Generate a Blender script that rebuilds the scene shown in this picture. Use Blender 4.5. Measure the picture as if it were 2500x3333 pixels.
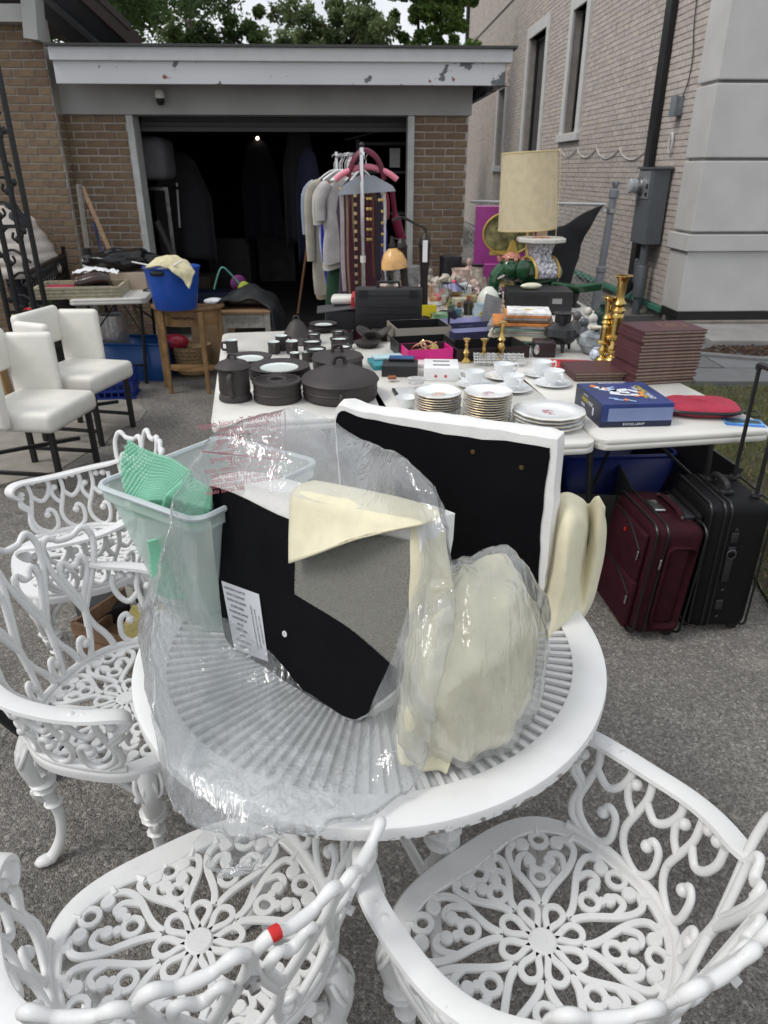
import bpy, bmesh, math, random
from mathutils import Vector, Matrix, Euler, noise
R = math.radians
random.seed(7)
sc = bpy.context.scene
for o in list(bpy.data.objects): bpy.data.objects.remove(o)
# ---------------- camera ----------------
CH, TILT, FPX, PW, PH = 1.655, R(25.6), 2311.0, 2500.0, 3333.0
cam = bpy.data.cameras.new('camera'); cam_o = bpy.data.objects.new('camera', cam)
sc.collection.objects.link(cam_o); sc.camera = cam_o
cam_o.location = (0, 0, CH); cam_o.rotation_euler = (math.pi/2 - TILT, 0, 0)
cam.sensor_fit = 'VERTICAL'; cam.sensor_height = 36.0; cam.sensor_width = 36.0
cam.lens = 36.0*FPX/PH
cam.clip_start = .02; cam.clip_end = 500
cam.dof.use_dof = True; cam.dof.focus_distance = 1.55; cam.dof.aperture_fstop = 8.5
# ---------------- world / sun / exposure ----------------
SUN_EL, SUN_AZ = R(52), R(248)          # azimuth clockwise from +Y
w = bpy.data.worlds.new('World'); sc.world = w; w.use_nodes = True
nt = w.node_tree; nt.nodes.clear()
out = nt.nodes.new('ShaderNodeOutputWorld'); bg = nt.nodes.new('ShaderNodeBackground')
sky = nt.nodes.new('ShaderNodeTexSky'); sky.sky_type = 'NISHITA'; sky.sun_disc = False
sky.sun_elevation = SUN_EL; sky.sun_rotation = SUN_AZ; sky.air_density = 1.2; sky.dust_density = 3.0
tc = nt.nodes.new('ShaderNodeTexCoord'); nz = nt.nodes.new('ShaderNodeTexNoise')
nz.inputs['Scale'].default_value = 3.2; nz.inputs['Detail'].default_value = 6
rp = nt.nodes.new('ShaderNodeValToRGB'); rp.color_ramp.elements[0].position = .36; rp.color_ramp.elements[1].position = .6
rp.color_ramp.elements[0].color = (.62,.62,.62,1); rp.color_ramp.elements[1].color = (1,1,1,1)
mx = nt.nodes.new('ShaderNodeMix'); mx.data_type = 'RGBA'
mx.inputs['B'].default_value = (9.2, 9.5, 9.9, 1)
nt.links.new(tc.outputs['Generated'], nz.inputs['Vector']); nt.links.new(nz.outputs['Fac'], rp.inputs['Fac'])
nt.links.new(rp.outputs['Color'], mx.inputs['Factor']); nt.links.new(sky.outputs['Color'], mx.inputs['A'])
nt.links.new(mx.outputs['Result'], bg.inputs['Color']); bg.inputs['Strength'].default_value = .1
nt.links.new(bg.outputs['Background'], out.inputs['Surface'])
sl = bpy.data.lights.new('sun', 'SUN'); sl.energy = 1.5; sl.angle = R(20); sl.color = (1, .96, .9)
so = bpy.data.objects.new('sun', sl); sc.collection.objects.link(so)
sd = Vector((math.sin(SUN_AZ)*math.cos(SUN_EL), math.cos(SUN_AZ)*math.cos(SUN_EL), math.sin(SUN_EL)))
so.rotation_euler = sd.to_track_quat('Z', 'Y').to_euler(); so.location = (0, 0, 30)
sc.view_settings.view_transform = 'Standard'; sc.view_settings.look = 'None'
sc.view_settings.exposure = .1; sc.view_settings.gamma = 1; sc.view_settings.use_curve_mapping = False
sc.render.engine = 'CYCLES'
sc.cycles.max_bounces = 8; sc.cycles.transparent_max_bounces = 24; sc.cycles.caustics_reflective = False; sc.cycles.caustics_refractive = False
# ---------------- pixel helper (photo pixel + a known height or plane -> position) ----------------
def ray(px, py):
    x = (px-PW/2)/FPX; y = -(py-PH/2)/FPX; c, s = math.cos(TILT), math.sin(TILT)
    return Vector((x, c+y*s, -s+y*c))
CO = Vector((0, 0, CH))
def at(px, py, z):
    d = ray(px, py); return CO + d*((z-CH)/d.z)
def atY(px, py, Y):
    d = ray(px, py); return CO + d*(Y/d.y)
def atP(px, py, P, n):
    d = ray(px, py); return CO + d*((Vector(P)-CO).dot(n)/d.dot(n))
# ---------------- materials ----------------
MATS = {}
def mat(name, col, rough=.5, metal=0, var=.08, vscale=8, bump=0, bscale=60, rnd=0, coat=0, trans=0, ior=1.45, alpha=1, emit=0, sheen=0, sss=0, spec=.5):
    if name in MATS: return MATS[name]
    m = bpy.data.materials.new(name); m.use_nodes = True; MATS[name] = m
    t = m.node_tree; b = t.nodes['Principled BSDF']; L = t.links.new
    b.inputs['Roughness'].default_value = rough; b.inputs['Metallic'].default_value = metal
    b.inputs['Specular IOR Level'].default_value = spec; b.inputs['Coat Weight'].default_value = coat
    b.inputs['Coat Roughness'].default_value = .1
    b.inputs['Transmission Weight'].default_value = trans; b.inputs['IOR'].default_value = ior
    b.inputs['Alpha'].default_value = alpha; b.inputs['Sheen Weight'].default_value = sheen
    if emit: b.inputs['Emission Color'].default_value = (*col, 1); b.inputs['Emission Strength'].default_value = emit
    co = t.nodes.new('ShaderNodeTexCoord')
    n = t.nodes.new('ShaderNodeTexNoise'); n.inputs['Scale'].default_value = vscale; n.inputs['Detail'].default_value = 5
    L(co.outputs['Object'], n.inputs['Vector'])
    mr = t.nodes.new('ShaderNodeMapRange'); mr.inputs['To Min'].default_value = 1-var*1.6; mr.inputs['To Max'].default_value = 1+var*1.6
    mr.inputs['From Min'].default_value = .25; mr.inputs['From Max'].default_value = .75
    L(n.outputs['Fac'], mr.inputs['Value'])
    hs = t.nodes.new('ShaderNodeHueSaturation'); hs.inputs['Color'].default_value = (*col, 1)
    L(mr.outputs['Result'], hs.inputs['Value'])
    if rnd:
        oi = t.nodes.new('ShaderNodeObjectInfo'); m2 = t.nodes.new('ShaderNodeMapRange')
        m2.inputs['To Min'].default_value = 1-rnd; m2.inputs['To Max'].default_value = 1+rnd
        L(oi.outputs['Random'], m2.inputs['Value'])
        mm = t.nodes.new('ShaderNodeMath'); mm.operation = 'MULTIPLY'
        L(m2.outputs['Result'], mm.inputs[0]); L(mr.outputs['Result'], mm.inputs[1]); L(mm.outputs[0], hs.inputs['Value'])
        m3 = t.nodes.new('ShaderNodeMath'); m3.operation = 'MULTIPLY_ADD'; m3.inputs[1].default_value = .02; m3.inputs[2].default_value = .49
        L(oi.outputs['Random'], m3.inputs[0]); L(m3.outputs[0], hs.inputs['Hue'])
    L(hs.outputs['Color'], b.inputs['Base Color'])
    rr = t.nodes.new('ShaderNodeMapRange'); rr.inputs['To Min'].default_value = max(.02, rough-.1); rr.inputs['To Max'].default_value = min(1, rough+.1)
    L(n.outputs['Fac'], rr.inputs['Value']); L(rr.outputs['Result'], b.inputs['Roughness'])
    if bump:
        n2 = t.nodes.new('ShaderNodeTexNoise'); n2.inputs['Scale'].default_value = bscale; n2.inputs['Detail'].default_value = 4
        L(co.outputs['Object'], n2.inputs['Vector'])
        bp = t.nodes.new('ShaderNodeBump'); bp.inputs['Strength'].default_value = bump; bp.inputs['Distance'].default_value = .01
        L(n2.outputs['Fac'], bp.inputs['Height']); L(bp.outputs['Normal'], b.inputs['Normal'])
    return m
def tree_of(m): return m.node_tree, m.node_tree.nodes['Principled BSDF'], m.node_tree.links.new
# ---------------- mesh builder ----------------
COL = sc.collection
class MB:
    def __init__(s): s.v = []; s.f = []; s.m = []
    def add(s, vs, fs, mi=0):
        b = len(s.v); s.v += [tuple(v) for v in vs]; s.f += [tuple(b+i for i in f) for f in fs]; s.m += [mi]*len(fs); return s
    def box(s, c, d, rot=None, mi=0, taper=1.0):
        x, y, z = d[0]/2, d[1]/2, d[2]/2; M = Euler(rot).to_matrix() if rot else Matrix.Identity(3)
        vs = []
        for k in (-1, 1):
            t = taper if k < 0 else 1
            for a, b2 in ((-1,-1),(1,-1),(1,1),(-1,1)): vs.append(Vector(c)+M@Vector((a*x*t, b2*y*t, k*z)))
        return s.add(vs, [(3,2,1,0),(4,5,6,7),(0,1,5,4),(1,2,6,5),(2,3,7,6),(3,0,4,7)], mi)
    def rbox(s, c, d, r=.01, rot=None, mi=0, seg=3):
        bm = bmesh.new(); bmesh.ops.create_cube(bm, size=1)
        bmesh.ops.scale(bm, vec=d, verts=bm.verts)
        bmesh.ops.bevel(bm, geom=bm.edges[:], offset=r, segments=seg, affect='EDGES', profile=.5)
        M = Euler(rot).to_matrix() if rot else Matrix.Identity(3)
        bm.verts.ensure_lookup_table()
        vs = [Vector(c)+M@v.co for v in bm.verts]; fs = [[v.index for v in f.verts] for f in bm.faces]
        bm.free(); return s.add(vs, fs, mi)
    def lathe(s, prof, c=(0,0,0), n=24, mi=0, sx=1, sy=1, rot=None, mis=None, wob=0, wn=8):
        M = Euler(rot).to_matrix() if rot else Matrix.Identity(3)
        vs = []; fs = []; ms = []
        for r, z in prof:
            for k in range(n):
                a = 2*math.pi*k/n; q = r*(1+wob*math.cos(wn*a))
                vs.append(Vector(c)+M@Vector((q*math.cos(a)*sx, q*math.sin(a)*sy, z)))
        for i in range(len(prof)-1):
            for k in range(n):
                fs.append((i*n+k, i*n+(k+1)%n, (i+1)*n+(k+1)%n, (i+1)*n+k)); ms.append(mis[i] if mis else mi)
        if prof[0][0] > 1e-5: fs.append(tuple(reversed(range(n)))); ms.append(mis[0] if mis else mi)
        if prof[-1][0] > 1e-5: fs.append(tuple((len(prof)-1)*n+k for k in range(n))); ms.append(mis[-1] if mis else mi)
        s.add(vs, fs); s.m[-len(fs):] = ms; return s
    def tube(s, pts, r, n=8, mi=0, flat=1.0, up=None, closed=False, cap=True, sec=None):
        P = [Vector(p) for p in pts]; N = len(P)
        rs = r if isinstance(r, (list, tuple)) else [r]*N
        vs = []; t0 = None; nrm = None
        for i in range(N):
            if closed: t = P[(i+1)%N]-P[i-1]
            else: t = P[min(i+1, N-1)]-P[max(i-1, 0)]
            t = t.normalized() if t.length > 1e-9 else Vector((0,0,1))
            if up is not None:
                u = up[i] if isinstance(up, list) else Vector(up)
                nrm = (u - t*u.dot(t)); nrm = nrm.normalized() if nrm.length > 1e-6 else t.orthogonal().normalized()
            elif nrm is None: nrm = t.orthogonal().normalized()
            else:
                nrm = nrm - t*nrm.dot(t); nrm = nrm.normalized() if nrm.length > 1e-6 else t.orthogonal().normalized()
            bt = t.cross(nrm)
            if sec:
                for (h_, w_) in sec: vs.append(P[i]+nrm*(h_*rs[i]*flat)+bt*(w_*rs[i]))
                continue
            for k in range(n):
                a = 2*math.pi*k/n; vs.append(P[i]+nrm*(math.cos(a)*rs[i]*flat)+bt*(math.sin(a)*rs[i]))
        fs = []
        for i in range(N if closed else N-1):
            j = (i+1)%N
            for k in range(n): fs.append((i*n+k, i*n+(k+1)%n, j*n+(k+1)%n, j*n+k))
        if cap and not closed: fs.append(tuple(reversed(range(n)))); fs.append(tuple((N-1)*n+k for k in range(n)))
        return s.add(vs, fs, mi)
    def ball(s, c, r, n=10, mi=0, sc3=(1,1,1)):
        m = max(4, n//2+1); prof = [(math.sin(math.pi*i/m)*1.0, -math.cos(math.pi*i/m)) for i in range(m+1)]
        vs = []; fs = []
        rr = r if not isinstance(r, tuple) else 1
        for (q, z) in prof:
            for k in range(n):
                a = 2*math.pi*k/n; vs.append((c[0]+q*math.cos(a)*rr*sc3[0], c[1]+q*math.sin(a)*rr*sc3[1], c[2]+z*rr*sc3[2]))
        for i in range(m):
            for k in range(n): fs.append((i*n+k, i*n+(k+1)%n, (i+1)*n+(k+1)%n, (i+1)*n+k))
        return s.add(vs, fs, mi)
    def prism(s, poly, z0, z1, M=None, mi=0):
        n = len(poly); vs = [Vector((p[0], p[1], z0)) for p in poly]+[Vector((p[0], p[1], z1)) for p in poly]
        if M is not None: vs = [M@v for v in vs]
        fs = [tuple(reversed(range(n))), tuple(range(n, 2*n))]+[(i, (i+1)%n, n+(i+1)%n, n+i) for i in range(n)]
        return s.add(vs, fs, mi)
    def grid(s, fn, nu, nv, mi=0, thick=0):
        vs = [Vector(fn(i/nu, j/nv)) for j in range(nv+1) for i in range(nu+1)]
        fs = [(j*(nu+1)+i, j*(nu+1)+i+1, (j+1)*(nu+1)+i+1, (j+1)*(nu+1)+i) for j in range(nv) for i in range(nu)]
        return s.add(vs, fs, mi)
    def build(s, name, mats, parent=None, smooth=True, merge=True, ang=35, bevel=0, solid=0, sub=0):
        me = bpy.data.meshes.new(name); me.from_pydata(s.v, [], s.f)
        if not isinstance(mats, (list, tuple)): mats = [mats]
        for m in mats: me.materials.append(m)
        if len(mats) > 1: me.polygons.foreach_set('material_index', s.m)
        bm = bmesh.new(); bm.from_mesh(me)
        if merge: bmesh.ops.remove_doubles(bm, verts=bm.verts, dist=1e-6)
        bmesh.ops.recalc_face_normals(bm, faces=bm.faces)
        if bevel: 
            es = [e for e in bm.edges if len(e.link_faces) == 2 and e.calc_face_angle(0) > .6]
            bmesh.ops.bevel(bm, geom=es, offset=bevel, segments=2, affect='EDGES', profile=.6)
        if smooth:
            for f in bm.faces: f.smooth = True
            for e in bm.edges:
                if len(e.link_faces) == 2 and e.calc_face_angle(0) > R(ang): e.smooth = False
        bm.to_mesh(me); bm.free()
        o = bpy.data.objects.new(name, me); COL.objects.link(o)
        if parent: o.parent = parent
        if solid:
            md = o.modifiers.new('thickness', 'SOLIDIFY'); md.thickness = solid; md.offset = 0
        if sub:
            md = o.modifiers.new('smooth', 'SUBSURF'); md.levels = sub; md.render_levels = sub
        return o
def thing(name, label, cat, loc=(0,0,0), rz=0, group=None, rot=None):
    o = bpy.data.objects.new(name, None); COL.objects.link(o); o.empty_display_size = .05
    o.location = loc; o.rotation_euler = rot if rot else (0, 0, rz)
    o['label'] = label; o['category'] = cat
    if group: o['group'] = group
    return o
def tag(o, label, cat, group=None, loc=None, rz=None, rot=None):
    o['label'] = label; o['category'] = cat
    if group: o['group'] = group
    if loc is not None: o.location = loc
    if rz is not None: o.rotation_euler = (0, 0, rz)
    if rot is not None: o.rotation_euler = rot
    return o
def struct(o): o['kind'] = 'structure'; return o
def dup(root, loc=None, rz=None, label=None, group=None, parent=None):
    r = root.copy(); COL.objects.link(r)
    if parent is not None: r.parent = parent
    if loc is not None: r.location = loc
    if rz is not None: r.rotation_euler = (0, 0, rz)
    if label: r['label'] = label
    if group: r['group'] = group
    for ch in root.children: 
        c = ch.copy(); COL.objects.link(c); c.parent = r
        for g in ch.children:
            d = g.copy(); COL.objects.link(d); d.parent = c
    return r
def share(src, name, parent, loc=(0,0,0), rot=(0,0,0), scale=None):
    o = bpy.data.objects.new(name, src.data); COL.objects.link(o); o.parent = parent; o.location = loc; o.rotation_euler = rot
    for md in src.modifiers:
        n = o.modifiers.new(md.name, md.type)
        for k in ('thickness','offset','levels','render_levels'):
            if hasattr(md, k): setattr(n, k, getattr(md, k))
    if scale: o.scale = scale
    return o
def text(name, body, size, m, parent, M, font_w=None, align='CENTER', ext=.0002, sx=1):
    cu = bpy.data.curves.new(name, 'FONT'); cu.body = body; cu.size = size; cu.align_x = align; cu.align_y = 'CENTER'; cu.extrude = ext; cu.resolution_u = 2
    t = bpy.data.objects.new(name, cu); COL.objects.link(t)
    dg = bpy.context.evaluated_depsgraph_get(); me = bpy.data.meshes.new_from_object(t.evaluated_get(dg))
    COL.objects.unlink(t); bpy.data.objects.remove(t)
    me.materials.clear(); me.materials.append(m)
    me.transform(M @ Matrix.Diagonal((sx, 1, 1, 1)))
    o = bpy.data.objects.new(name, me); COL.objects.link(o); o.parent = parent; return o
def frame(o, x, y):   # matrix with origin o, x axis, y axis
    x = Vector(x).normalized(); y = Vector(y); z = x.cross(y).normalized(); y = z.cross(x)
    return Matrix(((x.x,y.x,z.x,o[0]),(x.y,y.y,z.y,o[1]),(x.z,y.z,z.z,o[2]),(0,0,0,1)))
def smooth_path(pts, k=6, closed=False):
    P = [Vector(p) for p in pts]; n = len(P); res = []
    rng = range(n if closed else n-1)
    for i in rng:
        g = (lambda j: P[j % n]) if closed else (lambda j: P[max(0, min(n-1, j))])
        p0, p1, p2, p3 = g(i-1), g(i), g(i+1), g(i+2)
        for q in range(k):
            t = q/k; res.append(.5*((2*p1)+(p2-p0)*t+(2*p0-5*p1+4*p2-p3)*t*t+(3*p1-p0-3*p2+p3)*t**3))
    if not closed: res.append(P[-1])
    return res
SECF = [(.8,-.78),(.8,.78),(.45,1),(-.6,1),(-.8,.8),(-.8,-.8),(-.6,-1),(.45,-1)]
ORD = ['top','second','third','fourth','fifth','sixth','seventh','eighth','ninth','tenth','eleventh','twelfth','thirteenth','fourteenth','fifteenth','sixteenth','seventeenth','eighteenth','nineteenth','twentieth']
def fbm(p, o=4): return noise.fractal(Vector(p), 1.0, 2.0, o)
# ---------------- shared materials ----------------
WHITE = mat('white_cast_paint', (.71,.71,.705), .32, var=.03, vscale=14, bump=.06, bscale=90)
PLAST = mat('table_plastic', (.68,.665,.62), .42, var=.06, vscale=5, bump=.03, bscale=200)
LEATH = mat('white_leatherette', (.76,.74,.68), .45, var=.05, vscale=7, bump=.12, bscale=120)
BLACK = mat('black_paint', (.012,.012,.013), .4)
BLKM = mat('black_plastic', (.018,.018,.02), .45, bump=.05, bscale=300)
DUST = mat('black_dust_cloth', (.0045,.0046,.0056), .85, var=.35, vscale=5, bump=.15, bscale=500, spec=.12)
STEEL = mat('steel', (.55,.55,.55), .28, metal=1)
BRASS = mat('aged_brass', (.55,.38,.13), .24, metal=1, var=.2, vscale=30)
STONE = mat('matt_brown_stoneware', (.042,.034,.034), .55, var=.1, vscale=25, bump=.05, bscale=300)
GLAZE = mat('white_glaze', (.74,.79,.77), .12, var=.02)
PORC = mat('porcelain', (.80,.82,.83), .1, var=.02, coat=.3)
GOLD = mat('gold_edge', (.50,.39,.24), .4, metal=.6, var=.25)
def speckle(m, thr=.66, col=(.42,.42,.4), scale=42):   # chipped and grimy specks
    t, b, L = tree_of(m); co = t.nodes.new('ShaderNodeTexCoord'); n = t.nodes.new('ShaderNodeTexNoise'); n.inputs['Scale'].default_value = scale; n.inputs['Detail'].default_value = 7; n.inputs['Roughness'].default_value = .7
    L(co.outputs['Object'], n.inputs['Vector']); g_ = t.nodes.new('ShaderNodeMapRange'); g_.inputs['From Min'].default_value = thr; g_.inputs['From Max'].default_value = thr+.09; g_.inputs['To Max'].default_value = .8; L(n.outputs['Fac'], g_.inputs['Value'])
    mx = t.nodes.new('ShaderNodeMix'); mx.data_type = 'RGBA'; mx.inputs['B'].default_value = (*col,1); L(b.inputs['Base Color'].links[0].from_socket, mx.inputs['A']); L(g_.outputs['Result'], mx.inputs['Factor']); L(mx.outputs['Result'], b.inputs['Base Color'])
speckle(WHITE); speckle(PLAST, .7, (.4,.37,.32), 9); speckle(LEATH, .68, (.55,.5,.42), 14)
PAPERW = mat('white_card', (.78,.78,.78), .6)
GLASS = mat('clear_glass', (.95,.97,.97), .04, trans=1, var=0)
FOAM = mat('cream_foam', (.74,.69,.50), .9, var=.05, vscale=30, bump=.25, bscale=500, sheen=.2)
CARD = mat('brown_cardboard', (.32,.22,.13), .8, var=.12)
# ================= SETTING =================
TH = R(2.4)
nW = Vector((math.cos(TH), math.sin(TH), 0)); PWALL = Vector((3.38, 9.8, 0))
eG = Vector((math.cos(TH), math.sin(TH), 0)); nG = Vector((-math.sin(TH), math.cos(TH), 0))
# --- ground ---
def asphalt():
    m = bpy.data.materials.new('asphalt'); m.use_nodes = True; t, b, L = tree_of(m)
    co = t.nodes.new('ShaderNodeTexCoord')
    v = t.nodes.new('ShaderNodeTexVoronoi'); v.inputs['Scale'].default_value = 118
    v2 = t.nodes.new('ShaderNodeTexVoronoi'); v2.inputs['Scale'].default_value = 260
    n = t.nodes.new('ShaderNodeTexNoise'); n.inputs['Scale'].default_value = 1.3; n.inputs['Detail'].default_value = 8; n.inputs['Roughness'].default_value = .65
    for q in (v, v2, n): L(co.outputs['Object'], q.inputs['Vector'])
    r1 = t.nodes.new('ShaderNodeValToRGB'); e = r1.color_ramp.elements
    e[0].position = .15; e[0].color = (.068,.062,.056,1); e[1].position = .97; e[1].color = (.33,.31,.28,1)
    x = r1.color_ramp.elements.new(.55); x.color = (.118,.108,.097,1); x = r1.color_ramp.elements.new(.78); x.color = (.20,.186,.167,1)
    L(v.outputs['Color'], r1.inputs['Fac'])
    r2 = t.nodes.new('ShaderNodeValToRGB'); r2.color_ramp.elements[0].position = .2; r2.color_ramp.elements[0].color = (.05,.047,.043,1); r2.color_ramp.elements[1].color = (.26,.245,.22,1)
    L(v2.outputs['Color'], r2.inputs['Fac'])
    mx = t.nodes.new('ShaderNodeMix'); mx.data_type = 'RGBA'; mx.inputs['Factor'].default_value = .45
    L(r1.outputs['Color'], mx.inputs['A']); L(r2.outputs['Color'], mx.inputs['B'])
    mr = t.nodes.new('ShaderNodeMapRange'); mr.inputs['From Min'].default_value = .3; mr.inputs['From Max'].default_value = .7; mr.inputs['To Min'].default_value = 1.0; mr.inputs['To Max'].default_value = 2.3
    L(n.outputs['Fac'], mr.inputs['Value'])
    # cracks
    vc = t.nodes.new('ShaderNodeTexVoronoi'); vc.feature = 'DISTANCE_TO_EDGE'; vc.inputs['Scale'].default_value = .9
    nd = t.nodes.new('ShaderNodeTexNoise'); nd.inputs['Scale'].default_value = 7; nd.inputs['Detail'].default_value = 6
    ad = t.nodes.new('ShaderNodeMix'); ad.data_type = 'RGBA'; ad.blend_type = 'ADD'; ad.inputs['Factor'].default_value = .35
    L(co.outputs['Object'], nd.inputs['Vector']); L(co.outputs['Object'], ad.inputs['A']); L(nd.outputs['Color'], ad.inputs['B']); L(ad.outputs['Result'], vc.inputs['Vector'])
    cr = t.nodes.new('ShaderNodeMapRange'); cr.inputs['From Max'].default_value = .006; cr.inputs['To Min'].default_value = .45; L(vc.outputs['Distance'], cr.inputs['Value'])
    mm = t.nodes.new('ShaderNodeMath'); mm.operation = 'MULTIPLY'; L(mr.outputs['Result'], mm.inputs[0]); L(cr.outputs['Result'], mm.inputs[1])
    hs = t.nodes.new('ShaderNodeHueSaturation'); L(mx.outputs['Result'], hs.inputs['Color']); L(mm.outputs[0], hs.inputs['Value'])
    L(hs.outputs['Color'], b.inputs['Base Color']); b.inputs['Roughness'].default_value = .85
    sm = t.nodes.new('ShaderNodeMath'); sm.operation = 'ADD'; L(v.outputs['Distance'], sm.inputs[0]); L(v2.outputs['Distance'], sm.inputs[1])
    bp = t.nodes.new('ShaderNodeBump'); bp.inputs['Strength'].default_value = .9; bp.inputs['Distance'].default_value = .006; bp.invert = True
    L(sm.outputs[0], bp.inputs['Height']); L(bp.outputs['Normal'], b.inputs['Normal'])
    return m
ASPH = asphalt()
struct(MB().add([(-70,-40,0),(70,-40,0),(70,110,0),(-70,110,0)], [(0,1,2,3)]).build('driveway', ASPH, smooth=False))
CONC = mat('concrete_slab', (.26,.25,.24), .85, var=.12, vscale=4, bump=.2, bscale=80)
EARTH = mat('earth', (.06,.045,.03), .95, var=.3, vscale=30, bump=.5, bscale=60)
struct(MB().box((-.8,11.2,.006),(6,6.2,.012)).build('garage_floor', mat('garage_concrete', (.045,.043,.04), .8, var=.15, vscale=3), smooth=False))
# lawn on the right: left edge from (1.56,2.4) running back along the driveway edge
lawn = [(1.60,1.2),(1.60,2.3),(1.64,2.62),(1.72,3.0),(1.98,4.2),(2.5,5.9),(5.2,5.72),(8,5.6),(8,.6),(1.7,.6)]
struct(MB().prism(lawn, -.02, .015).build('lawn', EARTH, smooth=False))
def in_poly(x, y, P):
    c = False; n = len(P)
    for i in range(n):
        x1, y1 = P[i]; x2, y2 = P[i-1]
        if (y1 > y) != (y2 > y) and x < (x2-x1)*(y-y1)/(y2-y1)+x1: c = not c
    return c
g = MB(); rg = random.Random(3)
for i in range(60000):
    x = rg.uniform(1.57, 3.6); y = rg.uniform(1.7, 5.9)
    if not in_poly(x+rg.gauss(0,.02), y, lawn): continue
    dn = fbm((x*3, y*3, 0)); 
    if rg.random() > .72+dn*.5: continue
    h = rg.uniform(.02,.055)*(1+dn*.4); a = rg.uniform(0,6.28); wd = rg.uniform(.0015,.003); lx, ly = rg.gauss(0,.018), rg.gauss(0,.018)
    dx, dy = math.cos(a)*wd, math.sin(a)*wd
    mi = 0 if rg.random() < .62-dn*.5 else (1 if rg.random() < .6 else 2)
    g.add([(x-dx,y-dy,.013),(x+dx,y+dy,.013),(x+lx,y+ly,.013+h)], [(0,1,2)], mi)
go = g.build('grass', [mat('grass_green',(.075,.12,.028),.7,var=.25), mat('grass_olive',(.12,.13,.045),.8,var=.25), mat('grass_straw',(.24,.2,.09),.85,var=.2)], smooth=False, merge=False)
go['kind'] = 'stuff'; go['label'] = 'short green lawn grass with dry straw patches'
# dark grey paving slabs beyond the lawn
PAVE = mat('paving', (.13,.135,.14), .8, var=.08, rnd=.12, vscale=5, bump=.1, bscale=120)
pv = struct(MB().prism([(1.9,5.93),(8,5.75),(8,9.2),(1.9,9.2)], -.02, .008).build('pavement', mat('joint_sand',(.05,.05,.05),.9), smooth=False))
slab = None
for r in range(4):
    for c in range(6):
        x = 2.05+c*.93+(r%2)*.45-.3; y = 6.0+r*.47+c*-.02
        if r == 2 and c > 1: continue
        if slab is None: slab = MB().box((.455,.225,.02),(.91,.45,.03)).build('paving_slab', PAVE, pv, smooth=False, bevel=.004); slab.location = (x,y,0)
        else: share(slab, 'paving_slab', pv, (x,y,0), (0,0,rg.gauss(0,.004)))
bed = [(3.0,7.0),(3.6,6.78),(8,6.72),(8,7.3),(3.4,7.32)]
struct(MB().prism(bed, -.02, .03).build('garden_bed', EARTH, smooth=False))
mu = MB()
for i in range(2600):
    x, y = rg.uniform(3,6), rg.uniform(6.7,7.35)
    if in_poly(x,y,bed): mu.box((x,y,.035+rg.random()*.012),(rg.uniform(.02,.06),rg.uniform(.01,.02),.008),(rg.gauss(0,.4),rg.gauss(0,.4),rg.uniform(0,3)))
mo = mu.build('mulch', mat('bark_mulch',(.06,.035,.025),.9,var=.35,vscale=15), smooth=False, merge=False); mo['kind']='stuff'; mo['label']='brown bark mulch in the garden bed by the grey house'
struct(MB().prism([(2.9,6.95),(3.6,6.68),(8,6.62),(8,6.72),(3.6,6.78),(3.0,7.03)], 0, .06).build('kerb', mat('kerb_grey',(.15,.15,.155),.8), smooth=False))
struct(MB().box((5.6,7.85,.03),(4.4,.9,.1)).build('concrete_apron', CONC, smooth=False, bevel=.01))
# worn strip of bare concrete by the bar chairs, at the house wall
struct(MB().prism([(-2.9,3.6),(-2.3,3.75),(-2.12,3.95),(-2.0,4.02),(-1.95,4.3),(-1.88,4.5),(-1.9,4.75),(-1.8,5.0),(-1.82,5.25),(-2.0,5.5),(-2.3,5.62),(-2.9,5.9)], -.01, .005).build('concrete_patch', mat('worn_concrete',(.25,.23,.2),.9,var=.15,vscale=6,bump=.2), smooth=False))
# --- brick helper ---
BR_TAN = mat('brown_brick', (.185,.128,.083), .85, var=.14, rnd=.13, vscale=22, bump=.35, bscale=90)
MORT = mat('mortar', (.40,.37,.33), .95, var=.1, bump=.3, bscale=150)
def brick_field(parent, o, ux, uz_h, width, z0, z1, course, blen, nrm, m, lim=None, skip=None, depth=.06, proud=.006, joint=.011, seed=1, stuff=None, jm=None):
    """bricks laid on the plane through o with horizontal axis ux, outward normal nrm; returns list of (u,z)"""
    rg = random.Random(seed); n = int(round((z1-z0)/course)); cells = []
    for r in range(n):
        z = z0+(r+.5)*course; off = -(blen/2 if r % 2 else 0)+rg.gauss(0,.004)
        u = off
        while u < width-.001:
            a, b = max(u, 0), min(u+blen, width)
            if b-a > .03 and not (skip and skip((a+b)/2, z)): cells.append((a, b, z))
            u += blen
    return cells
def brick_objs(parent, o, ux, nrm, cells, course, m, joint=.011, depth=.05, proud=.006, seed=1, blen=.2):
    base = {}; rg = random.Random(seed); M = frame((0,0,0), ux, (0,0,1))
    rotz = math.atan2(ux.y, ux.x)
    for a, b, z in cells:
        Ln = round(b-a-joint, 3); key = (Ln, rg.randrange(3))
        loc = Vector(o)+ux*((a+b)/2)+Vector((0,0,z))+nrm*(rg.gauss(0,.0012))
        if key not in base:
            r2 = random.Random(key[1]*7+int(Ln*1000)); bb = MB()
            j = lambda: r2.gauss(0,.0012)
            x, y, h = Ln/2, depth/2, (course-joint)/2
            vs = [(sx*x+j(), sy*y+ (-proud+depth/2 if False else 0)+j(), sz*h+j()) for sz in (-1,1) for sx, sy in ((-1,-1),(1,-1),(1,1),(-1,1))]
            bb.add(vs, [(3,2,1,0),(4,5,6,7),(0,1,5,4),(1,2,6,5),(2,3,7,6),(3,0,4,7)])
            ob = bb.build('brick', m, parent, smooth=False, bevel=.0025); base[key] = ob
            ob.location = loc; ob.rotation_euler = (0,0,rotz)
        else: share(base[key], 'brick', parent, loc, (0,0,rotz))
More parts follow.
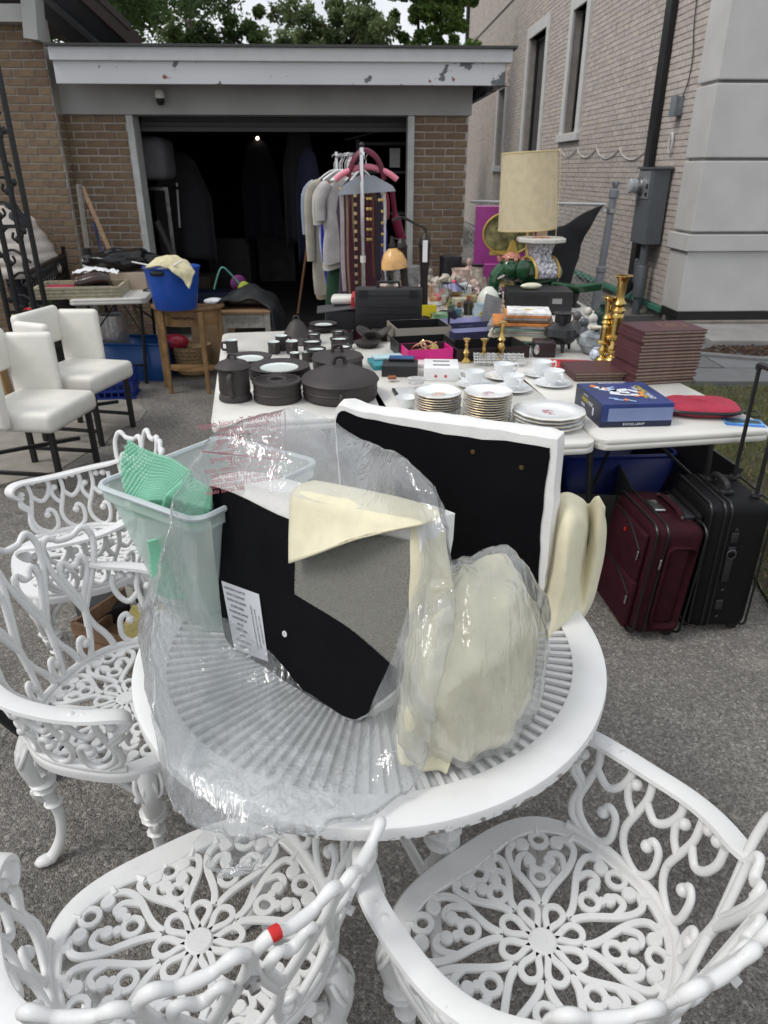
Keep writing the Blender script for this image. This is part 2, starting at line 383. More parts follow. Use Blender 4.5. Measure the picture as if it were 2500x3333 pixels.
# --- garage ---
GO = Vector((-.5, 7.9, 0))
gar = thing('garage', 'brown brick garage with open door and peeling white fascia', 'garage', (0,0,0))
def G(u, z, d=0): return GO+eG*u+nG*d+Vector((0,0,z))       # u along the front (0 at x=-.5), d = depth behind the front
wpart = MB()
def gbox(mb, u0, u1, d0, d1, z0, z1, mi=0):
    c = G((u0+u1)/2, (z0+z1)/2, (d0+d1)/2); mb.box(c, (u1-u0, d1-d0, z1-z0), (0,0,TH), mi); return mb
uL0, uL1, uR0, uR1 = -2.62, -1.99, .80, 1.335
for (u0, u1, sd) in ((uL0, uL1, 1), (uR0, uR1, 2)):
    gw = gbox(MB(), u0, u1, .012, .2, 0, 2.15).build('wall', MORT, gar, smooth=False)
    cs = brick_field(gw, None, None, None, u1-u0, .04, 2.15, .0703, .205, None, None, seed=sd)
    brick_objs(gw, G(u0,0,.03), eG, -nG, cs, .0703, BR_TAN, seed=sd)
# right return face of the right pier
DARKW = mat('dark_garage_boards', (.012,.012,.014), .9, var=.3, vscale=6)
ins = MB()
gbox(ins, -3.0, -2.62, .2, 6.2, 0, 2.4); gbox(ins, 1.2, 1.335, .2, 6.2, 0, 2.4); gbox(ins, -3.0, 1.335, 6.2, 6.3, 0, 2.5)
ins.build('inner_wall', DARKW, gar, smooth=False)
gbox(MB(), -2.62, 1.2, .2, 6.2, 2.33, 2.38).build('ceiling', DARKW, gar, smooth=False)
FASC = bpy.data.materials.new('peeling_fascia'); FASC.use_nodes = True
def peeling(m, base, under, rust, thr=.62):
    t, b, L = tree_of(m); co = t.nodes.new('ShaderNodeTexCoord')
    n = t.nodes.new('ShaderNodeTexNoise'); n.inputs['Scale'].default_value = 4.2; n.inputs['Detail'].default_value = 7; n.inputs['Roughness'].default_value = .62
    n2 = t.nodes.new('ShaderNodeTexNoise'); n2.inputs['Scale'].default_value = 1.1
    L(co.outputs['Object'], n.inputs['Vector']); L(co.outputs['Object'], n2.inputs['Vector'])
    sx = t.nodes.new('ShaderNodeSeparateXYZ'); L(co.outputs['Object'], sx.inputs[0])
    mr = t.nodes.new('ShaderNodeMapRange'); mr.inputs['From Min'].default_value = -1.2; mr.inputs['From Max'].default_value = 1.2; mr.inputs['To Min'].default_value = -.08; mr.inputs['To Max'].default_value = .07
    L(sx.outputs['X'], mr.inputs['Value'])
    ad = t.nodes.new('ShaderNodeMath'); ad.operation = 'ADD'; L(n.outputs['Fac'], ad.inputs[0]); L(mr.outputs['Result'], ad.inputs[1])
    gt = t.nodes.new('ShaderNodeMapRange'); gt.inputs['From Min'].default_value = thr; gt.inputs['From Max'].default_value = thr+.008; L(ad.outputs[0], gt.inputs['Value'])
    mx = t.nodes.new('ShaderNodeMix'); mx.data_type = 'RGBA'; mx.inputs['A'].default_value = (*base,1); mx.inputs['B'].default_value = (*under,1); L(gt.outputs['Result'], mx.inputs['Factor'])
    n3 = t.nodes.new('ShaderNodeTexNoise'); n3.inputs['Scale'].default_value = 13; n3.inputs['Detail'].default_value = 5; L(co.outputs['Object'], n3.inputs['Vector'])
    g3 = t.nodes.new('ShaderNodeMapRange'); g3.inputs['From Min'].default_value = .69; g3.inputs['From Max'].default_value = .72; L(n3.outputs['Fac'], g3.inputs['Value'])
    m3 = t.nodes.new('ShaderNodeMix'); m3.data_type = 'RGBA'; m3.inputs['B'].default_value = (*rust,1); L(mx.outputs['Result'], m3.inputs['A']); L(g3.outputs['Result'], m3.inputs['Factor'])
    dv = t.nodes.new('ShaderNodeMapRange'); dv.inputs['To Min'].default_value = .85; dv.inputs['To Max'].default_value = 1.1; L(n2.outputs['Fac'], dv.inputs['Value'])
    hs = t.nodes.new('ShaderNodeHueSaturation'); L(m3.outputs['Result'], hs.inputs['Color']); L(dv.outputs['Result'], hs.inputs['Value'])
    L(hs.outputs['Color'], b.inputs['Base Color']); b.inputs['Roughness'].default_value = .55
    bp = t.nodes.new('ShaderNodeBump'); bp.inputs['Strength'].default_value = .3; bp.inputs['Distance'].default_value = .004; bp.invert = True; L(gt.outputs['Result'], bp.inputs['Height']); L(bp.outputs['Normal'], b.inputs['Normal'])
peeling(FASC, (.56,.57,.59), (.11,.12,.13), (.22,.07,.05), .575)
GREYP = mat('grey_painted_board', (.36,.36,.35), .7, var=.08, vscale=3)
TRIM = mat('aluminium_trim', (.52,.53,.54), .45, var=.04)
gbox(MB(), uL0-.0, uR1+.02, -.04, .25, 2.15, 2.45).build('header_board', GREYP, gar, smooth=False, bevel=.006)
fd = -.44
gbox(MB(), -2.44, 1.60, fd, fd+.05, 2.365, 2.56).build('fascia', FASC, gar, smooth=False, bevel=.003)
gbox(MB(), -2.455, 1.635, fd-.03, fd+.04, 2.54, 2.645).build('drip_trim', TRIM, gar, smooth=False, bevel=.006)
gbox(MB(), 1.55, 1.60, fd+.05, 6.3, 2.365, 2.56).build('side_fascia', FASC, gar, smooth=False)
gbox(MB(), 1.585, 1.625, fd-.012, fd+.055, 2.36, 2.545).build('corner_cap', mat('rusty_corner', (.42,.36,.31), .7, var=.5, vscale=25), gar, smooth=False)
gbox(MB(), -2.44, 1.55, fd+.05, 6.3, 2.47, 2.5).build('soffit', GREYP, gar, smooth=False)
gbox(MB(), -2.48, 1.67, fd-.06, 6.4, 2.645, 2.665).build('roof', mat('roof_felt', (.06,.06,.06), .9), gar, smooth=False)
JAMB = mat('white_jamb', (.46,.46,.45), .6, var=.12, vscale=9)
gbox(MB(), -1.99, -1.925, -.02, .22, 0, 2.15).build('door_frame', JAMB, gar, smooth=False, bevel=.004)
gbox(MB(), .735, .80, -.02, .22, 0, 2.15).build('door_frame', JAMB, gar, smooth=False, bevel=.004)
pd = MB()
for k in range(3): gbox(pd, -1.925, .735, .24+k*.03, .27+k*.03, 2.02+k*.045, 2.06+k*.045)
pd.build('raised_door', mat('door_edge', (.06,.06,.065), .6), gar, smooth=False)
cam_d = thing('security_camera', 'small white dome security camera under the garage fascia', 'camera', G(-1.62,2.30,-.1))
MB().lathe([(.03,.05),(.045,.02),(.045,-.01),(.04,-.02)], n=16).build('housing', PLAST, cam_d)
MB().lathe([(.04,-.02),(.038,-.05),(.025,-.075),(.0,-.082)], n=16).build('dome', mat('smoked_dome',(.01,.01,.012),.15), cam_d)
MB().box((0,.045,.02),(.03,.09,.02)).build('bracket', PLAST, cam_d)
bulb = thing('light_bulb', 'single lit bulb hanging in the dark garage', 'bulb', atY(838,450,10.5))
MB().ball((0,0,0),.022).build('globe', mat('bulb_glow',(1,.83,.6),emit=5,var=0), bulb)
MB().lathe([(.013,.025),(.015,.06),(.004,.065),(.003,.35)], n=8).build('socket', BLACK, bulb)
# --- left house ---
LH = thing('brick_house', 'brown brick house wall with dark eave left of the garage', 'house', (0,0,0))
LO = Vector((-4.4, 7.505, 0))
wlen = 1.34
lw = MB()
c = LO+eG*wlen/2+nG*.11+Vector((0,0,1.45)); lw.box(c, (wlen, .2, 2.9), (0,0,TH)); 
c = LO+eG*(wlen-.06)+nG*.33+Vector((0,0,1.1)); lw.box(c, (.1,.3,2.2),(0,0,TH))
lwo = lw.build('wall', MORT, LH, smooth=False)
cs = brick_field(None,None,None,None, wlen, .04, 2.86, .0703, .205, None, None, seed=5)
brick_objs(lwo, LO+nG*.025, eG, -nG, cs, .0703, BR_TAN, seed=5)
cs = brick_field(None,None,None,None, .36, .04, 2.15, .0703, .205, None, None, seed=6)
brick_objs(lwo, LO+eG*(wlen-.02)+nG*.055, nG, eG, cs, .0703, BR_TAN, seed=6)
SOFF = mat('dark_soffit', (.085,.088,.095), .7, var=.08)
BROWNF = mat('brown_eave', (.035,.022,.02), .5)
# sloping eave above the wall
A0 = atY(-60,-330,7.0); A1 = atY(452,150,8.3)
def slope_board(name, p0, p1, wv, th, m):
    p0, p1 = Vector(p0), Vector(p1); ax = (p1-p0); Lh = ax.length
    Mx = frame((p0+p1)/2, ax, wv); b = MB(); x, y, z = Lh/2, Vector(wv).length/2, th/2
    vs = [Mx@Vector((a*x, b2*y, k*z)) for k in (-1,1) for a, b2 in ((-1,-1),(1,-1),(1,1),(-1,1))]
    b.add(vs, [(3,2,1,0),(4,5,6,7),(0,1,5,4),(1,2,6,5),(2,3,7,6),(3,0,4,7)]); return b.build(name, m, LH, smooth=False)
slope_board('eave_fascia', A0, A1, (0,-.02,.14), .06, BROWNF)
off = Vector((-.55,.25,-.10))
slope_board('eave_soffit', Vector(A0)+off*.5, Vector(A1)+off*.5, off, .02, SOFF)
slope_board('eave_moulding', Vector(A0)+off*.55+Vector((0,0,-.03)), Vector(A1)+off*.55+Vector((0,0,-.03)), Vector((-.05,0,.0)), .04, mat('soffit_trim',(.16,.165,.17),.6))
slope_board('roof', Vector(A0)+Vector((-.8,.3,.16)), Vector(A1)+Vector((-.8,.3,.16)), (-1.7,.5,.25), .06, mat('roof_shingle',(.05,.045,.04),.9))
MB().box(LO+eG*.75-nG*.06+Vector((0,0,2.90)),(1.2,.14,.13),(0,0,TH)).build('white_frieze', GREYP, LH, smooth=False)
MB().box(LO+eG*1.33-nG*.09+Vector((0,0,2.86)),(.12,.2,.32),(0,.12,TH)).build('eave_bracket', GREYP, LH, smooth=False)
# --- neighbour house on the right ---
NH = thing('brick_house', 'pale grey brick house with tall dark windows and rusticated pier', 'house', (0,0,0))
eW = Vector((-math.sin(TH), math.cos(TH), 0)); oW = -nW    # along the wall (away), outward normal (towards driveway)
def Wp(s, z, d=0): return PWALL+eW*s+Vector((0,0,z))+oW*d
BR_GREY = mat('pale_grey_brick', (.49,.435,.395), .85, var=.1, rnd=.07, vscale=18, bump=.3, bscale=80)
MORT2 = mat('grey_mortar', (.42,.375,.34), .95, var=.1)
wins = [(3.3,4.75,2.27,4.12),(6.0,8.15,1.75,4.22),(9.85,11.3,1.78,3.6)]   # s0,s1,z0,z1 along wall measured from s=0 at Y=9.8
wins = [(3.72,4.5,2.27,4.08),(6.32,7.8,1.2,4.14),(10.1,10.95,1.8,3.5)]
bk = MB()
def wbox(mb, s0, s1, d0, d1, z0, z1, mi=0): mb.box(Wp((s0+s1)/2,(z0+z1)/2,(d0+d1)/2),(d1-d0 if d1>d0 else d0-d1, s1-s0, z1-z0),(0,0,TH),mi); return mb
zs0, zt = .16, 6.6
prev = -.98
for (s0,s1,z0,z1) in wins:
    wbox(bk, prev, s0, -.2, -.006, zs0, zt); wbox(bk, s0, s1, -.2, -.006, zs0, z0); wbox(bk, s0, s1, -.2, -.006, z1, zt); prev = s1
wbox(bk, prev, 17.0, -.2, -.006, zs0, zt)
nw = bk.build('wall', MORT2, NH, smooth=False)
def skipw(s, z): return any(a-.3 < s < b+.3 and z0-.12 < z < z1+.12 for a,b,z0,z1 in wins) or (s < -1.0)
BL, BC = .21, .0675
cells = []
rgb = random.Random(12)
for r in range(int((zt-zs0)/BC)):
    z = zs0+(r+.5)*BC; u = -2.5+(BL/2 if r%2 else 0)
    while u < 16.8:
        if not skipw(u+BL/2, z): cells.append((u, u+BL, z))
        u += BL
def vis(c):   # visible part of this wall as the camera stands
    s = (c[0]+c[1])/2; p = Wp(s, c[2]); 
    d = p-CO; zc = d.y*math.cos(TILT)-d.z*math.sin(TILT); yc = d.y*math.sin(TILT)+d.z*math.cos(TILT)
    px, py = PW/2+FPX*d.x/zc, PH/2-FPX*yc/zc
    return px < 2330 and -60 < py < 1010 and not (1620 < px < 1820 and 480 < py)
near = sorted([c for c in cells if vis(c)], key=lambda c: c[0])[:300]
ns = set(near)
brick_objs(nw, Wp(0,0,-.0235), eW, oW, near, BC, BR_GREY, joint=.010, seed=9)
rest = MB()
for c in cells:
    if c in ns: continue
    if c[2] > 5.4 and c[0] < 3: continue
    wbox(rest, c[0]+.005, c[1]-.005, -.04, .0015+rgb.gauss(0,.001), c[2]-BC/2+.005, c[2]+BC/2-.005, rgb.randrange(4))
GV = [mat('pale_brick_%s'%n, (.49*k,.435*k,.395*k*q), .85, var=.14, vscale=18, bump=.3, bscale=80) for n,k,q in (('a',1,1),('b',.92,1),('c',1.06,.98),('d',.97,1.04))]
ro = rest.build('brick_courses', GV, NH, smooth=False, merge=False); ro['kind'] = 'stuff'
SURR = mat('cast_stone_surround', (.56,.555,.545), .75, var=.05)
for (s0,s1,z0,z1) in wins:
    wn = MB(); w_ = .2
    wbox(wn, s0-w_, s0, -.22, .035, z0-.02, z1+w_); wbox(wn, s1, s1+w_, -.22, .035, z0-.02, z1+w_); wbox(wn, s0, s1, -.22, .035, z1, z1+w_)
    wo = wn.build('window', SURR, NH, smooth=False, bevel=.008)
    wbox(MB(), s0-w_-.06, s1+w_+.06, -.1, .07, z0-.14, z0-.02).build('sill', SURR, wo, smooth=False, bevel=.008)
    fr = MB(); wbox(fr, s0, s0+.07, -.19, -.13, z0, z1); wbox(fr, s1-.07, s1, -.19, -.13, z0, z1); wbox(fr, s0+.07, s1-.07, -.19, -.13, z1-.07, z1); wbox(fr, s0+.07, s1-.07, -.19, -.13, z0, z0+.07)
    fr.build('frame', BLACK, wo, smooth=False)
    wbox(MB(), s0+.07, s1-.07, -.17, -.16, z0+.07, z1-.07).build('pane', mat('dark_window_glass',(.02,.024,.027),.04,var=0,spec=.8), wo, smooth=False)
# belt groove: band of a slightly different course high on the wall, grey edge trim and far corner pipe
wbox(MB(), 6.0, 17.0, .004, .016, 5.19, 5.225).build('belt_joint', mat('dark_joint',(.1,.09,.085),.9), NH, smooth=False)
MB().tube([Wp(16.9,.2,.05),Wp(16.9,6.6,.05)], .06, 8).build('corner_pipe', BLACK, NH)
# rusticated pier in front (towards the camera): left face flush with the wall, front face towards us
PIER = mat('pier_render', (.52,.515,.50), .8, var=.05, vscale=3, bump=.06, bscale=200)
pr_ = MB(); sP = -1.0; wP = 3.0
def pbox(name, s_len, z0, z1, proud, m=PIER, par=NH, bev=.012):
    b = MB(); cx = Wp(sP-s_len/2-.0, (z0+z1)/2, 0) + nW*(wP/2-proud) ; b.box(cx, (wP, s_len+2*proud, z1-z0), (0,0,TH)); return b.build(name, m, par, smooth=False, bevel=bev)
PD = .36
pier = pbox('pier', PD-.06, .2, 4.2, .02)
for (a, b_) in ((2.5,3.26),(1.79,2.47),(1.06,1.76),(3.29,4.1)): pbox('pier_block', PD, a, b_, .06, par=pier)
pbox('pier_band', PD, .86, 1.03, .095, par=pier, bev=.006)
pbox('pier_base', PD, .2, .86, .06, par=pier)
pbox('plinth_flashing', PD, .1, .2, .05, BLACK, par=pier, bev=.004)
pbox('footing', PD+.1, -.05, .1, .0, mat('old_concrete',(.22,.2,.17),.9,var=.25,vscale=6), par=pier)
wbox(MB(), -.98, 17, -.18, -.03, -.05, .16).build('foundation', mat('foundation_concrete',(.3,.29,.27),.9,var=.2,vscale=3), NH, smooth=False)
GREEN = mat('green_membrane', (.06,.22,.16), .5, var=.15)
for a, b_ in ((-.85,-.32),(-.2,2.9)): wbox(MB(), a, b_, -.02, .03, .085, .155).build('green_membrane_strip', GREEN, NH, smooth=False, bevel=.01)
DP = mat('black_downpipe', (.013,.013,.015), .35)
dp = MB(); wbox(dp, .04, .22, .012, .09, .28, 6.0); dpo = dp.build('downpipe', DP, NH, smooth=False, bevel=.012)
MB().tube([Wp(.13,.34,.05),Wp(.13,.24,.07),Wp(.18,.14,.16),Wp(.26,.08,.3)], .05, 8).build('elbow', DP, dpo)
tag(MB().tube(smooth_path([Wp(-.45,3.9,.02),Wp(-.47,3.5,.02),Wp(-.52,3.1,.02),Wp(-.62,2.8,.02),Wp(-.6,2.55,.02),Wp(-.5,2.38,.03)],5), .006, 6).build('cable', BLACK), 'thin black cable running down the pale brick wall to a grey box', 'cable')
jb = thing('junction_box', 'small grey junction box on pale brick wall near the pier', 'box', Wp(-.47,2.33,.05), TH)
MB().rbox((0,0,0),(.10,.13,.20),.01).build('casing', mat('grey_pvc',(.19,.21,.23),.5), jb); MB().box((-.04,0,0),(.03,.145,.21)).build('lid', mat('grey_pvc',(0,0,0)), jb, bevel=.004)
tag(MB().tube([Wp(-.4+.05*math.cos(a)+.012*math.sin(a*.37), 1.96+.11*math.sin(a), .03+.004*math.sin(a*.7)) for a in [k*.5 for k in range(64)]], .006, 5).build('cable_coil', mat('white_cable',(.62,.61,.6),.5)), 'coil of thin white cable hanging on the pale brick wall', 'cable')
pts = []
for k in range(5):
    s0, s1 = .35+k*1.05, .35+(k+1)*1.05
    for q in range(7): t = q/7; pts.append(Wp(s0+(s1-s0)*t, 1.92+k*.03-.12*math.sin(math.pi*t), .015))
tag(MB().tube(pts, .007, 5).build('wall_cable', mat('white_cable',(0,0,0))), 'white cable sagging in loops along the pale brick wall', 'cable')
# electricity meter
EM = mat('meter_grey', (.105,.118,.132), .4, var=.06)
em = thing('electricity_meter', 'grey electricity meter cabinet with round glass dial beside black downpipe', 'meter', (0,0,0))
wbox(MB(), -0.560, -0.100, .03, .24, .85, 1.69).build('cabinet', EM, em, smooth=False, bevel=.01)
wbox(MB(), -0.500, -0.140, .235, .25, 1.36, 1.66).build('front_plate', mat('meter_plate',(.2,.21,.22),.35), em, smooth=False, bevel=.004)
wbox(MB(), -0.590, -0.070, .01, .255, 1.685, 1.705).build('top_flange', EM, em, smooth=False)
Mm = (0, -math.pi/2, TH)
dl = MB().lathe([(.105,0),(.105,.03),(.09,.035),(.09,.07)], Wp(-0.240,1.5,.245), 20, rot=Mm).build('dial_ring', STEEL, em)
MB().lathe([(.085,.06),(.085,.14),(.07,.155),(0,.158)], Wp(-0.240,1.5,.245), 20, rot=Mm).build('dial_glass', mat('meter_glass',(.5,.53,.55),.08,spec=.8,alpha=.75), em)
MB().box(Wp(-0.440,1.5,.253),(.01,.05,.05),(0,0,TH)).build('seal', BLACK, em); MB().box(Wp(-0.440,1.41,.253),(.01,.05,.04),(0,0,TH)).build('seal', BLACK, em)
MB().tube([Wp(-0.440,.86,.16),Wp(-0.440,-.02,.16)], .05, 12).build('conduit', EM, em)
MB().lathe([(.075,.22),(.075,.58),(.065,.6)], Wp(-0.440,0,.16), 12).build('expansion_joint', EM, em)
MB().tube([Wp(-0.280,.86,.12),Wp(-0.280,.6,.12)], .025, 8).build('conduit', EM, em)
MB().rbox(Wp(-0.280,.46,.13),(.07,.06,.32),.02).build('conduit_box', EM, em); MB().rbox(Wp(-0.170,.5,.13),(.06,.06,.30),.02).build('conduit_box', EM, em)
# --- chain link fence ---
fp0 = Vector((.86,7.72,0)); fp1 = Vector((2.13,7.42,0))
fence = thing('chain_link_fence', 'sagging chain link fence between garage corner and grey post', 'fence', (0,0,0))
ch = MB(); Lf = (fp1-fp0).length; fx = (fp1-fp0)/Lf; stp = .052; Hf = 1.36
nn = int(Lf/stp)
for i in range(-int(Hf/stp), nn+1):
    for sg in (1, -1):
        pts = []
        k0 = 0
        for k in range(int(Hf/stp)+1):
            u = (i*stp + k*stp) if sg == 1 else (nn*stp-(i*stp+k*stp))
            z = .04+k*stp
            if 0 <= u <= Lf: pts.append(fp0+fx*u+Vector((0, .004*sg*(1 if k%2 else -1), z)))
        if len(pts) > 1: ch.tube(pts, .0024, 4, cap=False)
ch.build('mesh', mat('galvanised_wire',(.46,.47,.47),.45,metal=.4), fence, merge=False)
MB().tube([fp0+Vector((0,0,1.39)),fp1+Vector((0,0,1.37))], .014, 6).build('top_rail', mat('galvanised_wire',(0,0,0)), fence)
POST = mat('grey_post_paint', (.17,.18,.2), .5)
fp = thing('fence_post', 'leaning grey steel fence post with crown finial', 'post', fp1+Vector((0,0,0)), rot=(0,R(2.5),0))
MB().lathe([(.042,0),(.042,.75),(.05,.76),(.05,.8),(.036,.81),(.036,1.43),(.046,1.435),(.046,1.5),(.03,1.51)], n=14).build('pole', POST, fp)
fin = MB()
for k in range(5): a = k*2*math.pi/5; fin.box((.022*math.cos(a),.022*math.sin(a),1.545),(.02,.012,.06),(0,R(25)*1,a))
fin.build('finial', POST, fp)
cl = MB().lathe([(.05,1.3),(.052,1.34)], n=12); cl.box((-.06,0,1.32),(.05,.03,.03)); cl.build('clamp', STEEL, fp)
# --- trees ---
BARK = mat('bark', (.07,.055,.04), .95, var=.3, bump=.5, bscale=30)
LEAFS = [[mat('leaf_%s%d'%(k,i), c_, .6, var=.25, vscale=3, spec=.3) for i, c_ in enumerate(cs_)] for k, cs_ in (('a',[(.075,.125,.04),(.11,.175,.055),(.05,.09,.03)]),('b',[(.14,.19,.08),(.19,.25,.11),(.095,.145,.06)]),('c',[(.12,.2,.05),(.18,.28,.075),(.08,.14,.035)]))]
def tree(x, y, h, rad, kind, label, dens=1.0, seed=0, low=.25, loose=0):
    rg = random.Random(seed); t = thing('tree', label, 'tree', (x,y,0), rg.uniform(0,6), 'trees behind the garage')
    tr = MB(); top = Vector((rg.gauss(0,.2), rg.gauss(0,.2), h*.85))
    tr.tube([(0,0,0),(.05,0,h*.3),top*.6,top], [rad*.09,rad*.07,rad*.045,.02], 8)
    tips = []
    for k in range(16):
        z = h*(low+ (.9-low)*rg.random()); a = rg.uniform(0,6.28); q = rad*rg.uniform(.45,.95)*(1-.55*max(0,(z/h-.55)/.45))
        e = Vector((q*math.cos(a), q*math.sin(a), z+q*.35)); b0 = Vector((0,0,z-.3)); mid = b0.lerp(e,.5)+Vector((0,0,.12*q))
        tr.tube([b0,mid,e],[rad*.035,rad*.02,.008],5); tips.append(e); tips.append(mid+Vector((rg.gauss(0,.2),rg.gauss(0,.2),.1)))
    tips.append(top)
    tr.build('trunk', BARK, t, merge=False)
    cr = MB(); nl = int(17000*dens)
    cl = []
    for e in tips:
        for q in range(4): cl.append((e+Vector((rg.gauss(0,rad*.22),rg.gauss(0,rad*.22),rg.gauss(0,rad*.17))), rg.uniform(.16,.34)*rad*.75, rg.choice([0,0,1,2])))
    for i in range(nl):
        c_, q, sh = rg.choice(cl); d = Vector((rg.gauss(0,1),rg.gauss(0,1),rg.gauss(0,.75))); d *= q*.62*(1+loose)/max(.6,d.length)*rg.uniform(.3,1.1)
        p = c_+d; a = rg.uniform(0,6.28); s = rg.uniform(.04,.075); n_ = Vector((rg.gauss(0,1),rg.gauss(0,1),rg.gauss(.6,1))).normalized(); u = n_.orthogonal().normalized(); u = Matrix.Rotation(a,3,n_)@u; v = n_.cross(u)
        cr.add([p-u*s,p-v*s*.5+n_*s*.1,p+u*s,p+v*s*.5+n_*s*.1],[(0,1,2,3)], sh if rg.random()<.75 else rg.randrange(3))
    cr.build('crown', LEAFS[kind], t, smooth=False, merge=False)
for ms_ in LEAFS:
    for m_ in ms_:
        t_, b_, L_ = tree_of(m_); q_ = t_.nodes.new('ShaderNodeBsdfTranslucent'); L_(b_.inputs['Base Color'].links[0].from_socket, q_.inputs['Color']); x_ = t_.nodes.new('ShaderNodeMixShader'); x_.inputs[0].default_value = .42; L_(b_.outputs[0], x_.inputs[1]); L_(q_.outputs[0], x_.inputs[2]); L_(x_.outputs[0], t_.nodes['Material Output'].inputs['Surface'])
tree(-5.6,17.5,8.6,3.0,0,'dense dark maple tree above the left house eave', 2.2, 1)
tree(-9.2,19.5,8.5,2.8,0,'dark tree at far left behind the sloping eave', .8, 2)
tree(-3.6,19,4.75,1.6,0,'dark green tree right of the dense maple', 1.7, 3)
tree(-2.4,23,5.2,1.6,1,'thin olive tree with sky showing between branches, left of middle', 1.0, 4, .5, .25)
tree(-.9,19,4.9,1.6,1,'loose grey-green tree with visible dark branches over garage middle', 1.5, 5, .45, .2)
tree(.45,22,4.3,1.3,1,'low pale tree under the brightest patch of sky', 1.3, 6, .4)
tree(1.0,19,6.6,1.2,2,'fresh light green tree next to the grey brick house', 1.8, 7, .55)
tree(-6.2,27,8.2,3.0,1,'pale distant tree behind the dense maple', 1.2, 8)
tree(-1.6,30,5.1,2.0,0,'far dark tree low behind the loose trees', 1.6, 9)
tree(1.6,33,5.2,1.9,2,'far light green tree touching the house corner pipe', 1.4, 10)
# ================= NEAR THINGS =================
TC = Vector((-.03, 1.295, 0)); TZ = .725; TR_ = .505
# --- cabriole leg (white cast) : local origin at foot, leaning outwards along +x ---
def cab_leg(h, k=1.0):
    b = MB()
    P = [(.012*k,0,h),(.022*k,0,h*.93),(.03*k,0,h*.84),(.022*k,0,h*.70),(.002*k,0,h*.52),(-.008*k,0,h*.36),(0,0,h*.2),(.02*k,0,h*.09),(.04*k,0,h*.035),(.05*k,0,.012)]
    rr = [.024,.027,.028,.023,.017,.0145,.0135,.015,.017,.011]
    sp = smooth_path(P, 4); n = len(sp)
    import bisect
    rs = []
    for i in range(n):
        t = i/(n-1)*(len(rr)-1); a = int(t); f = t-a; rs.append((rr[a]*(1-f)+rr[min(a+1,len(rr)-1)]*f)*k)
    b.tube(sp, rs, 10, flat=.9)
    # cast ornament: shell at the knee, scroll brackets, collar rings
    for s in (-1, 1):
        b.tube(smooth_path([(.022*k,s*.024*k,h*.98),(.036*k,s*.030*k,h*.92),(.046*k,s*.024*k,h*.86),(.044*k,s*.012*k,h*.83),(.038*k,s*.018*k,h*.87)],4), .006*k, 6)
        b.tube(smooth_path([(.0,s*.07*k,h*.985),(.004*k,s*.055*k,h*.93),(.008*k,s*.03*k,h*.85),(.004*k,s*.022*k,h*.78),(.0,s*.03*k,h*.75)],4), [.012*k]*4+[.010*k]*13, 6)
    for q in (-.5,0,.5): b.tube(smooth_path([(.036*k,q*.014*k,h*.95),(.048*k,q*.028*k,h*.88),(.042*k,q*.014*k,h*.79)],4), [.003*k,.005*k,.006*k,.006*k,.005*k,.004*k,.004*k,.003*k,.002*k], 6)
    for zf, r0 in ((.61,.031),(.66,.033),(.47,.024)): b.lathe([(r0*.7*k,-.006*k),(r0*k,0),(r0*.7*k,.006*k)], (.008*k if zf>.5 else -.002*k,0,h*zf), 10)
    b.tube(smooth_path([(.036*k,0,h*.62),(.03*k,.0,h*.56),(.018*k,0,h*.5)],3), [.006*k,.009*k,.010*k,.009*k,.008*k,.005*k,.003*k], 6)
    b.ball((.05*k,0,.016), .02*k, 8, sc3=(1.5,1,.75))
    return b
# --- round table ---
WORN = mat('worn_white_paint', (.76,.76,.755), .36, var=.03, vscale=14)
def grime(m, zlo, zhi):   # dark chips along an edge, an uneven band with a shape of its own
    t, b, L = tree_of(m); co = t.nodes.new('ShaderNodeTexCoord'); n = t.nodes.new('ShaderNodeTexNoise'); n.inputs['Scale'].default_value = 60; n.inputs['Detail'].default_value = 6
    L(co.outputs['Object'], n.inputs['Vector']); sx = t.nodes.new('ShaderNodeSeparateXYZ'); L(co.outputs['Object'], sx.inputs[0])
    mr = t.nodes.new('ShaderNodeMapRange'); mr.inputs['From Min'].default_value = zlo; mr.inputs['From Max'].default_value = zhi; mr.inputs['To Min'].default_value = .18; mr.inputs['To Max'].default_value = -.2; L(sx.outputs['Z'], mr.inputs['Value'])
    ad = t.nodes.new('ShaderNodeMath'); L(n.outputs['Fac'], ad.inputs[0]); L(mr.outputs['Result'], ad.inputs[1])
    g_ = t.nodes.new('ShaderNodeMapRange'); g_.inputs['From Min'].default_value = .62; g_.inputs['From Max'].default_value = .70; L(ad.outputs[0], g_.inputs['Value'])
    mx = t.nodes.new('ShaderNodeMix'); mx.data_type = 'RGBA'; mx.inputs['B'].default_value = (.22,.21,.19,1)
    src = b.inputs['Base Color'].links[0].from_socket; L(src, mx.inputs['A']); L(g_.outputs['Result'], mx.inputs['Factor']); L(mx.outputs['Result'], b.inputs['Base Color'])
grime(WORN, TZ-.03, TZ-.004)
rt = thing('garden_table', 'round white cast metal garden table with radial slatted top', 'table', TC)
N = 96
MB().lathe([(.435,TZ-.012),(.435,TZ-.001),(.438,TZ),(.495,TZ),(.503,TZ-.004),(.505,TZ-.01),(.5035,TZ-.03),(.499,TZ-.033),(.49,TZ-.03),(.488,TZ-.012),(.435,TZ-.012)], n=N).build('rim', WORN, rt)
MB().lathe([(.05,TZ-.012),(.05,TZ-.001),(.1,TZ-.001),(.1,TZ-.012),(.05,TZ-.012)], n=48).build('hub', WHITE, rt)
MB().lathe([(.26,TZ-.022),(.26,TZ-.011),(.28,TZ-.011),(.28,TZ-.022),(.26,TZ-.022)], n=48).build('support_ring', WHITE, rt)
sl0 = None; NS = 104
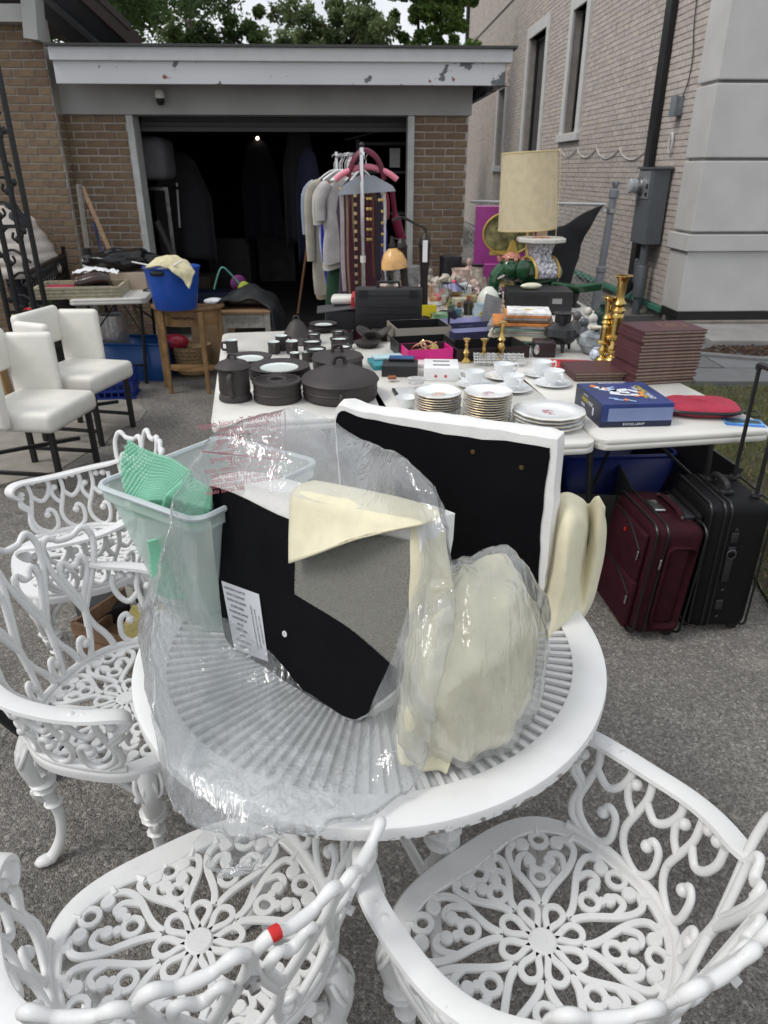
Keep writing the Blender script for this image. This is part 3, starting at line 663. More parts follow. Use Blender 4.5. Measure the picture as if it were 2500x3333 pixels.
for k in range(NS):
    a = 2*math.pi*k/NS
    if k % 2: r0, r1 = .215, .437
    else: r0, r1 = .098, .437
    key = 'slat_mesh%d' % (k % 2)
    if k < 2:
        b = MB(); w0, w1 = (.0022 if k%2==0 else .0033), .0052
        b.add([(r0,-w0,TZ-.010),(r1,-w1,TZ-.010),(r1,w1,TZ-.010),(r0,w0,TZ-.010),(r0,-w0,TZ-.0015),(r1,-w1,TZ-.0015),(r1,w1,TZ-.0015),(r0,w0,TZ-.0015)], [(3,2,1,0),(4,5,6,7),(0,1,5,4),(1,2,6,5),(2,3,7,6),(3,0,4,7)])
        o = b.build('slat', WHITE, rt, smooth=False, bevel=.0012); o.rotation_euler = (0,0,a)
        if k == 0: s_a = o
        else: s_b = o
    else: share(s_a if k%2==0 else s_b, 'slat', rt, rot=(0,0,a))
lg = cab_leg(TZ-.03, 1.25).build('leg', WHITE, rt); lg.location = (.30*math.cos(.5),.30*math.sin(.5),0); lg.rotation_euler = (0,0,.5)
for k in range(1,4): a = .5+k*math.pi/2; share(lg, 'leg', rt, (.30*math.cos(a),.30*math.sin(a),0), (0,0,a))
cr = MB()
for k in range(2):
    a = .5+k*math.pi/2; c_, s_ = math.cos(a), math.sin(a)
    cr.tube(smooth_path([(.29*c_,.29*s_,.24),(.12*c_,.12*s_,.27),(0,0,.25+k*.012),(-.12*c_,-.12*s_,.27),(-.29*c_,-.29*s_,.24)],5), .012, 8)
cr.build('stretcher', WHITE, rt)
# --- cast garden armchair ---
SZ = .43
def Rout(a):   # seat outline radius; a=0 towards the back (-x), pi towards the front (+x)
    c_, s_ = math.cos(a), math.sin(a)      # c>0 back
    bx = .215 if c_ > 0 else .235; by = .25; p = 2.25 if c_ > 0 else 3.2
    return (abs(c_/bx)**p+abs(s_/by)**p)**(-1/p)
def P3(a, h, extra=0):   # point on the wrap-round back / arm surface; a in radians from the back centre
    r = Rout(a)-.012+extra + .24*h + .10*h*h
    return Vector((-r*math.cos(a), r*math.sin(a), SZ+h))
def on_surf(pts, k=5, scl=None):
    q = []
    for u, h in smooth_path([(p[0],p[1],0) for p in pts], k) and [(v.x, v.y) for v in smooth_path([(p[0],p[1],0) for p in pts], k)]: q.append(P3(u, h))
    return q
def bar(b, pts, r=.0085, k=5, n=8, taper=None, flat=.8):
    sp = smooth_path([(p[0],p[1],0) for p in pts], k); pts3 = [P3(v.x, v.y) for v in sp]
    ups = [Vector((-math.cos(v.x), math.sin(v.x), -.3)) for v in sp]
    m = len(pts3); rs = r if not taper else [r*(taper[0]+(taper[1]-taper[0])*i/(m-1)) for i in range(m)]
    b.tube(pts3, rs, n, flat=flat, up=ups)
def blob(b, u, h, r): p = P3(u,h); b.ball(p, r, 12)
def lobed(b, pts, r, lobes):
    sp = smooth_path([(p[0],p[1],0) for p in pts], 7); p3 = [P3(v.x, v.y) for v in sp]; m = len(p3)
    b.tube(p3, [r*(.78+.26*abs(math.cos(math.pi*lobes*(1-i/(m-1))))**.8) for i in range(m)], 10)
def make_chair(label):
    t = thing('garden_armchair', label, 'armchair', (0,0,0), 0, 'white cast garden armchairs')
    # seat rim
    b = MB(); n = 72; ring = []
    for k in range(n):
        a = 2*math.pi*k/n; r = Rout(a); c_, s_ = math.cos(a), math.sin(a)
        wd = .03 + .03*max(0, -c_)**2
        ring.append([(-q*c_, q*s_, z) for q, z in ((r-wd,SZ-.010),(r-wd,SZ-.001),(r-wd+.003,SZ+.0015),(r-.006,SZ+.0015),(r-.001,SZ-.004),(r,SZ-.010),(r-.002,SZ-.028),(r-.008,SZ-.030),(r-.012,SZ-.012))])
    vs = [p for q in ring for p in q]; m = 9
    b.add(vs, [(k*m+j, k*m+(j+1)%m, ((k+1)%n)*m+(j+1)%m, ((k+1)%n)*m+j) for k in range(n) for j in range(m)])
    b.build('seat_rim', WHITE, t)
    # seat lattice: rosette of eight petals and eight lyre scrolls
    L = MB(); zz = SZ-.005
    def Q(r, a):
        rin = Rout(a)-(.028+.03*max(0,-math.cos(a))**2); f = r if r < .09 else .09+(r-.09)/(.16)*(rin-.09)
        return Vector((-f*math.cos(a), f*math.sin(a), zz))
    def lb(pts, r=.0066, k=5, closed=False, tp=None):
        sp = smooth_path([(p[0],p[1],0) for p in pts], k, closed); p3 = [Q(v.x, v.y) for v in sp]; mm_ = len(p3)
        rs = r if not tp else [r*(tp[0]+(tp[1]-tp[0])*i/(mm_-1)) for i in range(mm_)]
        L.tube(p3, rs, 8, flat=.8, up=(0,0,1), closed=closed, sec=SECF)
    L.lathe([(.024,zz-.007),(.026,zz+.003),(.022,zz+.0072),(0,zz+.0074)], n=16)
    W8 = math.pi/8
    for s in range(8):
        a0 = s*math.pi/4
        ac = a0+W8   # petal centre
        pet = [(.022,ac),(.038,ac-.18),(.053,ac-.27),(.068,ac-.22),(.076,ac),(.068,ac+.22),(.053,ac+.27),(.038,ac+.18)]
        lb(pet, .006, 4, True)
        for sg in (1, -1):
            A = lambda d: a0+sg*d
            lb([(.070,A(.05)),(.095,A(.13)),(.13,A(.245)),(.165,A(.325)),(.20,A(.35)),(.228,A(.325)),(.240,A(.255)),(.238,A(.19)),(.226,A(.155))], .0070, 4)
            L.lathe([(.014,zz-.007),(.015,zz+.002),(.0125,zz+.0066),(0,zz+.0068)], (Q(.226,A(.165)).x,Q(.226,A(.165)).y,0), 12)
            lb([(.160,A(.315)),(.187,A(.26)),(.197,A(.22)),(.198,A(.165)),(.192,A(.115)),(.178,A(.105))], .0066, 4)
            [L.lathe([(q_*1.0,zz-.006),(q_*1.05,zz+.002),(q_*.85,zz+.006),(0,zz+.0062)], (Q(r_,A(a_)).x,Q(r_,A(a_)).y,0), 10) for r_,a_,q_ in ((.177,.115,.0125),(.158,.085,.009))]
        for r_, q_ in ((.134,.0165),(.229,.0165)):
            c3 = Q(r_, a0); pts = [c3+Vector((q_*math.cos(k*.5236), q_*math.sin(k*.5236), 0)) for k in range(12)]
            L.tube(pts, .0060, 8, flat=1.05, up=(0,0,1), closed=True, sec=SECF)
        L.tube([Q(.245,a0-.02),Q(.262,a0-.02)], .008, 6); 
        for sg in (1,-1): L.tube([Q(.236,a0+sg*.26),Q(.262,a0+sg*.29)], .0085, 6)
    L.build('seat_lattice', WHITE, t, merge=False, ang=46)
    # back: four hearts with beaded tops
    B = MB(); wdt = R(26)
    for hI in range(4):
        c0 = (hI-1.5)*wdt; w_ = wdt*.49
        tf = 1.06-.09*(abs(hI-1.5)>1)
        for sg in (1,-1):
            A = lambda d: c0+sg*d*w_
            H = lambda h: h*tf
            bar(B, [(A(0),H(.135)),(A(.45),H(.195)),(A(.86),H(.265)),(A(.98),H(.318)),(A(.90),H(.345))], .0088, 5)
            lobed(B, [(A(.93),H(.335)),(A(.84),H(.352)),(A(.66),H(.360)),(A(.46),H(.353)),(A(.28),H(.345)),(A(0),H(.343))], .0092, 1.5)
            bar(B, [(A(0),H(.158)),(A(.38),H(.215)),(A(.56),H(.248)),(A(.54),H(.270))], .0085, 5)
            lobed(B, [(A(.55),H(.266)),(A(.47),H(.281)),(A(.30),H(.282)),(A(.14),H(.268)),(A(0),H(.264))], .0088, 1.0)
        bar(B, [(c0,.16*tf),(c0,.12),(c0-.05*w_,.09)], .0105)
        bar(B, [(c0,.12),(c0+.25*w_,.085),(c0+.62*w_,.055),(c0+.9*w_,.025),(c0+.98*w_,.004)], .0092)
        bar(B, [(c0,.11),(c0-.1*w_,.06),(c0-.3*w_,.015),(c0-.62*w_,.006),(c0-.84*w_,.03),(c0-.76*w_,.06),(c0-.55*w_,.066),(c0-.44*w_,.05)], .0088)
        blob(B, c0-.46*w_, .049, .0135)
    # lower band along the seat edge
    for sg in (1,-1): bar(B, [(sg*R(1),.004),(sg*R(30),.004),(sg*R(60),.004),(sg*R(95),.004),(sg*R(122),.004)], .011, 5)
    B.build('backrest', WHITE, t, merge=False, ang=62)
    for sg in (1,-1):
        Ar = MB()
        path = [(R(47)*sg,.25),(R(58)*sg,.232),(R(75)*sg,.215),(R(92)*sg,.205),(R(108)*sg,.203),(R(119)*sg,.205),(R(125)*sg,.198),(R(127.5)*sg,.18),(R(125)*sg,.16),(R(121)*sg,.155)]
        sp = smooth_path([(p[0],p[1],0) for p in path], 5); c3 = [P3(v.x,v.y) for v in sp]; nn_ = len(c3); vs = []
        for i, v in enumerate(sp):
            od = Vector((-math.cos(v.x), math.sin(v.x), 0)); tg = (c3[min(i+1,nn_-1)]-c3[max(i-1,0)]).normalized(); nu = od.cross(tg).normalized()
            if nu.z < 0 and i < nn_*.7: nu = -nu
            if i and nu.dot(pn) < 0: nu = -nu
            pn = nu; hw = .021*min(1, .55+i/8)
            vs += [c3[i]-od*hw-nu*.005, c3[i]+od*hw-nu*.005, c3[i]+od*(hw-.002)+nu*.003, c3[i]+od*(hw*.6)+nu*.0055, c3[i]-od*(hw*.6)+nu*.0055, c3[i]-od*(hw-.002)+nu*.003]
        Ar.add(vs, [(i*6+j, i*6+(j+1)%6, (i+1)*6+(j+1)%6, (i+1)*6+j) for i in range(nn_-1) for j in range(6)]+[(5,4,3,2,1,0),tuple((nn_-1)*6+j for j in range(6))])
        arm = Ar.build('armrest', WHITE, t)
        S = MB()
        D = lambda d: R(d)*sg
        for c0 in (66, 88, 110):
            bar(S, [(D(c0+5),.205),(D(c0+4),.16),(D(c0+6),.12),(D(c0+9),.07),(D(c0+6),.03),(D(c0-2),.008),(D(c0-8),.03),(D(c0-8),.075),(D(c0-4),.09),(D(c0-2),.07)], .0082)
            blob(S, D(c0-2.2), .072, .0125)
            bar(S, [(D(c0+4.5),.15),(D(c0-1),.125),(D(c0-6),.14),(D(c0-9),.175),(D(c0-8),.205)], .0085)
            bar(S, [(D(c0+7),.105),(D(c0+11),.125),(D(c0+12.5),.15),(D(c0+10),.165)], .0082); blob(S, D(c0+10), .165, .0115)
            blob(S, D(c0+1), .198, .012); blob(S, D(c0-4), .2, .012)
        bar(S, [(D(121),.155),(D(123),.125),(D(119),.10),(D(121),.06),(D(120),.03),(D(114),.01)], .0092)
        S.build('arm_scroll', WHITE, arm, merge=False, ang=62)
    lgs = [(-.15,.165,math.pi*.75),(-.15,-.165,-math.pi*.75),(.155,.185,math.pi*.28),(.155,-.185,-math.pi*.28)]
    l0 = None
    for x, y, a in lgs:
        if l0 is None: l0 = cab_leg(SZ-.012).build('leg', WHITE, t, ang=62); l0.location = (x,y,0); l0.rotation_euler = (0,0,a)
        else: share(l0, 'leg', t, (x,y,0), (0,0,a))
    bp = P3(0,.30); od = Vector((-1,0,.0))
    for u in (0, R(33), -R(33)):
        q = P3(u,.285 if u == 0 else .26); d = Vector((-math.cos(u), math.sin(u), -.25)).normalized()
        bo = MB(); Mq = d.to_track_quat('Z','Y').to_matrix().to_euler()
        bo.lathe([(.0115,.006),(.0115,.012),(.0075,.012),(.0075,.022),(0,.022)], q, 6, rot=Mq); bo.build('bolt', STEEL, t, smooth=False)
    return t
chD = make_chair('white cast armchair at lower right, its rosette seat empty')
chD.location = (.281,.805,0); chD.rotation_euler = (0,0,R(126))
chC = dup(chD, (-.327,.805,0), R(123), 'white cast armchair at lower left with a scrap of red tape on its back')
chA = dup(chD, (-.667,1.448,0), R(-13), 'white cast armchair on the left, tucked half under the slatted table')
chB = dup(chD, (-1.06,2.2,0), R(209), 'white cast armchair farthest back, turned away beside the clear bin')
rt_ = MB(); tp = P3(-.10,.365)
rt_.tube([P3(-.115,.3815),P3(-.095,.3825),P3(-.075,.382)], [.0098,.0102,.0098], 8, flat=1.0)
o = rt_.build('red_tape', mat('red_tape',(.55,.02,.02),.4), chC, ang=60)
# --- upholstered chair bodies with black dust cloth ---
UPH = mat('white_upholstery', (.80,.79,.77), .7, var=.04, vscale=20, bump=.12, bscale=70)
def slab_thing(name, label, P, n, outline, thick, inset, seed, iu=.02, ir=0, tw_=.03):
    t = thing(name, label, 'chair seat', (0,0,0)); rg = random.Random(seed)
    pts = [atP(px, py, P, n) for px, py in outline]
    c = sum(pts, Vector())/len(pts); back = -n if n.y < 0 else n   # away from the camera
    sp = smooth_path(pts, 5, True); m = len(sp)
    rings = [(0,.0),(-.0,.012),(.006,.03),(.008,thick*.6),(.002,thick),(-.03,thick+.006)]
    b = MB(); vs = []
    for grow, dep in rings:
        for p in sp: d = (p-c).normalized(); vs.append(p+d*(grow+.0012*rg.gauss(0,1))+back*dep)
    k = len(rings); fs = [(i*m+j, i*m+(j+1)%m, (i+1)*m+(j+1)%m, (i+1)*m+j) for i in range(k-1) for j in range(m)]
    fs += [tuple(range(m)), tuple((k-1)*m+j for j in reversed(range(m)))]
    b.add(vs, fs); b.build('upholstery', UPH, t)
    d_ = MB(); front = -back
    zm_ = max(p.z for p in sp)-c.z; upv = (Vector((0,0,1))-back*back.z).normalized()
    vs = [p-upv*(tw_*min(1,max(0,(p.z-c.z)/zm_-.62)/.2))+(c-p).normalized()*(inset+iu*max(0,(p-c).normalized().z-.35)+ir*max(0,(p-c).normalized().x-.5)+.001*math.sin(j*1.9)+.0005*rg.gauss(0,1))+front*.0025 for j, p in enumerate(sp)]
    d_.add(vs, [tuple(range(m))]); dc = d_.build('dust_cover', DUST, t, smooth=False); dc.modifiers.new('t','SOLIDIFY').thickness = .001
    return t, back
nS1 = Vector((0,0,0))
p0, p1, p2 = at(738,2080,.735), at(1160,2343,.735), at(701,1552,1.085)
nS1 = (p1-p0).cross(p2-p0).normalized()
if nS1.y > 0: nS1 = -nS1
s1, bk1 = slab_thing('chair_seat', 'white upholstered chair seat with black underside and care label inside the plastic bag', p0, nS1,
   [(690,1560),(900,1600),(1120,1640),(1350,1690),(1375,1740),(1358,1900),(1335,2100),(1312,2225),(1240,2290),(1165,2345),(1080,2310),(940,2225),(800,2130),(735,2075),(712,1900),(690,1720)], .085, .004, 3, .03)
def on1(px, py, d=0): return atP(px, py, p0, nS1)-bk1*d
lab = MB(); lab.add([on1(728,1888,.006),on1(850,1932,.006),on1(880,2150,.006),on1(770,2110,.006)], [(0,1,2,3)])
LBL = mat('label_paper',(.62,.63,.66),.6,var=.02)
lo = lab.build('care_label', LBL, s1, smooth=False); lo.modifiers.new('t','SOLIDIFY').thickness = .0006
INK = mat('print_ink',(.05,.05,.06),.7,var=0)
Lx = (on1(850,1932)-on1(728,1888)); Ly = on1(728,1888)-on1(770,2110)
lines = ['UNDER PENALTY OF LAW THIS','TAG NOT TO BE REMOVED','EXCEPT BY THE CONSUMER','ALL NEW MATERIAL','POLYURETHANE FOAM 90%','POLYESTER FIBER 10%','REG. NO.','MADE IN CHINA','NOTICE','THIS PRODUCT MEETS','REQUIREMENTS']
for k, s_ in enumerate(lines):
    f = (k+.9)/(len(lines)+1.2); c_ = on1(728,1888,.0075).lerp(on1(770,2110,.0075), f)+Lx*.34
    text('label_line', s_, .0068, INK, s1, frame(c_, Lx, Ly), ext=.0001, sx=.72)
for k, s_ in enumerate(['WARNING: This product can expose you to chemicals','which is known to the State of California to cause','cancer or other reproductive harm.']):
    c_ = on1(728,1888,.0075).lerp(on1(770,2110,.0075), .52)+Lx*(.72+.09*k)
    text('label_line', s_, .0058, INK, s1, frame(c_, -Ly, Lx), ext=.0001, sx=.72)
tg = MB().lathe([(.0065,0),(.0065,.0012),(0,.0013)], (0,0,0), 16); to = tg.build('number_tag', mat('tag_white',(.7,.7,.7),.5), s1)
q_ = (-bk1).to_track_quat('Z','Y'); to.rotation_euler = q_.to_euler(); to.location = on1(932,2061,.004)
text('tag_number','1',.009,INK,s1,frame(on1(932,2061,.0058),Lx,Ly))
# second seat
q0 = Vector((.345,1.375,.728)); d2 = Vector((.93,-.37,0)).normalized(); nS2 = d2.cross((Vector((.36,1.406,1.15))-q0)).normalized()
if nS2.y > 0: nS2 = -nS2
s2, bk2 = slab_thing('chair_seat', 'bare white upholstered chair seat with black underside leaning behind the bagged one', q0, nS2,
   [(1092,1330),(1180,1342),(1400,1372),(1620,1402),(1790,1428),(1815,1450),(1806,1560),(1785,1800),(1762,1960),(1742,2040),(1700,2056),(1500,1985),(1300,1915),(1160,1870),(1120,1700),(1100,1500)], .08, .004, 4, .02, .04, .006)
def on2(px,py,d=0): return atP(px,py,q0,nS2)-bk2*d
for px,py in ((1698,1521),(1540,1470)):
    sc_ = MB().lathe([(.006,0),(.005,.002),(.002,.0025),(0,.001)],(0,0,0),10).build('screw', mat('brown_screw',(.12,.07,.03),.4,metal=.6), s2); sc_.location = on2(px,py,.003); sc_.rotation_euler = (-bk2).to_track_quat('Z','Y').to_euler()
# --- foam sheets ---
def sheet(name, ctrl, label, cat, m, sub=2, solid=.004, nz_=.004, ns=9, top=True, parent=None):
    """ctrl: rows of 3D points -> smooth bicubic-ish grid"""
    rows = [smooth_path(r, 6) for r in ctrl]; nc = len(rows[0]); cols = [smooth_path([r[j] for r in rows], 6) for j in range(nc)]
    nr = len(cols[0]); b = MB(); vs = []
    for i in range(nr):
        for j in range(nc):
            p = cols[j][i]; vs.append(p+Vector(noise.noise_vector(p*ns))*nz_)
    b.add(vs, [(i*nc+j, i*nc+j+1, (i+1)*nc+j+1, (i+1)*nc+j) for i in range(nr-1) for j in range(nc-1)])
    o = b.build(name, m, parent, ang=80); md = o.modifiers.new('thickness','SOLIDIFY'); md.thickness = solid; md.offset = 0
    if label: tag(o, label, cat)
    return o
P1 = lambda px, py, d: atP(px, py, p0, nS1)-bk1*d       # d in front of the black underside
sheet('foam_sheet', [[P1(962,1580,-.05),P1(1120,1608,-.05),P1(1280,1650,-.05),P1(1390,1690,-.05)],
                     [P1(964,1596,.006),P1(1110,1630,.008),P1(1270,1668,.012),P1(1402,1700,.012)],
                     [P1(970,1700,.02),P1(1090,1705,.026),P1(1210,1715,.034),P1(1330,1712,.028)],
                     [P1(985,1822,.032),P1(1050,1800,.04),P1(1130,1768,.05),P1(1215,1732,.042)]],
      'cream foam corner folded down over the bagged seat', 'foam sheet', FOAM, nz_=.002)
SHEER = bpy.data.materials.new('sheer_foam_film'); SHEER.use_nodes = True
t_, b_, L_ = tree_of(SHEER); b_.inputs['Base Color'].default_value = (.30,.295,.265,1); b_.inputs['Roughness'].default_value = .9; b_.inputs['Alpha'].default_value = .46
nn2 = t_.nodes.new('ShaderNodeTexNoise'); nn2.inputs['Scale'].default_value = 350; cc = t_.nodes.new('ShaderNodeTexCoord'); L_(cc.outputs['Object'], nn2.inputs['Vector'])
mm2 = t_.nodes.new('ShaderNodeMapRange'); mm2.inputs['From Min'].default_value = .3; mm2.inputs['From Max'].default_value = .7; mm2.inputs['To Min'].default_value = .3; mm2.inputs['To Max'].default_value = .75; L_(nn2.outputs['Fac'], mm2.inputs['Value']); L_(mm2.outputs['Result'], b_.inputs['Alpha'])
sheet('foam_film', [[P1(968,1750,.004),P1(1100,1760,.005),P1(1230,1740,.006),P1(1350,1760,.006)],
                    [P1(966,1850,.004),P1(1100,1880,.005),P1(1230,1890,.006),P1(1348,1900,.006)],
                    [P1(964,1925,.004),P1(1080,1985,.005),P1(1200,2020,.006),P1(1335,2050,.006)],
                    [P1(966,1930,.004),P1(1080,2000,.005),P1(1170,2060,.006),P1(1315,2190,.006)]],
      'thin grey see-through foam film across the right of the black underside', 'foam sheet', SHEER, solid=.001, nz_=.001)
# foam wrapped round the right edge of the bagged seat
sheet('foam_sheet', [[P1(1330,1712,-0.042),P1(1334,1712,-0.046),P1(1338,1713,-0.053),P1(1343,1714,-0.065),P1(1347,1715,-0.080),P1(1352,1716,-0.100)],
[P1(1340,1700,-0.004),P1(1346,1701,-0.008),P1(1352,1703,-0.015),P1(1359,1704,-0.027),P1(1365,1706,-0.042),P1(1372,1708,-0.062)],
[P1(1346,1770,0.008),P1(1355,1774,0.004),P1(1364,1778,-0.003),P1(1373,1782,-0.015),P1(1382,1786,-0.030),P1(1392,1790,-0.050)],
[P1(1346,1880,0.008),P1(1359,1887,0.004),P1(1372,1894,-0.003),P1(1385,1901,-0.015),P1(1398,1908,-0.030),P1(1412,1915,-0.050)],
[P1(1342,2010,0.007),P1(1359,2020,0.006),P1(1376,2030,-0.004),P1(1393,2040,-0.013),P1(1410,2050,-0.031),P1(1428,2060,-0.049)],
[P1(1334,2130,0.006),P1(1355,2144,0.007),P1(1377,2158,-0.005),P1(1398,2172,-0.012),P1(1420,2186,-0.032),P1(1442,2200,-0.047)],
[P1(1322,2230,0.010),P1(1347,2250,0.014),P1(1373,2270,-0.001),P1(1398,2290,-0.006),P1(1424,2310,-0.028),P1(1450,2330,-0.041)],
[P1(1322,2340,0.024),P1(1347,2362,0.030),P1(1373,2384,0.013),P1(1398,2406,0.011),P1(1424,2428,-0.014),P1(1450,2450,-0.024)],
[P1(1340,2440,0.033),P1(1360,2458,0.041),P1(1380,2476,0.022),P1(1400,2494,0.022),P1(1420,2512,-0.005),P1(1440,2530,-0.013)]],
      'cream foam draped down the right edge of the bagged seat', 'foam sheet', FOAM, nz_=.004, ns=14)
# big foam bundle at right on the table (inside clear plastic)
fb = MB()
cF = Vector((.165,1.06,TZ+.125))
def bundle(u, v):
    a = u*2*math.pi; ph = (v-.5)*math.pi
    d = Vector((math.cos(ph)*math.cos(a), math.cos(ph)*math.sin(a), math.sin(ph)))
    q = 1+.16*fbm((d.x*1.6+3, d.y*1.6, d.z*1.2))+(.022*math.sin(a*9+1.5*math.sin(ph*2))+.010*math.sin(a*17+2*ph))*math.cos(ph)*(1.1-.7*math.sin(ph))
    p = Vector((d.x*.10*q, d.y*.19*q, d.z*.18*q*(1.0))); 
    p = Euler((0,R(-8),R(-35))).to_matrix()@p
    z = max(cF.z+p.z, TZ+.004+.004*(1+math.sin(a*7))); return (cF.x+p.x, cF.y+p.y, z)
fb.grid(bundle, 56, 34)
tag(fb.build('foam_bundle', FOAM, ang=80), 'crumpled cream foam bundle under clear plastic on the slatted table', 'foam')
# folded foam sheet standing at the right of the second seat, overhanging the table
def A2(px, py, Y): return atY(px, py, Y)
sheet('foam_sheet', [[A2(1808,1612,1.46),A2(1850,1606,1.46),A2(1890,1622,1.47),A2(1915,1640,1.49),A2(1945,1612,1.46),A2(1968,1650,1.45)],
                     [A2(1800,1720,1.44),A2(1845,1710,1.38),A2(1895,1715,1.42),A2(1915,1725,1.50),A2(1945,1715,1.45),A2(1970,1740,1.47)],
                     [A2(1790,1850,1.41),A2(1835,1850,1.35),A2(1870,1850,1.40),A2(1895,1855,1.48),A2(1930,1850,1.45),A2(1955,1850,1.49)],
                     [A2(1772,1970,1.38),A2(1815,1985,1.34),A2(1850,1985,1.37),A2(1880,1985,1.42),A2(1905,1975,1.43),A2(1925,1960,1.46)],
                     [A2(1755,2080,1.31),A2(1785,2075,1.31),A2(1810,2070,1.33),A2(1830,2060,1.35),A2(1850,2050,1.38),A2(1868,2040,1.40)],
                     [A2(1742,2140,1.262),A2(1750,2138,1.265),A2(1757,2134,1.268),A2(1764,2128,1.272),A2(1770,2122,1.276),A2(1776,2116,1.28)]],
      'cream foam sheet folded upright at the right edge of the round table', 'foam sheet', FOAM, solid=.006, nz_=.003)
# --- plastic bags ---
def plastic(name, haze=.16, tint=(.93,.95,.97)):
    m = bpy.data.materials.new(name); m.use_nodes = True; t = m.node_tree; L = t.links.new; t.nodes.remove(t.nodes['Principled BSDF']); o_ = t.nodes['Material Output']
    tr = t.nodes.new('ShaderNodeBsdfTransparent'); tr.inputs[0].default_value = (.97,.98,.985,1)
    df = t.nodes.new('ShaderNodeBsdfDiffuse'); df.inputs['Color'].default_value = (.96,.975,1,1); tl = t.nodes.new('ShaderNodeBsdfTranslucent'); tl.inputs['Color'].default_value = (*tint,1)
    gl = t.nodes.new('ShaderNodeBsdfGlossy'); gl.inputs['Roughness'].default_value = .07
    m1 = t.nodes.new('ShaderNodeMixShader'); m1.inputs[0].default_value = .6; L(df.outputs[0], m1.inputs[1]); L(tl.outputs[0], m1.inputs[2])
    co = t.nodes.new('ShaderNodeTexCoord'); n = t.nodes.new('ShaderNodeTexNoise'); n.inputs['Scale'].default_value = 9; n.inputs['Detail'].default_value = 8; n.inputs['Distortion'].default_value = 1.2; L(co.outputs['Object'], n.inputs['Vector'])
    mr = t.nodes.new('ShaderNodeMapRange'); mr.inputs['From Min'].default_value = .3; mr.inputs['From Max'].default_value = .75; mr.inputs['To Min'].default_value = haze*.35; mr.inputs['To Max'].default_value = haze*1.7; L(n.outputs['Fac'], mr.inputs['Value'])
    lw_ = t.nodes.new('ShaderNodeLayerWeight'); lw_.inputs['Blend'].default_value = .35
    ad = t.nodes.new('ShaderNodeMath'); ad.operation = 'MULTIPLY_ADD'; ad.inputs[1].default_value = .32; L(lw_.outputs['Facing'], ad.inputs[0]); L(mr.outputs['Result'], ad.inputs[2])
    m2 = t.nodes.new('ShaderNodeMixShader'); L(ad.outputs[0], m2.inputs[0]); L(tr.outputs[0], m2.inputs[1]); L(m1.outputs[0], m2.inputs[2])
    l2 = t.nodes.new('ShaderNodeLayerWeight'); l2.inputs['Blend'].default_value = .5; pw = t.nodes.new('ShaderNodeMath'); pw.operation = 'POWER'; pw.inputs[1].default_value = 3.0; L(l2.outputs['Facing'], pw.inputs[0])
    fz = t.nodes.new('ShaderNodeMath'); fz.operation = 'MULTIPLY_ADD'; fz.inputs[1].default_value = .65; fz.inputs[2].default_value = .11; L(pw.outputs[0], fz.inputs[0])
    m3 = t.nodes.new('ShaderNodeMixShader'); L(fz.outputs[0], m3.inputs[0]); L(m2.outputs[0], m3.inputs[1]); L(gl.outputs[0], m3.inputs[2])
    # fine crinkle
    v = t.nodes.new('ShaderNodeTexVoronoi'); v.feature = 'DISTANCE_TO_EDGE'; v.inputs['Scale'].default_value = 16; L(n.outputs['Color'], v.inputs['Vector'])
    vm = t.nodes.new('ShaderNodeMix'); vm.data_type = 'RGBA'; vm.blend_type = 'ADD'; vm.inputs['Factor'].default_value = .25; L(co.outputs['Object'], vm.inputs['A']); L(n.outputs['Color'], vm.inputs['B']); L(vm.outputs['Result'], v.inputs['Vector'])
    sm = t.nodes.new('ShaderNodeMath'); sm.operation = 'SQRT'; L(v.outputs['Distance'], sm.inputs[0])
    bp = t.nodes.new('ShaderNodeBump'); bp.inputs['Strength'].default_value = .14; bp.inputs['Distance'].default_value = .008; L(sm.outputs[0], bp.inputs['Height'])
    n5 = t.nodes.new('ShaderNodeTexNoise'); n5.inputs['Scale'].default_value = 30; n5.inputs['Detail'].default_value = 2; n5.inputs['Distortion'].default_value = 1.2; mp5 = t.nodes.new('ShaderNodeMapping'); mp5.inputs['Scale'].default_value = (1.5,.7,.28); mp5.inputs['Rotation'].default_value = (.3,.5,.4); L(co.outputs['Object'], mp5.inputs['Vector']); L(mp5.outputs['Vector'], n5.inputs['Vector'])
    b5 = t.nodes.new('ShaderNodeBump'); b5.inputs['Strength'].default_value = .5; b5.inputs['Distance'].default_value = .012; L(n5.outputs['Fac'], b5.inputs['Height']); L(bp.outputs['Normal'], b5.inputs['Normal'])
    L(b5.outputs['Normal'], gl.inputs['Normal']); L(b5.outputs['Normal'], l2.inputs['Normal'])
    for q in (df, tl): L(bp.outputs['Normal'], q.inputs['Normal'])
    L(m3.outputs[0], o_.inputs['Surface']); return m
BAGM = plastic('clear_polythene', .13)
def crumple(p, s=1.0):
    q = p+Vector(noise.noise_vector(p*4))*.06
    a = max(0,1-3.2*abs(noise.noise(Vector((q.x*5,q.y*5,q.z*3.2))+Vector((3,1,7)))))**2; b2 = max(0,1-3*abs(noise.noise(q*12+Vector((9,4,2)))))**2; c2 = noise.noise(p*3.3)
    return s*(.006*a+.001*b2+.013*c2-.003)
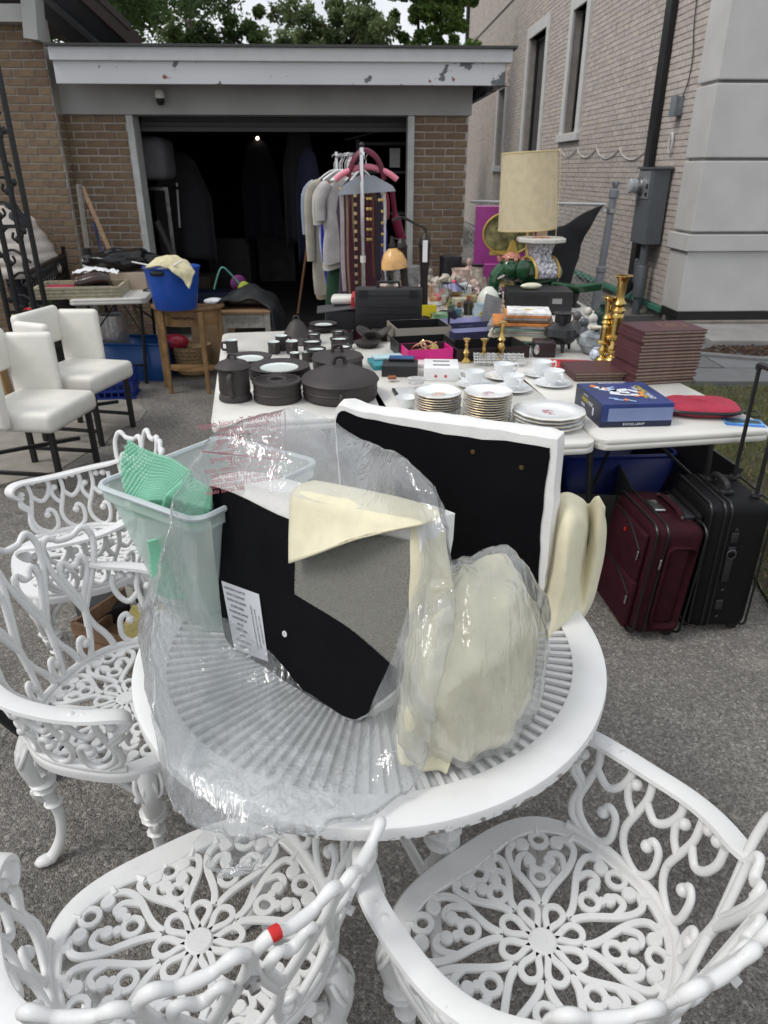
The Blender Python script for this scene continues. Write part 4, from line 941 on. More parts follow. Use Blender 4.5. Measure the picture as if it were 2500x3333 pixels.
# loops: outer silhouette S (pixel, height) and mouth M on the front of the seat
S = [(690,1440,1.17),(790,1375,1.20),(930,1338,1.22),(1060,1362,1.21),(1180,1440,1.185),(1290,1520,1.16),(1385,1620,1.12),(1450,1740,1.06),(1490,1870,1.0),(1470,2040,.95),(1440,2230,.88),(1400,2400,.81),(1340,2545,.752),(1200,2650,.742),(1050,2695,.742),(900,2722,.738),(770,2745,.70),(665,2715,.705),(575,2660,.72),(548,2540,.76),(515,2360,.83),(492,2180,.90),(502,2010,.95),(528,1830,1.01),(570,1660,1.07),(620,1530,1.12)]
Sp = [at(*s) for s in S]
for k_, d_ in ((5,.01),(6,.03),(7,.045),(8,.05),(9,.06),(10,.07)): Sp[k_] = atP(S[k_][0], S[k_][1], p0, nS1)-bk1*d_
Sp[5] = atP(1305,1500,p0,nS1)-bk1*.0; Sp[6] = atP(1415,1605,p0,nS1)-bk1*.01; Sp[7] = atP(1485,1735,p0,nS1)-bk1*.03
Sp[8] = atP(1515,1870,p0,nS1)-bk1*.04; Sp[9] = atP(1530,2040,p0,nS1)-bk1*.05; Sp[10] = atP(1500,2240,p0,nS1)-bk1*.07
M_ = [(712,1585),(800,1572),(930,1600),(1080,1635),(1200,1655),(1300,1672),(1385,1690),(1395,1760),(1385,1870),(1350,1960),(1325,2050),(1290,2150),(1245,2240),(1210,2325),(1165,2345),(1100,2320),(1020,2275),(930,2220),(840,2160),(760,2105),(715,2075),(690,1990),(676,1900),(690,1800),(706,1710),(716,1640)]
Mp = [P1(a, b, .016) for a, b in M_]
def mk_bag():
    K = 13; So = smooth_path(Sp, K, True); Mo = smooth_path(Mp, K, True); n = len(So); cen = Vector((-.14,1.22,.95))
    rowsF = 40; rowsB = 34; vs = []
    cb = cen+bk1*.17
    for i in range(rowsF+rowsB+1):
        for j in range(n):
            if i <= rowsF:
                t = i/rowsF; p = Mo[j].lerp(So[j], t); bul = math.sin(math.pi*t**1.5)*.02
                p = p-bk1*bul*(1 if So[j].z < 1.1 else .5)
                amp = .15+.85*t
            else:
                t = (i-rowsF)/rowsB; d = So[j]; dist = (d-p0).dot(bk1); rd = (d-CO); kk = 1+max(0, .11-dist)/max(.15, rd.dot(bk1))
                Bj = CO+rd*min(kk,1.45); Bj.z = max(Bj.z, TZ+.006)
                if t < .45: q = t/.45; p = d.lerp(Bj, q)+(d-cen).normalized()*(.006*math.sin(math.pi*q))
                else: q = (t-.45)/.55; p = Bj.lerp(cb, q)+bk1*(.03*math.sin(math.pi*q))
                amp = 1-.6*t
            dirv = (p-cen).normalized()
            # radial gathers near the tied lower tip and long tension folds
            fold = .010*math.sin(j*.34+2.1*math.sin(i*.07))*amp if So[j].z < .9 else .004*math.sin(j*.5+i*.03)*amp
            rdg = .007*(1-abs(math.sin(j*.12+.8*math.sin(i*.08))))**4+.004*(1-abs(math.sin(j*.27+1.3*math.sin(i*.13+2))))**5
            p = p+dirv*(crumple(p,.8)*amp+fold*.35+rdg*amp)
            if (p-TC).xy.length < .505: p.z = max(p.z, TZ+(.014 if i <= rowsF else .004)+.006*abs(noise.noise(p*23)))
            vs.append(p)
    b = MB(); m = rowsF+rowsB+1
    b.add(vs, [(i*n+j, i*n+(j+1)%n, (i+1)*n+(j+1)%n, (i+1)*n+j) for i in range(m-1) for j in range(n)])
    return b
bag = tag(mk_bag().build('plastic_bag', BAGM, ang=180), 'large clear crumpled plastic bag with red warning print around the chair seat', 'plastic bag')
# gathered tail of the bag hanging over the table edge
tl_ = MB(); tip = at(735,2800,.66)
def tail(u, v):
    a = u*2*math.pi; p = at(775,2725,.715).lerp(tip, v); r = .035*(1-v)+.008+.006*math.sin(a*6+v*9)*(1-.4*v)
    return p+Vector((math.cos(a)*r*1.5, -.02*v+math.sin(a)*r*.6, math.sin(a)*r))
tl_.grid(tail, 40, 12); tl_.build('bag_tail', BAGM, bag, ang=180)
# printed warning, mirrored because it is read from inside; lies on the bag's upper back wall
RED = mat('red_print', (.38,.11,.14), .6, var=0)
def bagsurf(px, py):   # the upper rear wall of the bag: plane through three silhouette points
    a, b2, c2 = at(690,1440,1.17), at(930,1338,1.22), at(1000,1580,1.09)+bk1*.03; n = (b2-a).cross(c2-a).normalized(); return atP(px, py, a, n), n
wl = ['WARNING: To avoid danger','of suffocation, keep away','from babies and children.','Do not use in cribs, beds,','carriages or playpens. This','bag is not a toy. Discard','immediately after removing.']
wf = ['MISE EN GARDE:','Pour eviter la suffocation tenir','ce sac hors de la portee des','enfants. Ne pas utiliser dans','les berceaux, lits, poussettes,','parcs. Jeter ce sac apres usage.']
X0, nb = bagsurf(905,1350); X1, _ = bagsurf(740,1372); Y1, _ = bagsurf(915,1480)
for k, s_ in enumerate(wl):
    py = 1352+k*19; c_, n_ = bagsurf(918, py); rx = (bagsurf(918-60, py+9)[0]-c_); dy = (bagsurf(922, py-30)[0]-c_)
    M4 = frame(c_+Vector((0,-.006,.004)), rx, dy); text('warning_line', s_, .0155 if k else .017, RED, bag, M4, align='LEFT', sx=.82)
for k, s_ in enumerate(wf):
    py = 1420+66+k*17; c_, n_ = bagsurf(918, py-2); rx = (bagsurf(918-60, py+7)[0]-c_); dy = (bagsurf(922, py-32)[0]-c_)
    M4 = frame(c_+Vector((0,-.006,.004)), rx, dy); text('warning_line', s_, .0150 if k else .018, RED, bag, M4, align='LEFT', sx=.82)
ln = MB(); a_, b2 = bagsurf(927,1338)[0], bagsurf(932,1500)[0]; ln.tube([a_,b2], .0012, 4); a_, b2 = bagsurf(925,1497)[0], bagsurf(660,1470)[0]; ln.tube([a_,b2], .0012, 4)
ln.build('warning_frame', RED, bag)
# second, inner plastic over the foam bundle
b3 = MB()
def skin(u, v):
    p = Vector(bundle(u, v)); d = (p-cF); q = p+d.normalized()*(.016+.03*max(0,d.x*4))
    q += d.normalized()*crumple(p+Vector((5,0,0)),.9); q.z = max(q.z, TZ+.004)
    return q
b3.grid(skin, 80, 48)
tag(b3.build('plastic_bag', plastic('thin_clear_film', .08), ang=180), 'clear plastic film over the cream foam bundle', 'plastic bag')
# --- clear storage bin with bubble wrap ---
BINM = bpy.data.materials.new('frosted_bin'); BINM.use_nodes = True
t_ = BINM.node_tree; L_ = t_.links.new; t_.nodes.remove(t_.nodes['Principled BSDF']); o_ = t_.nodes['Material Output']
tr_ = t_.nodes.new('ShaderNodeBsdfTransparent'); tr_.inputs[0].default_value = (.94,.98,.965,1); df = t_.nodes.new('ShaderNodeBsdfPrincipled'); df.inputs['Base Color'].default_value = (.84,.89,.87,1); df.inputs['Roughness'].default_value = .35
tl = t_.nodes.new('ShaderNodeBsdfTranslucent'); tl.inputs['Color'].default_value = (.75,.82,.8,1)
m1 = t_.nodes.new('ShaderNodeMixShader'); m1.inputs[0].default_value = .5; L_(df.outputs[0], m1.inputs[1]); L_(tl.outputs[0], m1.inputs[2])
m2 = t_.nodes.new('ShaderNodeMixShader'); m2.inputs[0].default_value = .4; L_(tr_.outputs[0], m2.inputs[1]); L_(m1.outputs[0], m2.inputs[2]); L_(m2.outputs[0], o_.inputs['Surface'])
bz = TZ+.003; c0 = at(335,1578,1.03); e1 = Vector((.83,-.56,0)).normalized(); e2 = Vector((.56,.83,0)).normalized(); bw, bl_, bh = .30, .36, 1.03-bz
cB = c0+e1*bw/2+e2*bl_/2; cB.z = bz; cB += Vector((.0,.0,0))
bn = thing('storage_bin', 'translucent plastic storage bin full of bubble wrap on the slatted table', 'bin', cB, math.atan2(e1.y,e1.x))
b = MB()
def rrect(w_, l_, r, n=5):
    P = []
    for cx, cy, a0 in ((w_/2-r,l_/2-r,0),(-w_/2+r,l_/2-r,90),(-w_/2+r,-l_/2+r,180),(w_/2-r,-l_/2+r,270)):
        for k in range(n+1): a = R(a0+90*k/n); P.append((cx+r*math.cos(a), cy+r*math.sin(a)))
    return P
secs = [(.06,-.06,0.0),(.055,-.055,.01),(0.0,0,bh-.03),(.006,.006,bh-.028),(.006,.006,bh)]
sh = (.05,-.0)   # base sits further onto the table than the rim
rows = []
for dx, dy, z in secs:
    f = z/bh; g_ = (-.10 if z < .02 else (.0 if z < bh-.029 else .02)); pl = rrect(bw+g_*1.0-.0, bl_+g_*1.0, .03)
    rows.append([(x+.04*(1-f), y-.02*(1-f), z) for x, y in pl])
n = len(rows[0]); b.add([p for r_ in rows for p in r_], [(i*n+j,i*n+(j+1)%n,(i+1)*n+(j+1)%n,(i+1)*n+j) for i in range(len(rows)-1) for j in range(n)]+[tuple(reversed(range(n)))])
b.build('tub', BINM, bn, solid=.003)
rm = MB(); pl = rrect(bw+.026, bl_+.026, .035); rm.tube([(x,y,bh) for x,y in pl], .007, 6, closed=True); rm.build('rim', mat('bin_rim',(.62,.68,.70),.3,alpha=.85), bn)
BUB = bpy.data.materials.new('green_bubble_wrap'); BUB.use_nodes = True; t_, b_, L_ = tree_of(BUB)
b_.inputs['Base Color'].default_value = (.26,.64,.45,1); b_.inputs['Roughness'].default_value = .14; b_.inputs['Alpha'].default_value = .55
def bubble_sheet(name, C, label, seed, par=None):
    rows_ = C; nu = 14
    def srf(u, v):
        i = v*(len(rows_)-1); a = min(int(i), len(rows_)-2); f = i-a; r0, r1 = rows_[a], rows_[a+1]; j = u*(len(r0)-1); c_ = min(int(j), len(r0)-2); g_ = j-c_
        p = Vector(r0[c_]).lerp(Vector(r0[c_+1]), g_).lerp(Vector(r1[c_]).lerp(Vector(r1[c_+1]), g_), f); return p+Vector(noise.noise_vector(p*9+Vector((seed,0,0))))*.020
    b = MB(); b.grid(srf, 30, 30); o = b.build(name, BUB, par, ang=180)
    k = MB(); NU, NV = 26, 24
    for i in range(NV):
        for j in range(NU):
            u = (j+.5*(i%2)+.25)/NU; v = (i+.5)/NV
            if u > 1: continue
            p = srf(u,v); n_ = (srf(min(1,u+.02),v)-srf(max(0,u-.02),v)).cross(srf(u,min(1,v+.02))-srf(u,max(0,v-.02))).normalized()
            if n_.dot(CO-p) < 0: n_ = -n_
            t1 = n_.orthogonal().normalized(); t2 = n_.cross(t1); vs = []
            for r_, h in ((.0062,0),(.0052,.003),(.0028,.0044)): vs += [p+t1*(r_*math.cos(q*1.0472))+t2*(r_*math.sin(q*1.0472))+n_*h for q in range(6)]
            vs.append(p+n_*.0048); k.add(vs, [(a*6+q,a*6+(q+1)%6,a*6+6+(q+1)%6,a*6+6+q) for a in range(2) for q in range(6)]+[(12+q,12+(q+1)%6,18) for q in range(6)])
    kb = k.build('bubbles', BUB, o, merge=False, ang=180); kb['kind'] = 'stuff'
    if label: tag(o, label, 'bubble wrap')
    return o
g1 = lambda px,py,z: at(px,py,z)
bubble_sheet('bubble_wrap', [[g1(430,1440,1.12),g1(500,1470,1.11),g1(570,1500,1.10),g1(630,1530,1.09)],[g1(395,1520,1.07),g1(470,1560,1.06),g1(540,1570,1.06),g1(620,1590,1.06)],[g1(398,1590,1.03),g1(470,1640,1.02),g1(530,1640,1.02),g1(600,1630,1.03)],[g1(430,1660,.97),g1(490,1680,.96),g1(540,1700,.96),g1(600,1700,.97)]], 'sheet of green bubble wrap sticking up out of the clear bin', 1)
bubble_sheet('bubble_wrap', [[g1(600,1545,1.085),g1(640,1560,1.08),g1(690,1590,1.07)],[g1(540,1620,1.05),g1(600,1640,1.04),g1(680,1660,1.03)],[g1(500,1670,1.0),g1(570,1700,.98),g1(650,1720,.98)]], 'folded second layer of green bubble wrap at the back of the bin', 2)
bubble_sheet('bubble_wrap', [[g1(480,1760,.93),g1(540,1740,.95),g1(600,1740,.95)],[g1(480,1850,.86),g1(540,1860,.86),g1(610,1850,.86)],[g1(500,1930,.8),g1(560,1950,.79),g1(620,1950,.79)]], 'green bubble wrap seen dimly low inside the frosted bin', 3)
tag(MB().rbox(cB+Vector((.05,.0,.08)),(.18,.2,.14),.02).build('wrapped_parcel', mat('pale_paper',(.66,.60,.52),.8)), 'pale paper parcel at the bottom of the frosted bin', 'parcel')
# ================= FOLDING TABLES AND WHAT LIES ON THEM =================
ZT = .745
def fold_table(label, FL, ux, w_, l_, group='white plastic folding tables', h=ZT, legs=True):
    ux = Vector((ux[0],ux[1],0)).normalized(); uy = Vector((-ux.y, ux.x, 0)); a = math.atan2(ux.y, ux.x)
    t = thing('folding_table', label, 'table', Vector(FL)+ux*w_/2+uy*l_/2, a, group)
    pl = rrect(w_, l_, .055, 5); b = MB(); n = len(pl)
    rows = [(-.004,h-.048),(0,h-.044),(0,h-.026),(-.0015,h-.0245),(-.0015,h-.0235),(0,h-.022),(0,h-.006),(-.006,h)]
    vs = []
    for g_, z in rows:
        for x, y in pl: s = 1+g_/.3; vs.append((x*(1+g_/(w_/2)), y*(1+g_/(l_/2)), z))
    b.add(vs, [(i*n+j,i*n+(j+1)%n,(i+1)*n+(j+1)%n,(i+1)*n+j) for i in range(len(rows)-1) for j in range(n)]+[tuple(reversed(range(n))), tuple((len(rows)-1)*n+j for j in range(n))])
    b.build('tabletop', PLAST, t, ang=50)
    fr = MB()
    for s in (-1,1): fr.box((s*(w_/2-.07),0,h-.058),(.025,l_-.2,.02))
    fr.build('frame_rail', BLACK, t, smooth=False)['kind'] = 'stuff'
    for s in (-1,1):
        for q in (-1,1):
            MB().tube(smooth_path([(q*(w_/2-.09),s*(l_/2-.26),h-.05),(q*(w_/2-.10),s*(l_/2-.22),h*.55),(q*(w_/2-.12),s*(l_/2-.18),.02),(q*(w_/2-.12),s*(l_/2-.18),0)],3), .0145, 8).build('leg', BLACK, t)
        MB().tube([(-(w_/2-.115),s*(l_/2-.19),.16),((w_/2-.115),s*(l_/2-.19),.16)], .012, 6).build('crossbar', BLACK, t)
        MB().tube([(-(w_/2-.1),s*(l_/2-.22),h*.55),(0,s*(l_/2-.5),h-.07),((w_/2-.1),s*(l_/2-.22),h*.55)], .008, 6).build('brace', BLACK, t)
    return t
tL = fold_table('white folding table holding the brown stoneware set', (-.694,2.71,0), (.985,.175), .74, 1.81)
tM = fold_table('white folding table with floral plates and opened boxes, in the middle', (.045,2.405,0), (.991,.13), .765, 1.83)
tR = fold_table('white folding table with maroon books and the space toy box', (.812,2.525,0), (.985,.17), .735, 2.2)
tB = fold_table('white folding table at the back crowded with glass and ornaments', (-.08,4.72,0), (.995,.02), .80, 2.1)
tB2 = fold_table('white folding table at the back under the cream lampshade', (.74,4.80,0), (.995,.02), .80, 2.1)
def onT(px, py, z=ZT): return at(px, py, z)
def pxw(px, py, w_, z=ZT):     # width in metres of w_ photo pixels there
    return (at(px+w_/2,py,z)-at(px-w_/2,py,z)).length
# ---- stoneware ----
GRP = 'brown stoneware tableware'
def sw(name, label, px, py, prof, n=32, mis=None, mats=None, cat=None, rz=0, z=ZT):
    t = thing(name, label, cat or name.split('_')[-1], onT(px,py,z), rz, GRP); t.scale = (1.18,)*3
    MB().lathe(prof, n=n, mis=mis).build('body', mats or STONE, t); return t
def loop_handle(t, pts, r=.006, m=STONE, name='handle'): return MB().tube(smooth_path(pts,5), r, 8, flat=1.4).build(name, m, t)
# lidded jug
jug = sw('stoneware_jug', 'lidded brown stoneware jug at the front left corner of its table', 768, 1300, [(.055,0),(.062,.006),(.060,.02),(.055,.028),(.058,.04),(.056,.095),(.058,.118),(.060,.124)], mis=None)
MB().lathe([(.066,.122),(.067,.126),(.05,.142),(.025,.152),(0,.155)], n=32).build('lid', STONE, jug)
loop_handle(jug, [(-.012,.004,.150),(-.012,.004,.168),(.012,-.004,.168),(.012,-.004,.150)], .004, name='lid_loop')
loop_handle(jug, [(.0,-.056,.105),(.0,-.085,.105),(.0,-.088,.06),(.0,-.058,.03)], .008)
trv = sw('stoneware_warmer', 'round brown stoneware warmer with a hole in its ribbed lid', 905, 1300, [(.085,0),(.090,.006),(.088,.03),(.091,.033),(.088,.036),(.088,.066),(.092,.070),(.090,.076),(.03,.082),(.025,.078),(.024,.03),(0,.03)], n=40)
rb = MB()
for k in range(28): a = k*2*math.pi/28; rb.tube([(.036*math.cos(a),.036*math.sin(a),.0815),(.078*math.cos(a),.078*math.sin(a),.0785)], .0016, 4)
rb.build('ribbing', STONE, trv, merge=False)['kind'] = 'stuff'
def cass(label, px, py, r, h, lh, z=ZT):
    t = sw('stoneware_casserole', label, px, py, [(r*.86,0),(r*.93,.006),(r*.955,.02),(r*.94,h*.5),(r*.96,h*.54),(r*.945,h*.58),(r*.95,h)], n=48, z=z)
    MB().lathe([(r*.98,h),(r*1.0,h+.004),(r*.93,h+.018),(r*.7,h+lh*.52),(r*.4,h+lh*.85),(r*.12,h+lh),(0,h+lh*1.02)], n=48).build('lid', STONE, t)
    loop_handle(t, [(-.022,-.004,h+lh*.96),(-.014,-.002,h+lh+.022),(.014,.002,h+lh+.024),(.022,.004,h+lh*.94)], .0065, name='lid_loop')
    loop_handle(t, [(.012,-r*.95,h*.72),(.012,-r*1.04,h*.7),(.012,-r*1.04,h*.4),(.012,-r*.95,h*.36)], .006)
    return t
cass('large round brown stoneware casserole with a domed lid', 1108, 1292, .148, .066, .062)
cass('brown stoneware casserole half hidden behind the largest one', 1100, 1205, .112, .05, .03)
def plate(label, loc, r, m_rim, rimw=.36, well=None, scal=0, rot=0, group=None, name='plate', mats=None, deep=.016):
    pr = [(r*.52,0),(r*.56,.003),(r*.62,.004),(r*.97,deep-.002),(r,deep),(r*.985,deep+.002),(r*.62,.0075),(r*.60,.0065),(r*.3,.0055),(0,.0055)]
    mis = [0,0,0,0,2,0,1,1,1] if mats is None or len(mats) > 1 else None
    b = MB().lathe(pr, n=40, mis=mis, wob=scal, wn=12); o = b.build(name, mats, ang=60)
    tag(o, label, 'plate', group, loc, rot); return o
def stack(px, py, r, n, dz, labels, mats, group, scal=0, jig=.002, seed=0, deep=.016, z=ZT):
    rg = random.Random(seed); base = onT(px,py,z); src = None
    for k in range(n):
        loc = base+Vector((rg.gauss(0,jig),rg.gauss(0,jig),k*dz)); lb = labels(n-1-k)
        if src is None: src = plate(lb, loc, r, None, mats=mats, scal=scal, group=group, deep=deep, rot=rg.uniform(0,6))
        else:
            c_ = src.copy(); COL.objects.link(c_); tag(c_, lb, 'plate', group, loc, rg.uniform(0,6))
    return base+Vector((0,0,(n-1)*dz))
SWM = [STONE, GLAZE, STONE]
stack(912,1238,.147,6,.0115,lambda k: '%s brown-rimmed dinner plate in the big white-centred stack'%ORD[k], SWM, 'large brown plates', seed=1)
stack(812,1204,.114,6,.0105,lambda k: '%s brown side plate in the stack behind the lidded jug'%ORD[k], SWM, 'brown side plates', seed=2)
stack(1053,1078,.088,5,.0085,lambda k: '%s brown plate in the small stack at the back edge'%ORD[k], SWM, 'small brown plates at the back', seed=3)
def mug(label, px, py, r, h, rz, hd=True, z=ZT, grp='brown stoneware mugs'):
    t = thing('stoneware_mug', label, 'mug', onT(px,py,z), rz, grp); t.scale = (1.18,)*3
    MB().lathe([(r*.92,0),(r,.004),(r*.97,h*.5),(r*1.0,h-.002),(r*.985,h),(r*.93,h-.001),(r*.9,h*.82),(0,h*.8)], n=24, mis=[0,0,0,0,1,1,1]).build('body', [STONE, GLAZE], t)
    if hd: loop_handle(t, [(r*.95,0,h*.8),(r*1.55,0,h*.82),(r*1.6,0,h*.35),(r*.95,0,h*.25)], .005)
    return t
mug('brown mug standing alone at the left edge of the stoneware table',757,1148,.028,.06,R(200))
mug('brown mug left of the pair, handle to the front',893,1150,.028,.055,R(-80))
mug('taller brown mug behind the two front mugs',918,1140,.029,.07,R(30))
mug('brown mug right of the pair, handle to the front',952,1150,.029,.058,R(-85))
mug('tiny brown cup left of the stacked bowls',960,1176,.022,.04,0,False)
mug('tiny brown cup touching the stacked bowls',1001,1177,.024,.045,0,False)
def bowl(label, px, py, r, h, k=1, z=ZT):
    t = thing('stoneware_bowl', label, 'bowl', onT(px,py,z), 0, 'brown lugged bowls'); t.scale = (1.18,)*3
    for i in range(k): MB().lathe([(r*.78,i*.028),(r*.88,i*.028+.005),(r*.9,i*.028+h*.75),(r*1.0,i*.028+h-.006),(r,i*.028+h),(r*.9,i*.028+h),(r*.84,i*.028+h-.008),(r*.7,i*.028+h*.6),(0,i*.028+h*.55)], n=28, mis=[0,0,0,0,0,0,1,1]).build('body', [STONE,GLAZE], t); break
    loop_handle(t, [(.012,-r*.9,h*.8),(.0,-r*1.12,h*.78),(-.012,-r*.9,h*.8)], .005); return t
bowl('front left lugged bowl with white inside',1030,1172,.046,.055)
bowl('lugged bowl behind the front left one',1017,1150,.046,.06)
bowl('front right lugged bowl with white inside',1113,1160,.047,.05)
bowl('lugged bowl behind the front right one',1105,1137,.045,.055)
bowl('smallest lugged bowl at the back left of the bowls',1022,1118,.036,.05)
bowl('smallest lugged bowl at the back right of the bowls',1102,1108,.034,.05)
t = thing('stoneware_cloche', 'tall cone-shaped brown stoneware cloche with loop', 'cloche', onT(967,1094), 0, GRP)
MB().lathe([(.083,0),(.086,.004),(.065,.045),(.038,.085),(.012,.102),(0,.104)], n=36).build('cone', STONE, t); loop_handle(t, [(-.016,0,.095),(-.012,0,.118),(.012,0,.118),(.016,0,.095)], .005, name='loop')
t = thing('stoneware_cloche', 'low flat brown cloche between the mugs and the tall cone', 'cloche', onT(985,1120), 0, GRP)
MB().lathe([(.06,0),(.062,.004),(.03,.03),(0,.034)], n=32).build('dome', STONE, t)
# wavy triangular dish
b = MB()
def dish(u, v):
    a = u*2*math.pi; r = v*.095*(1+.22*math.cos(3*a)); z = .012+.055*v*v*(1+.35*math.cos(3*a)); return (r*math.cos(a), r*math.sin(a)*.85, z)
b.grid(dish, 48, 10); o = b.build('stoneware_dish', STONE, solid=.006); tag(o, 'wavy three-cornered brown dish beside the black case', 'dish', GRP, onT(1215,1112)+Vector((0,0,-.004)), R(25))
tag(MB().lathe([(.055,0),(.078,.03),(.08,.03),(.04,.008),(0,.006)], n=32).build('stoneware_dish', STONE), 'shallow dark dish nested in front of the wavy one', 'dish', GRP, onT(1195,1128), 0)
# ---- floral porcelain ----
def floral(name, pal):
    m = bpy.data.materials.new(name); m.use_nodes = True; t, b_, L = tree_of(m); b_.inputs['Roughness'].default_value = .1; b_.inputs['Coat Weight'].default_value = .3
    co = t.nodes.new('ShaderNodeTexCoord'); v = t.nodes.new('ShaderNodeTexVoronoi'); v.inputs['Scale'].default_value = 62; n = t.nodes.new('ShaderNodeTexNoise'); n.inputs['Scale'].default_value = 45
    ad = t.nodes.new('ShaderNodeMix'); ad.data_type = 'RGBA'; ad.blend_type = 'ADD'; ad.inputs['Factor'].default_value = .03; L(co.outputs['Object'], ad.inputs['A']); L(n.outputs['Color'], ad.inputs['B']); L(ad.outputs['Result'], v.inputs['Vector']); L(co.outputs['Object'], n.inputs['Vector'])
    r_ = t.nodes.new('ShaderNodeValToRGB'); r_.color_ramp.interpolation = 'CONSTANT'
    for i, c_ in enumerate(pal):
        e = r_.color_ramp.elements[i] if i < 2 else r_.color_ramp.elements.new(.5)
        e.position = i/len(pal)+.01*i; e.color = (*c_,1)
    sp_ = t.nodes.new('ShaderNodeSeparateColor'); L(v.outputs['Color'], sp_.inputs[0]); L(sp_.outputs[0], r_.inputs['Fac'])
    vl = t.nodes.new('ShaderNodeVectorMath'); vl.operation = 'LENGTH'; mp = t.nodes.new('ShaderNodeMapping'); mp.inputs['Scale'].default_value = (1,1.5,0); L(co.outputs['Object'], mp.inputs['Vector']); L(mp.outputs['Vector'], vl.inputs[0])
    a2 = t.nodes.new('ShaderNodeMath'); a2.operation = 'MULTIPLY_ADD'; a2.inputs[1].default_value = .035; L(n.outputs['Fac'], a2.inputs[0]); L(vl.outputs['Value'], a2.inputs[2])
    g_ = t.nodes.new('ShaderNodeMapRange'); g_.inputs['From Min'].default_value = .05; g_.inputs['From Max'].default_value = .056; g_.inputs['To Min'].default_value = .85; g_.inputs['To Max'].default_value = 0; L(a2.outputs[0], g_.inputs['Value'])
    mx_ = t.nodes.new('ShaderNodeMix'); mx_.data_type = 'RGBA'; mx_.inputs['A'].default_value = (.80,.82,.83,1); L(r_.outputs['Color'], mx_.inputs['B']); L(g_.outputs['Result'], mx_.inputs['Factor']); L(mx_.outputs['Result'], b_.inputs['Base Color']); return m
FL1 = floral('floral_peach', [(.8,.82,.83),(.72,.35,.2),(.8,.5,.4),(.5,.5,.2),(.85,.8,.75)])
FL2 = floral('floral_olive', [(.8,.82,.83),(.45,.42,.12),(.55,.3,.5),(.65,.6,.35),(.8,.75,.7)])
FL3 = floral('floral_plum', [(.8,.82,.83),(.32,.2,.55),(.5,.12,.15),(.42,.36,.12),(.42,.3,.65)])
stack(1423,1352,.096,9,.0105,lambda k: '%s gold-edged plate in the peach floral stack'%ORD[k], [PORC,FL1,GOLD], 'gold-edged plates, left stack', .012, seed=4)
stack(1582,1370,.097,12,.0098,lambda k: '%s gold-edged plate in the olive floral stack'%ORD[k], [PORC,FL2,GOLD], 'gold-edged plates, middle stack', .012, .0015, seed=5)
stack(1783,1380,.142,4,.0145,lambda k: '%s large gold-edged plate in the plum floral stack'%ORD[k], [PORC,FL3,GOLD], 'large gold-edged plates', .015, seed=6)
t = tag(MB().lathe([(.03,0),(.04,.004),(.085,.016),(.087,.018),(.03,.008),(0,.008)], n=32).build('saucer', PORC), 'plain white saucer behind the peach floral stack', 'saucer', None, onT(1424,1277), 0)
t = tag(MB().lathe([(.02,0),(.024,.004),(.042,.03),(.046,.05),(.044,.05),(.038,.03),(.02,.01),(0,.009)], n=28).build('sugar_bowl', PORC), 'small white round bowl left of the peach floral stack', 'bowl', None, onT(1322,1328), 0)
def teacup(label, px, py, rz, s=1.0):
    p = onT(px,py); k = s
    o = tag(MB().lathe([(.036*k,0),(.042*k,.003),(.084*k,.014),(.088*k,.016),(.086*k,.0175),(.04*k,.007),(0,.007)], n=32).build('saucer', PORC), 'white saucer under the '+label, 'saucer', 'white tea saucers', p, 0)
    t = thing('teacup', label, 'cup', p+Vector((0,0,.0075)), rz, 'white teacups'); t.scale = (1.2,)*3
    MB().lathe([(.018*k,0),(.02*k,.004),(.016*k,.008),(.028*k,.016),(.038*k,.034),(.041*k,.056),(.0395*k,.056),(.036*k,.036),(.024*k,.016),(0,.014)], n=28).build('bowl', PORC, t)
    MB().tube(smooth_path([(.037*k,0,.046),(.058*k,0,.052),(.062*k,0,.036),(.052*k,0,.024),(.033*k,0,.022)],5), .0032, 7, flat=1.4).build('handle', PORC, t)
teacup('teacup at left, handle to the left',1543,1258,R(165),.95)
teacup('teacup at front centre, handle towards the viewer',1668,1272,R(-75))
teacup('teacup behind, next to the silver rack',1637,1232,R(15))
teacup('teacup at the back right by the red box',1760,1224,R(10))
teacup('teacup at right near the space toy box',1798,1255,R(-70))
# ---- opened boxes and small goods on the middle table ----
def obox(name, label, pl, h, m_out, m_in, th=.006, cat='box', z=ZT, group=None):
    """open tray: pl = 4 base corners on the table (world xy), h height"""
    c = sum((Vector(p) for p in pl), Vector())/4; t = thing(name, label, cat, (c.x,c.y,z), 0, group)
    P = [Vector((p[0]-c.x,p[1]-c.y,0)) for p in pl]; I = [p*(1-th/p.length*1.3) for p in P]
    b = MB(); up = Vector((0,0,h)); fl = Vector((0,0,.006))
    vs = P+[p+up for p in P]+[p+up for p in I]+[p+fl for p in I]
    fs = [(3,2,1,0)]+[(i,(i+1)%4,4+(i+1)%4,4+i) for i in range(4)]+[(4+i,4+(i+1)%4,8+(i+1)%4,8+i) for i in range(4)]
    b.add(vs, fs, 0); b.add(vs, [(8+i,8+(i+1)%4,12+(i+1)%4,12+i) for i in range(4)]+[(12,13,14,15)], 1)
    b.build('tray', [m_out,m_in], t, smooth=False); return t
def quad(fl, fr, dpt, z=ZT):  # base quad from front-left and front-right pixel and a depth in metres
    a, b2 = at(*fl,z), at(*fr,z); u = (b2-a).normalized(); v = Vector((-u.y,u.x,0)); return [a,b2,b2+v*dpt,a+v*dpt]
NAVY = mat('navy_card',(.02,.022,.07),.5); LAV = mat('lavender_lining',(.42,.42,.62),.8); BLKV = mat('black_velvet',(.006,.006,.007),.95)
PINK = mat('magenta_card',(.62,.02,.22),.45); TAUPE = mat('taupe_card',(.24,.215,.185),.6); MAR = mat('dark_maroon_box',(.022,.012,.014),.35)
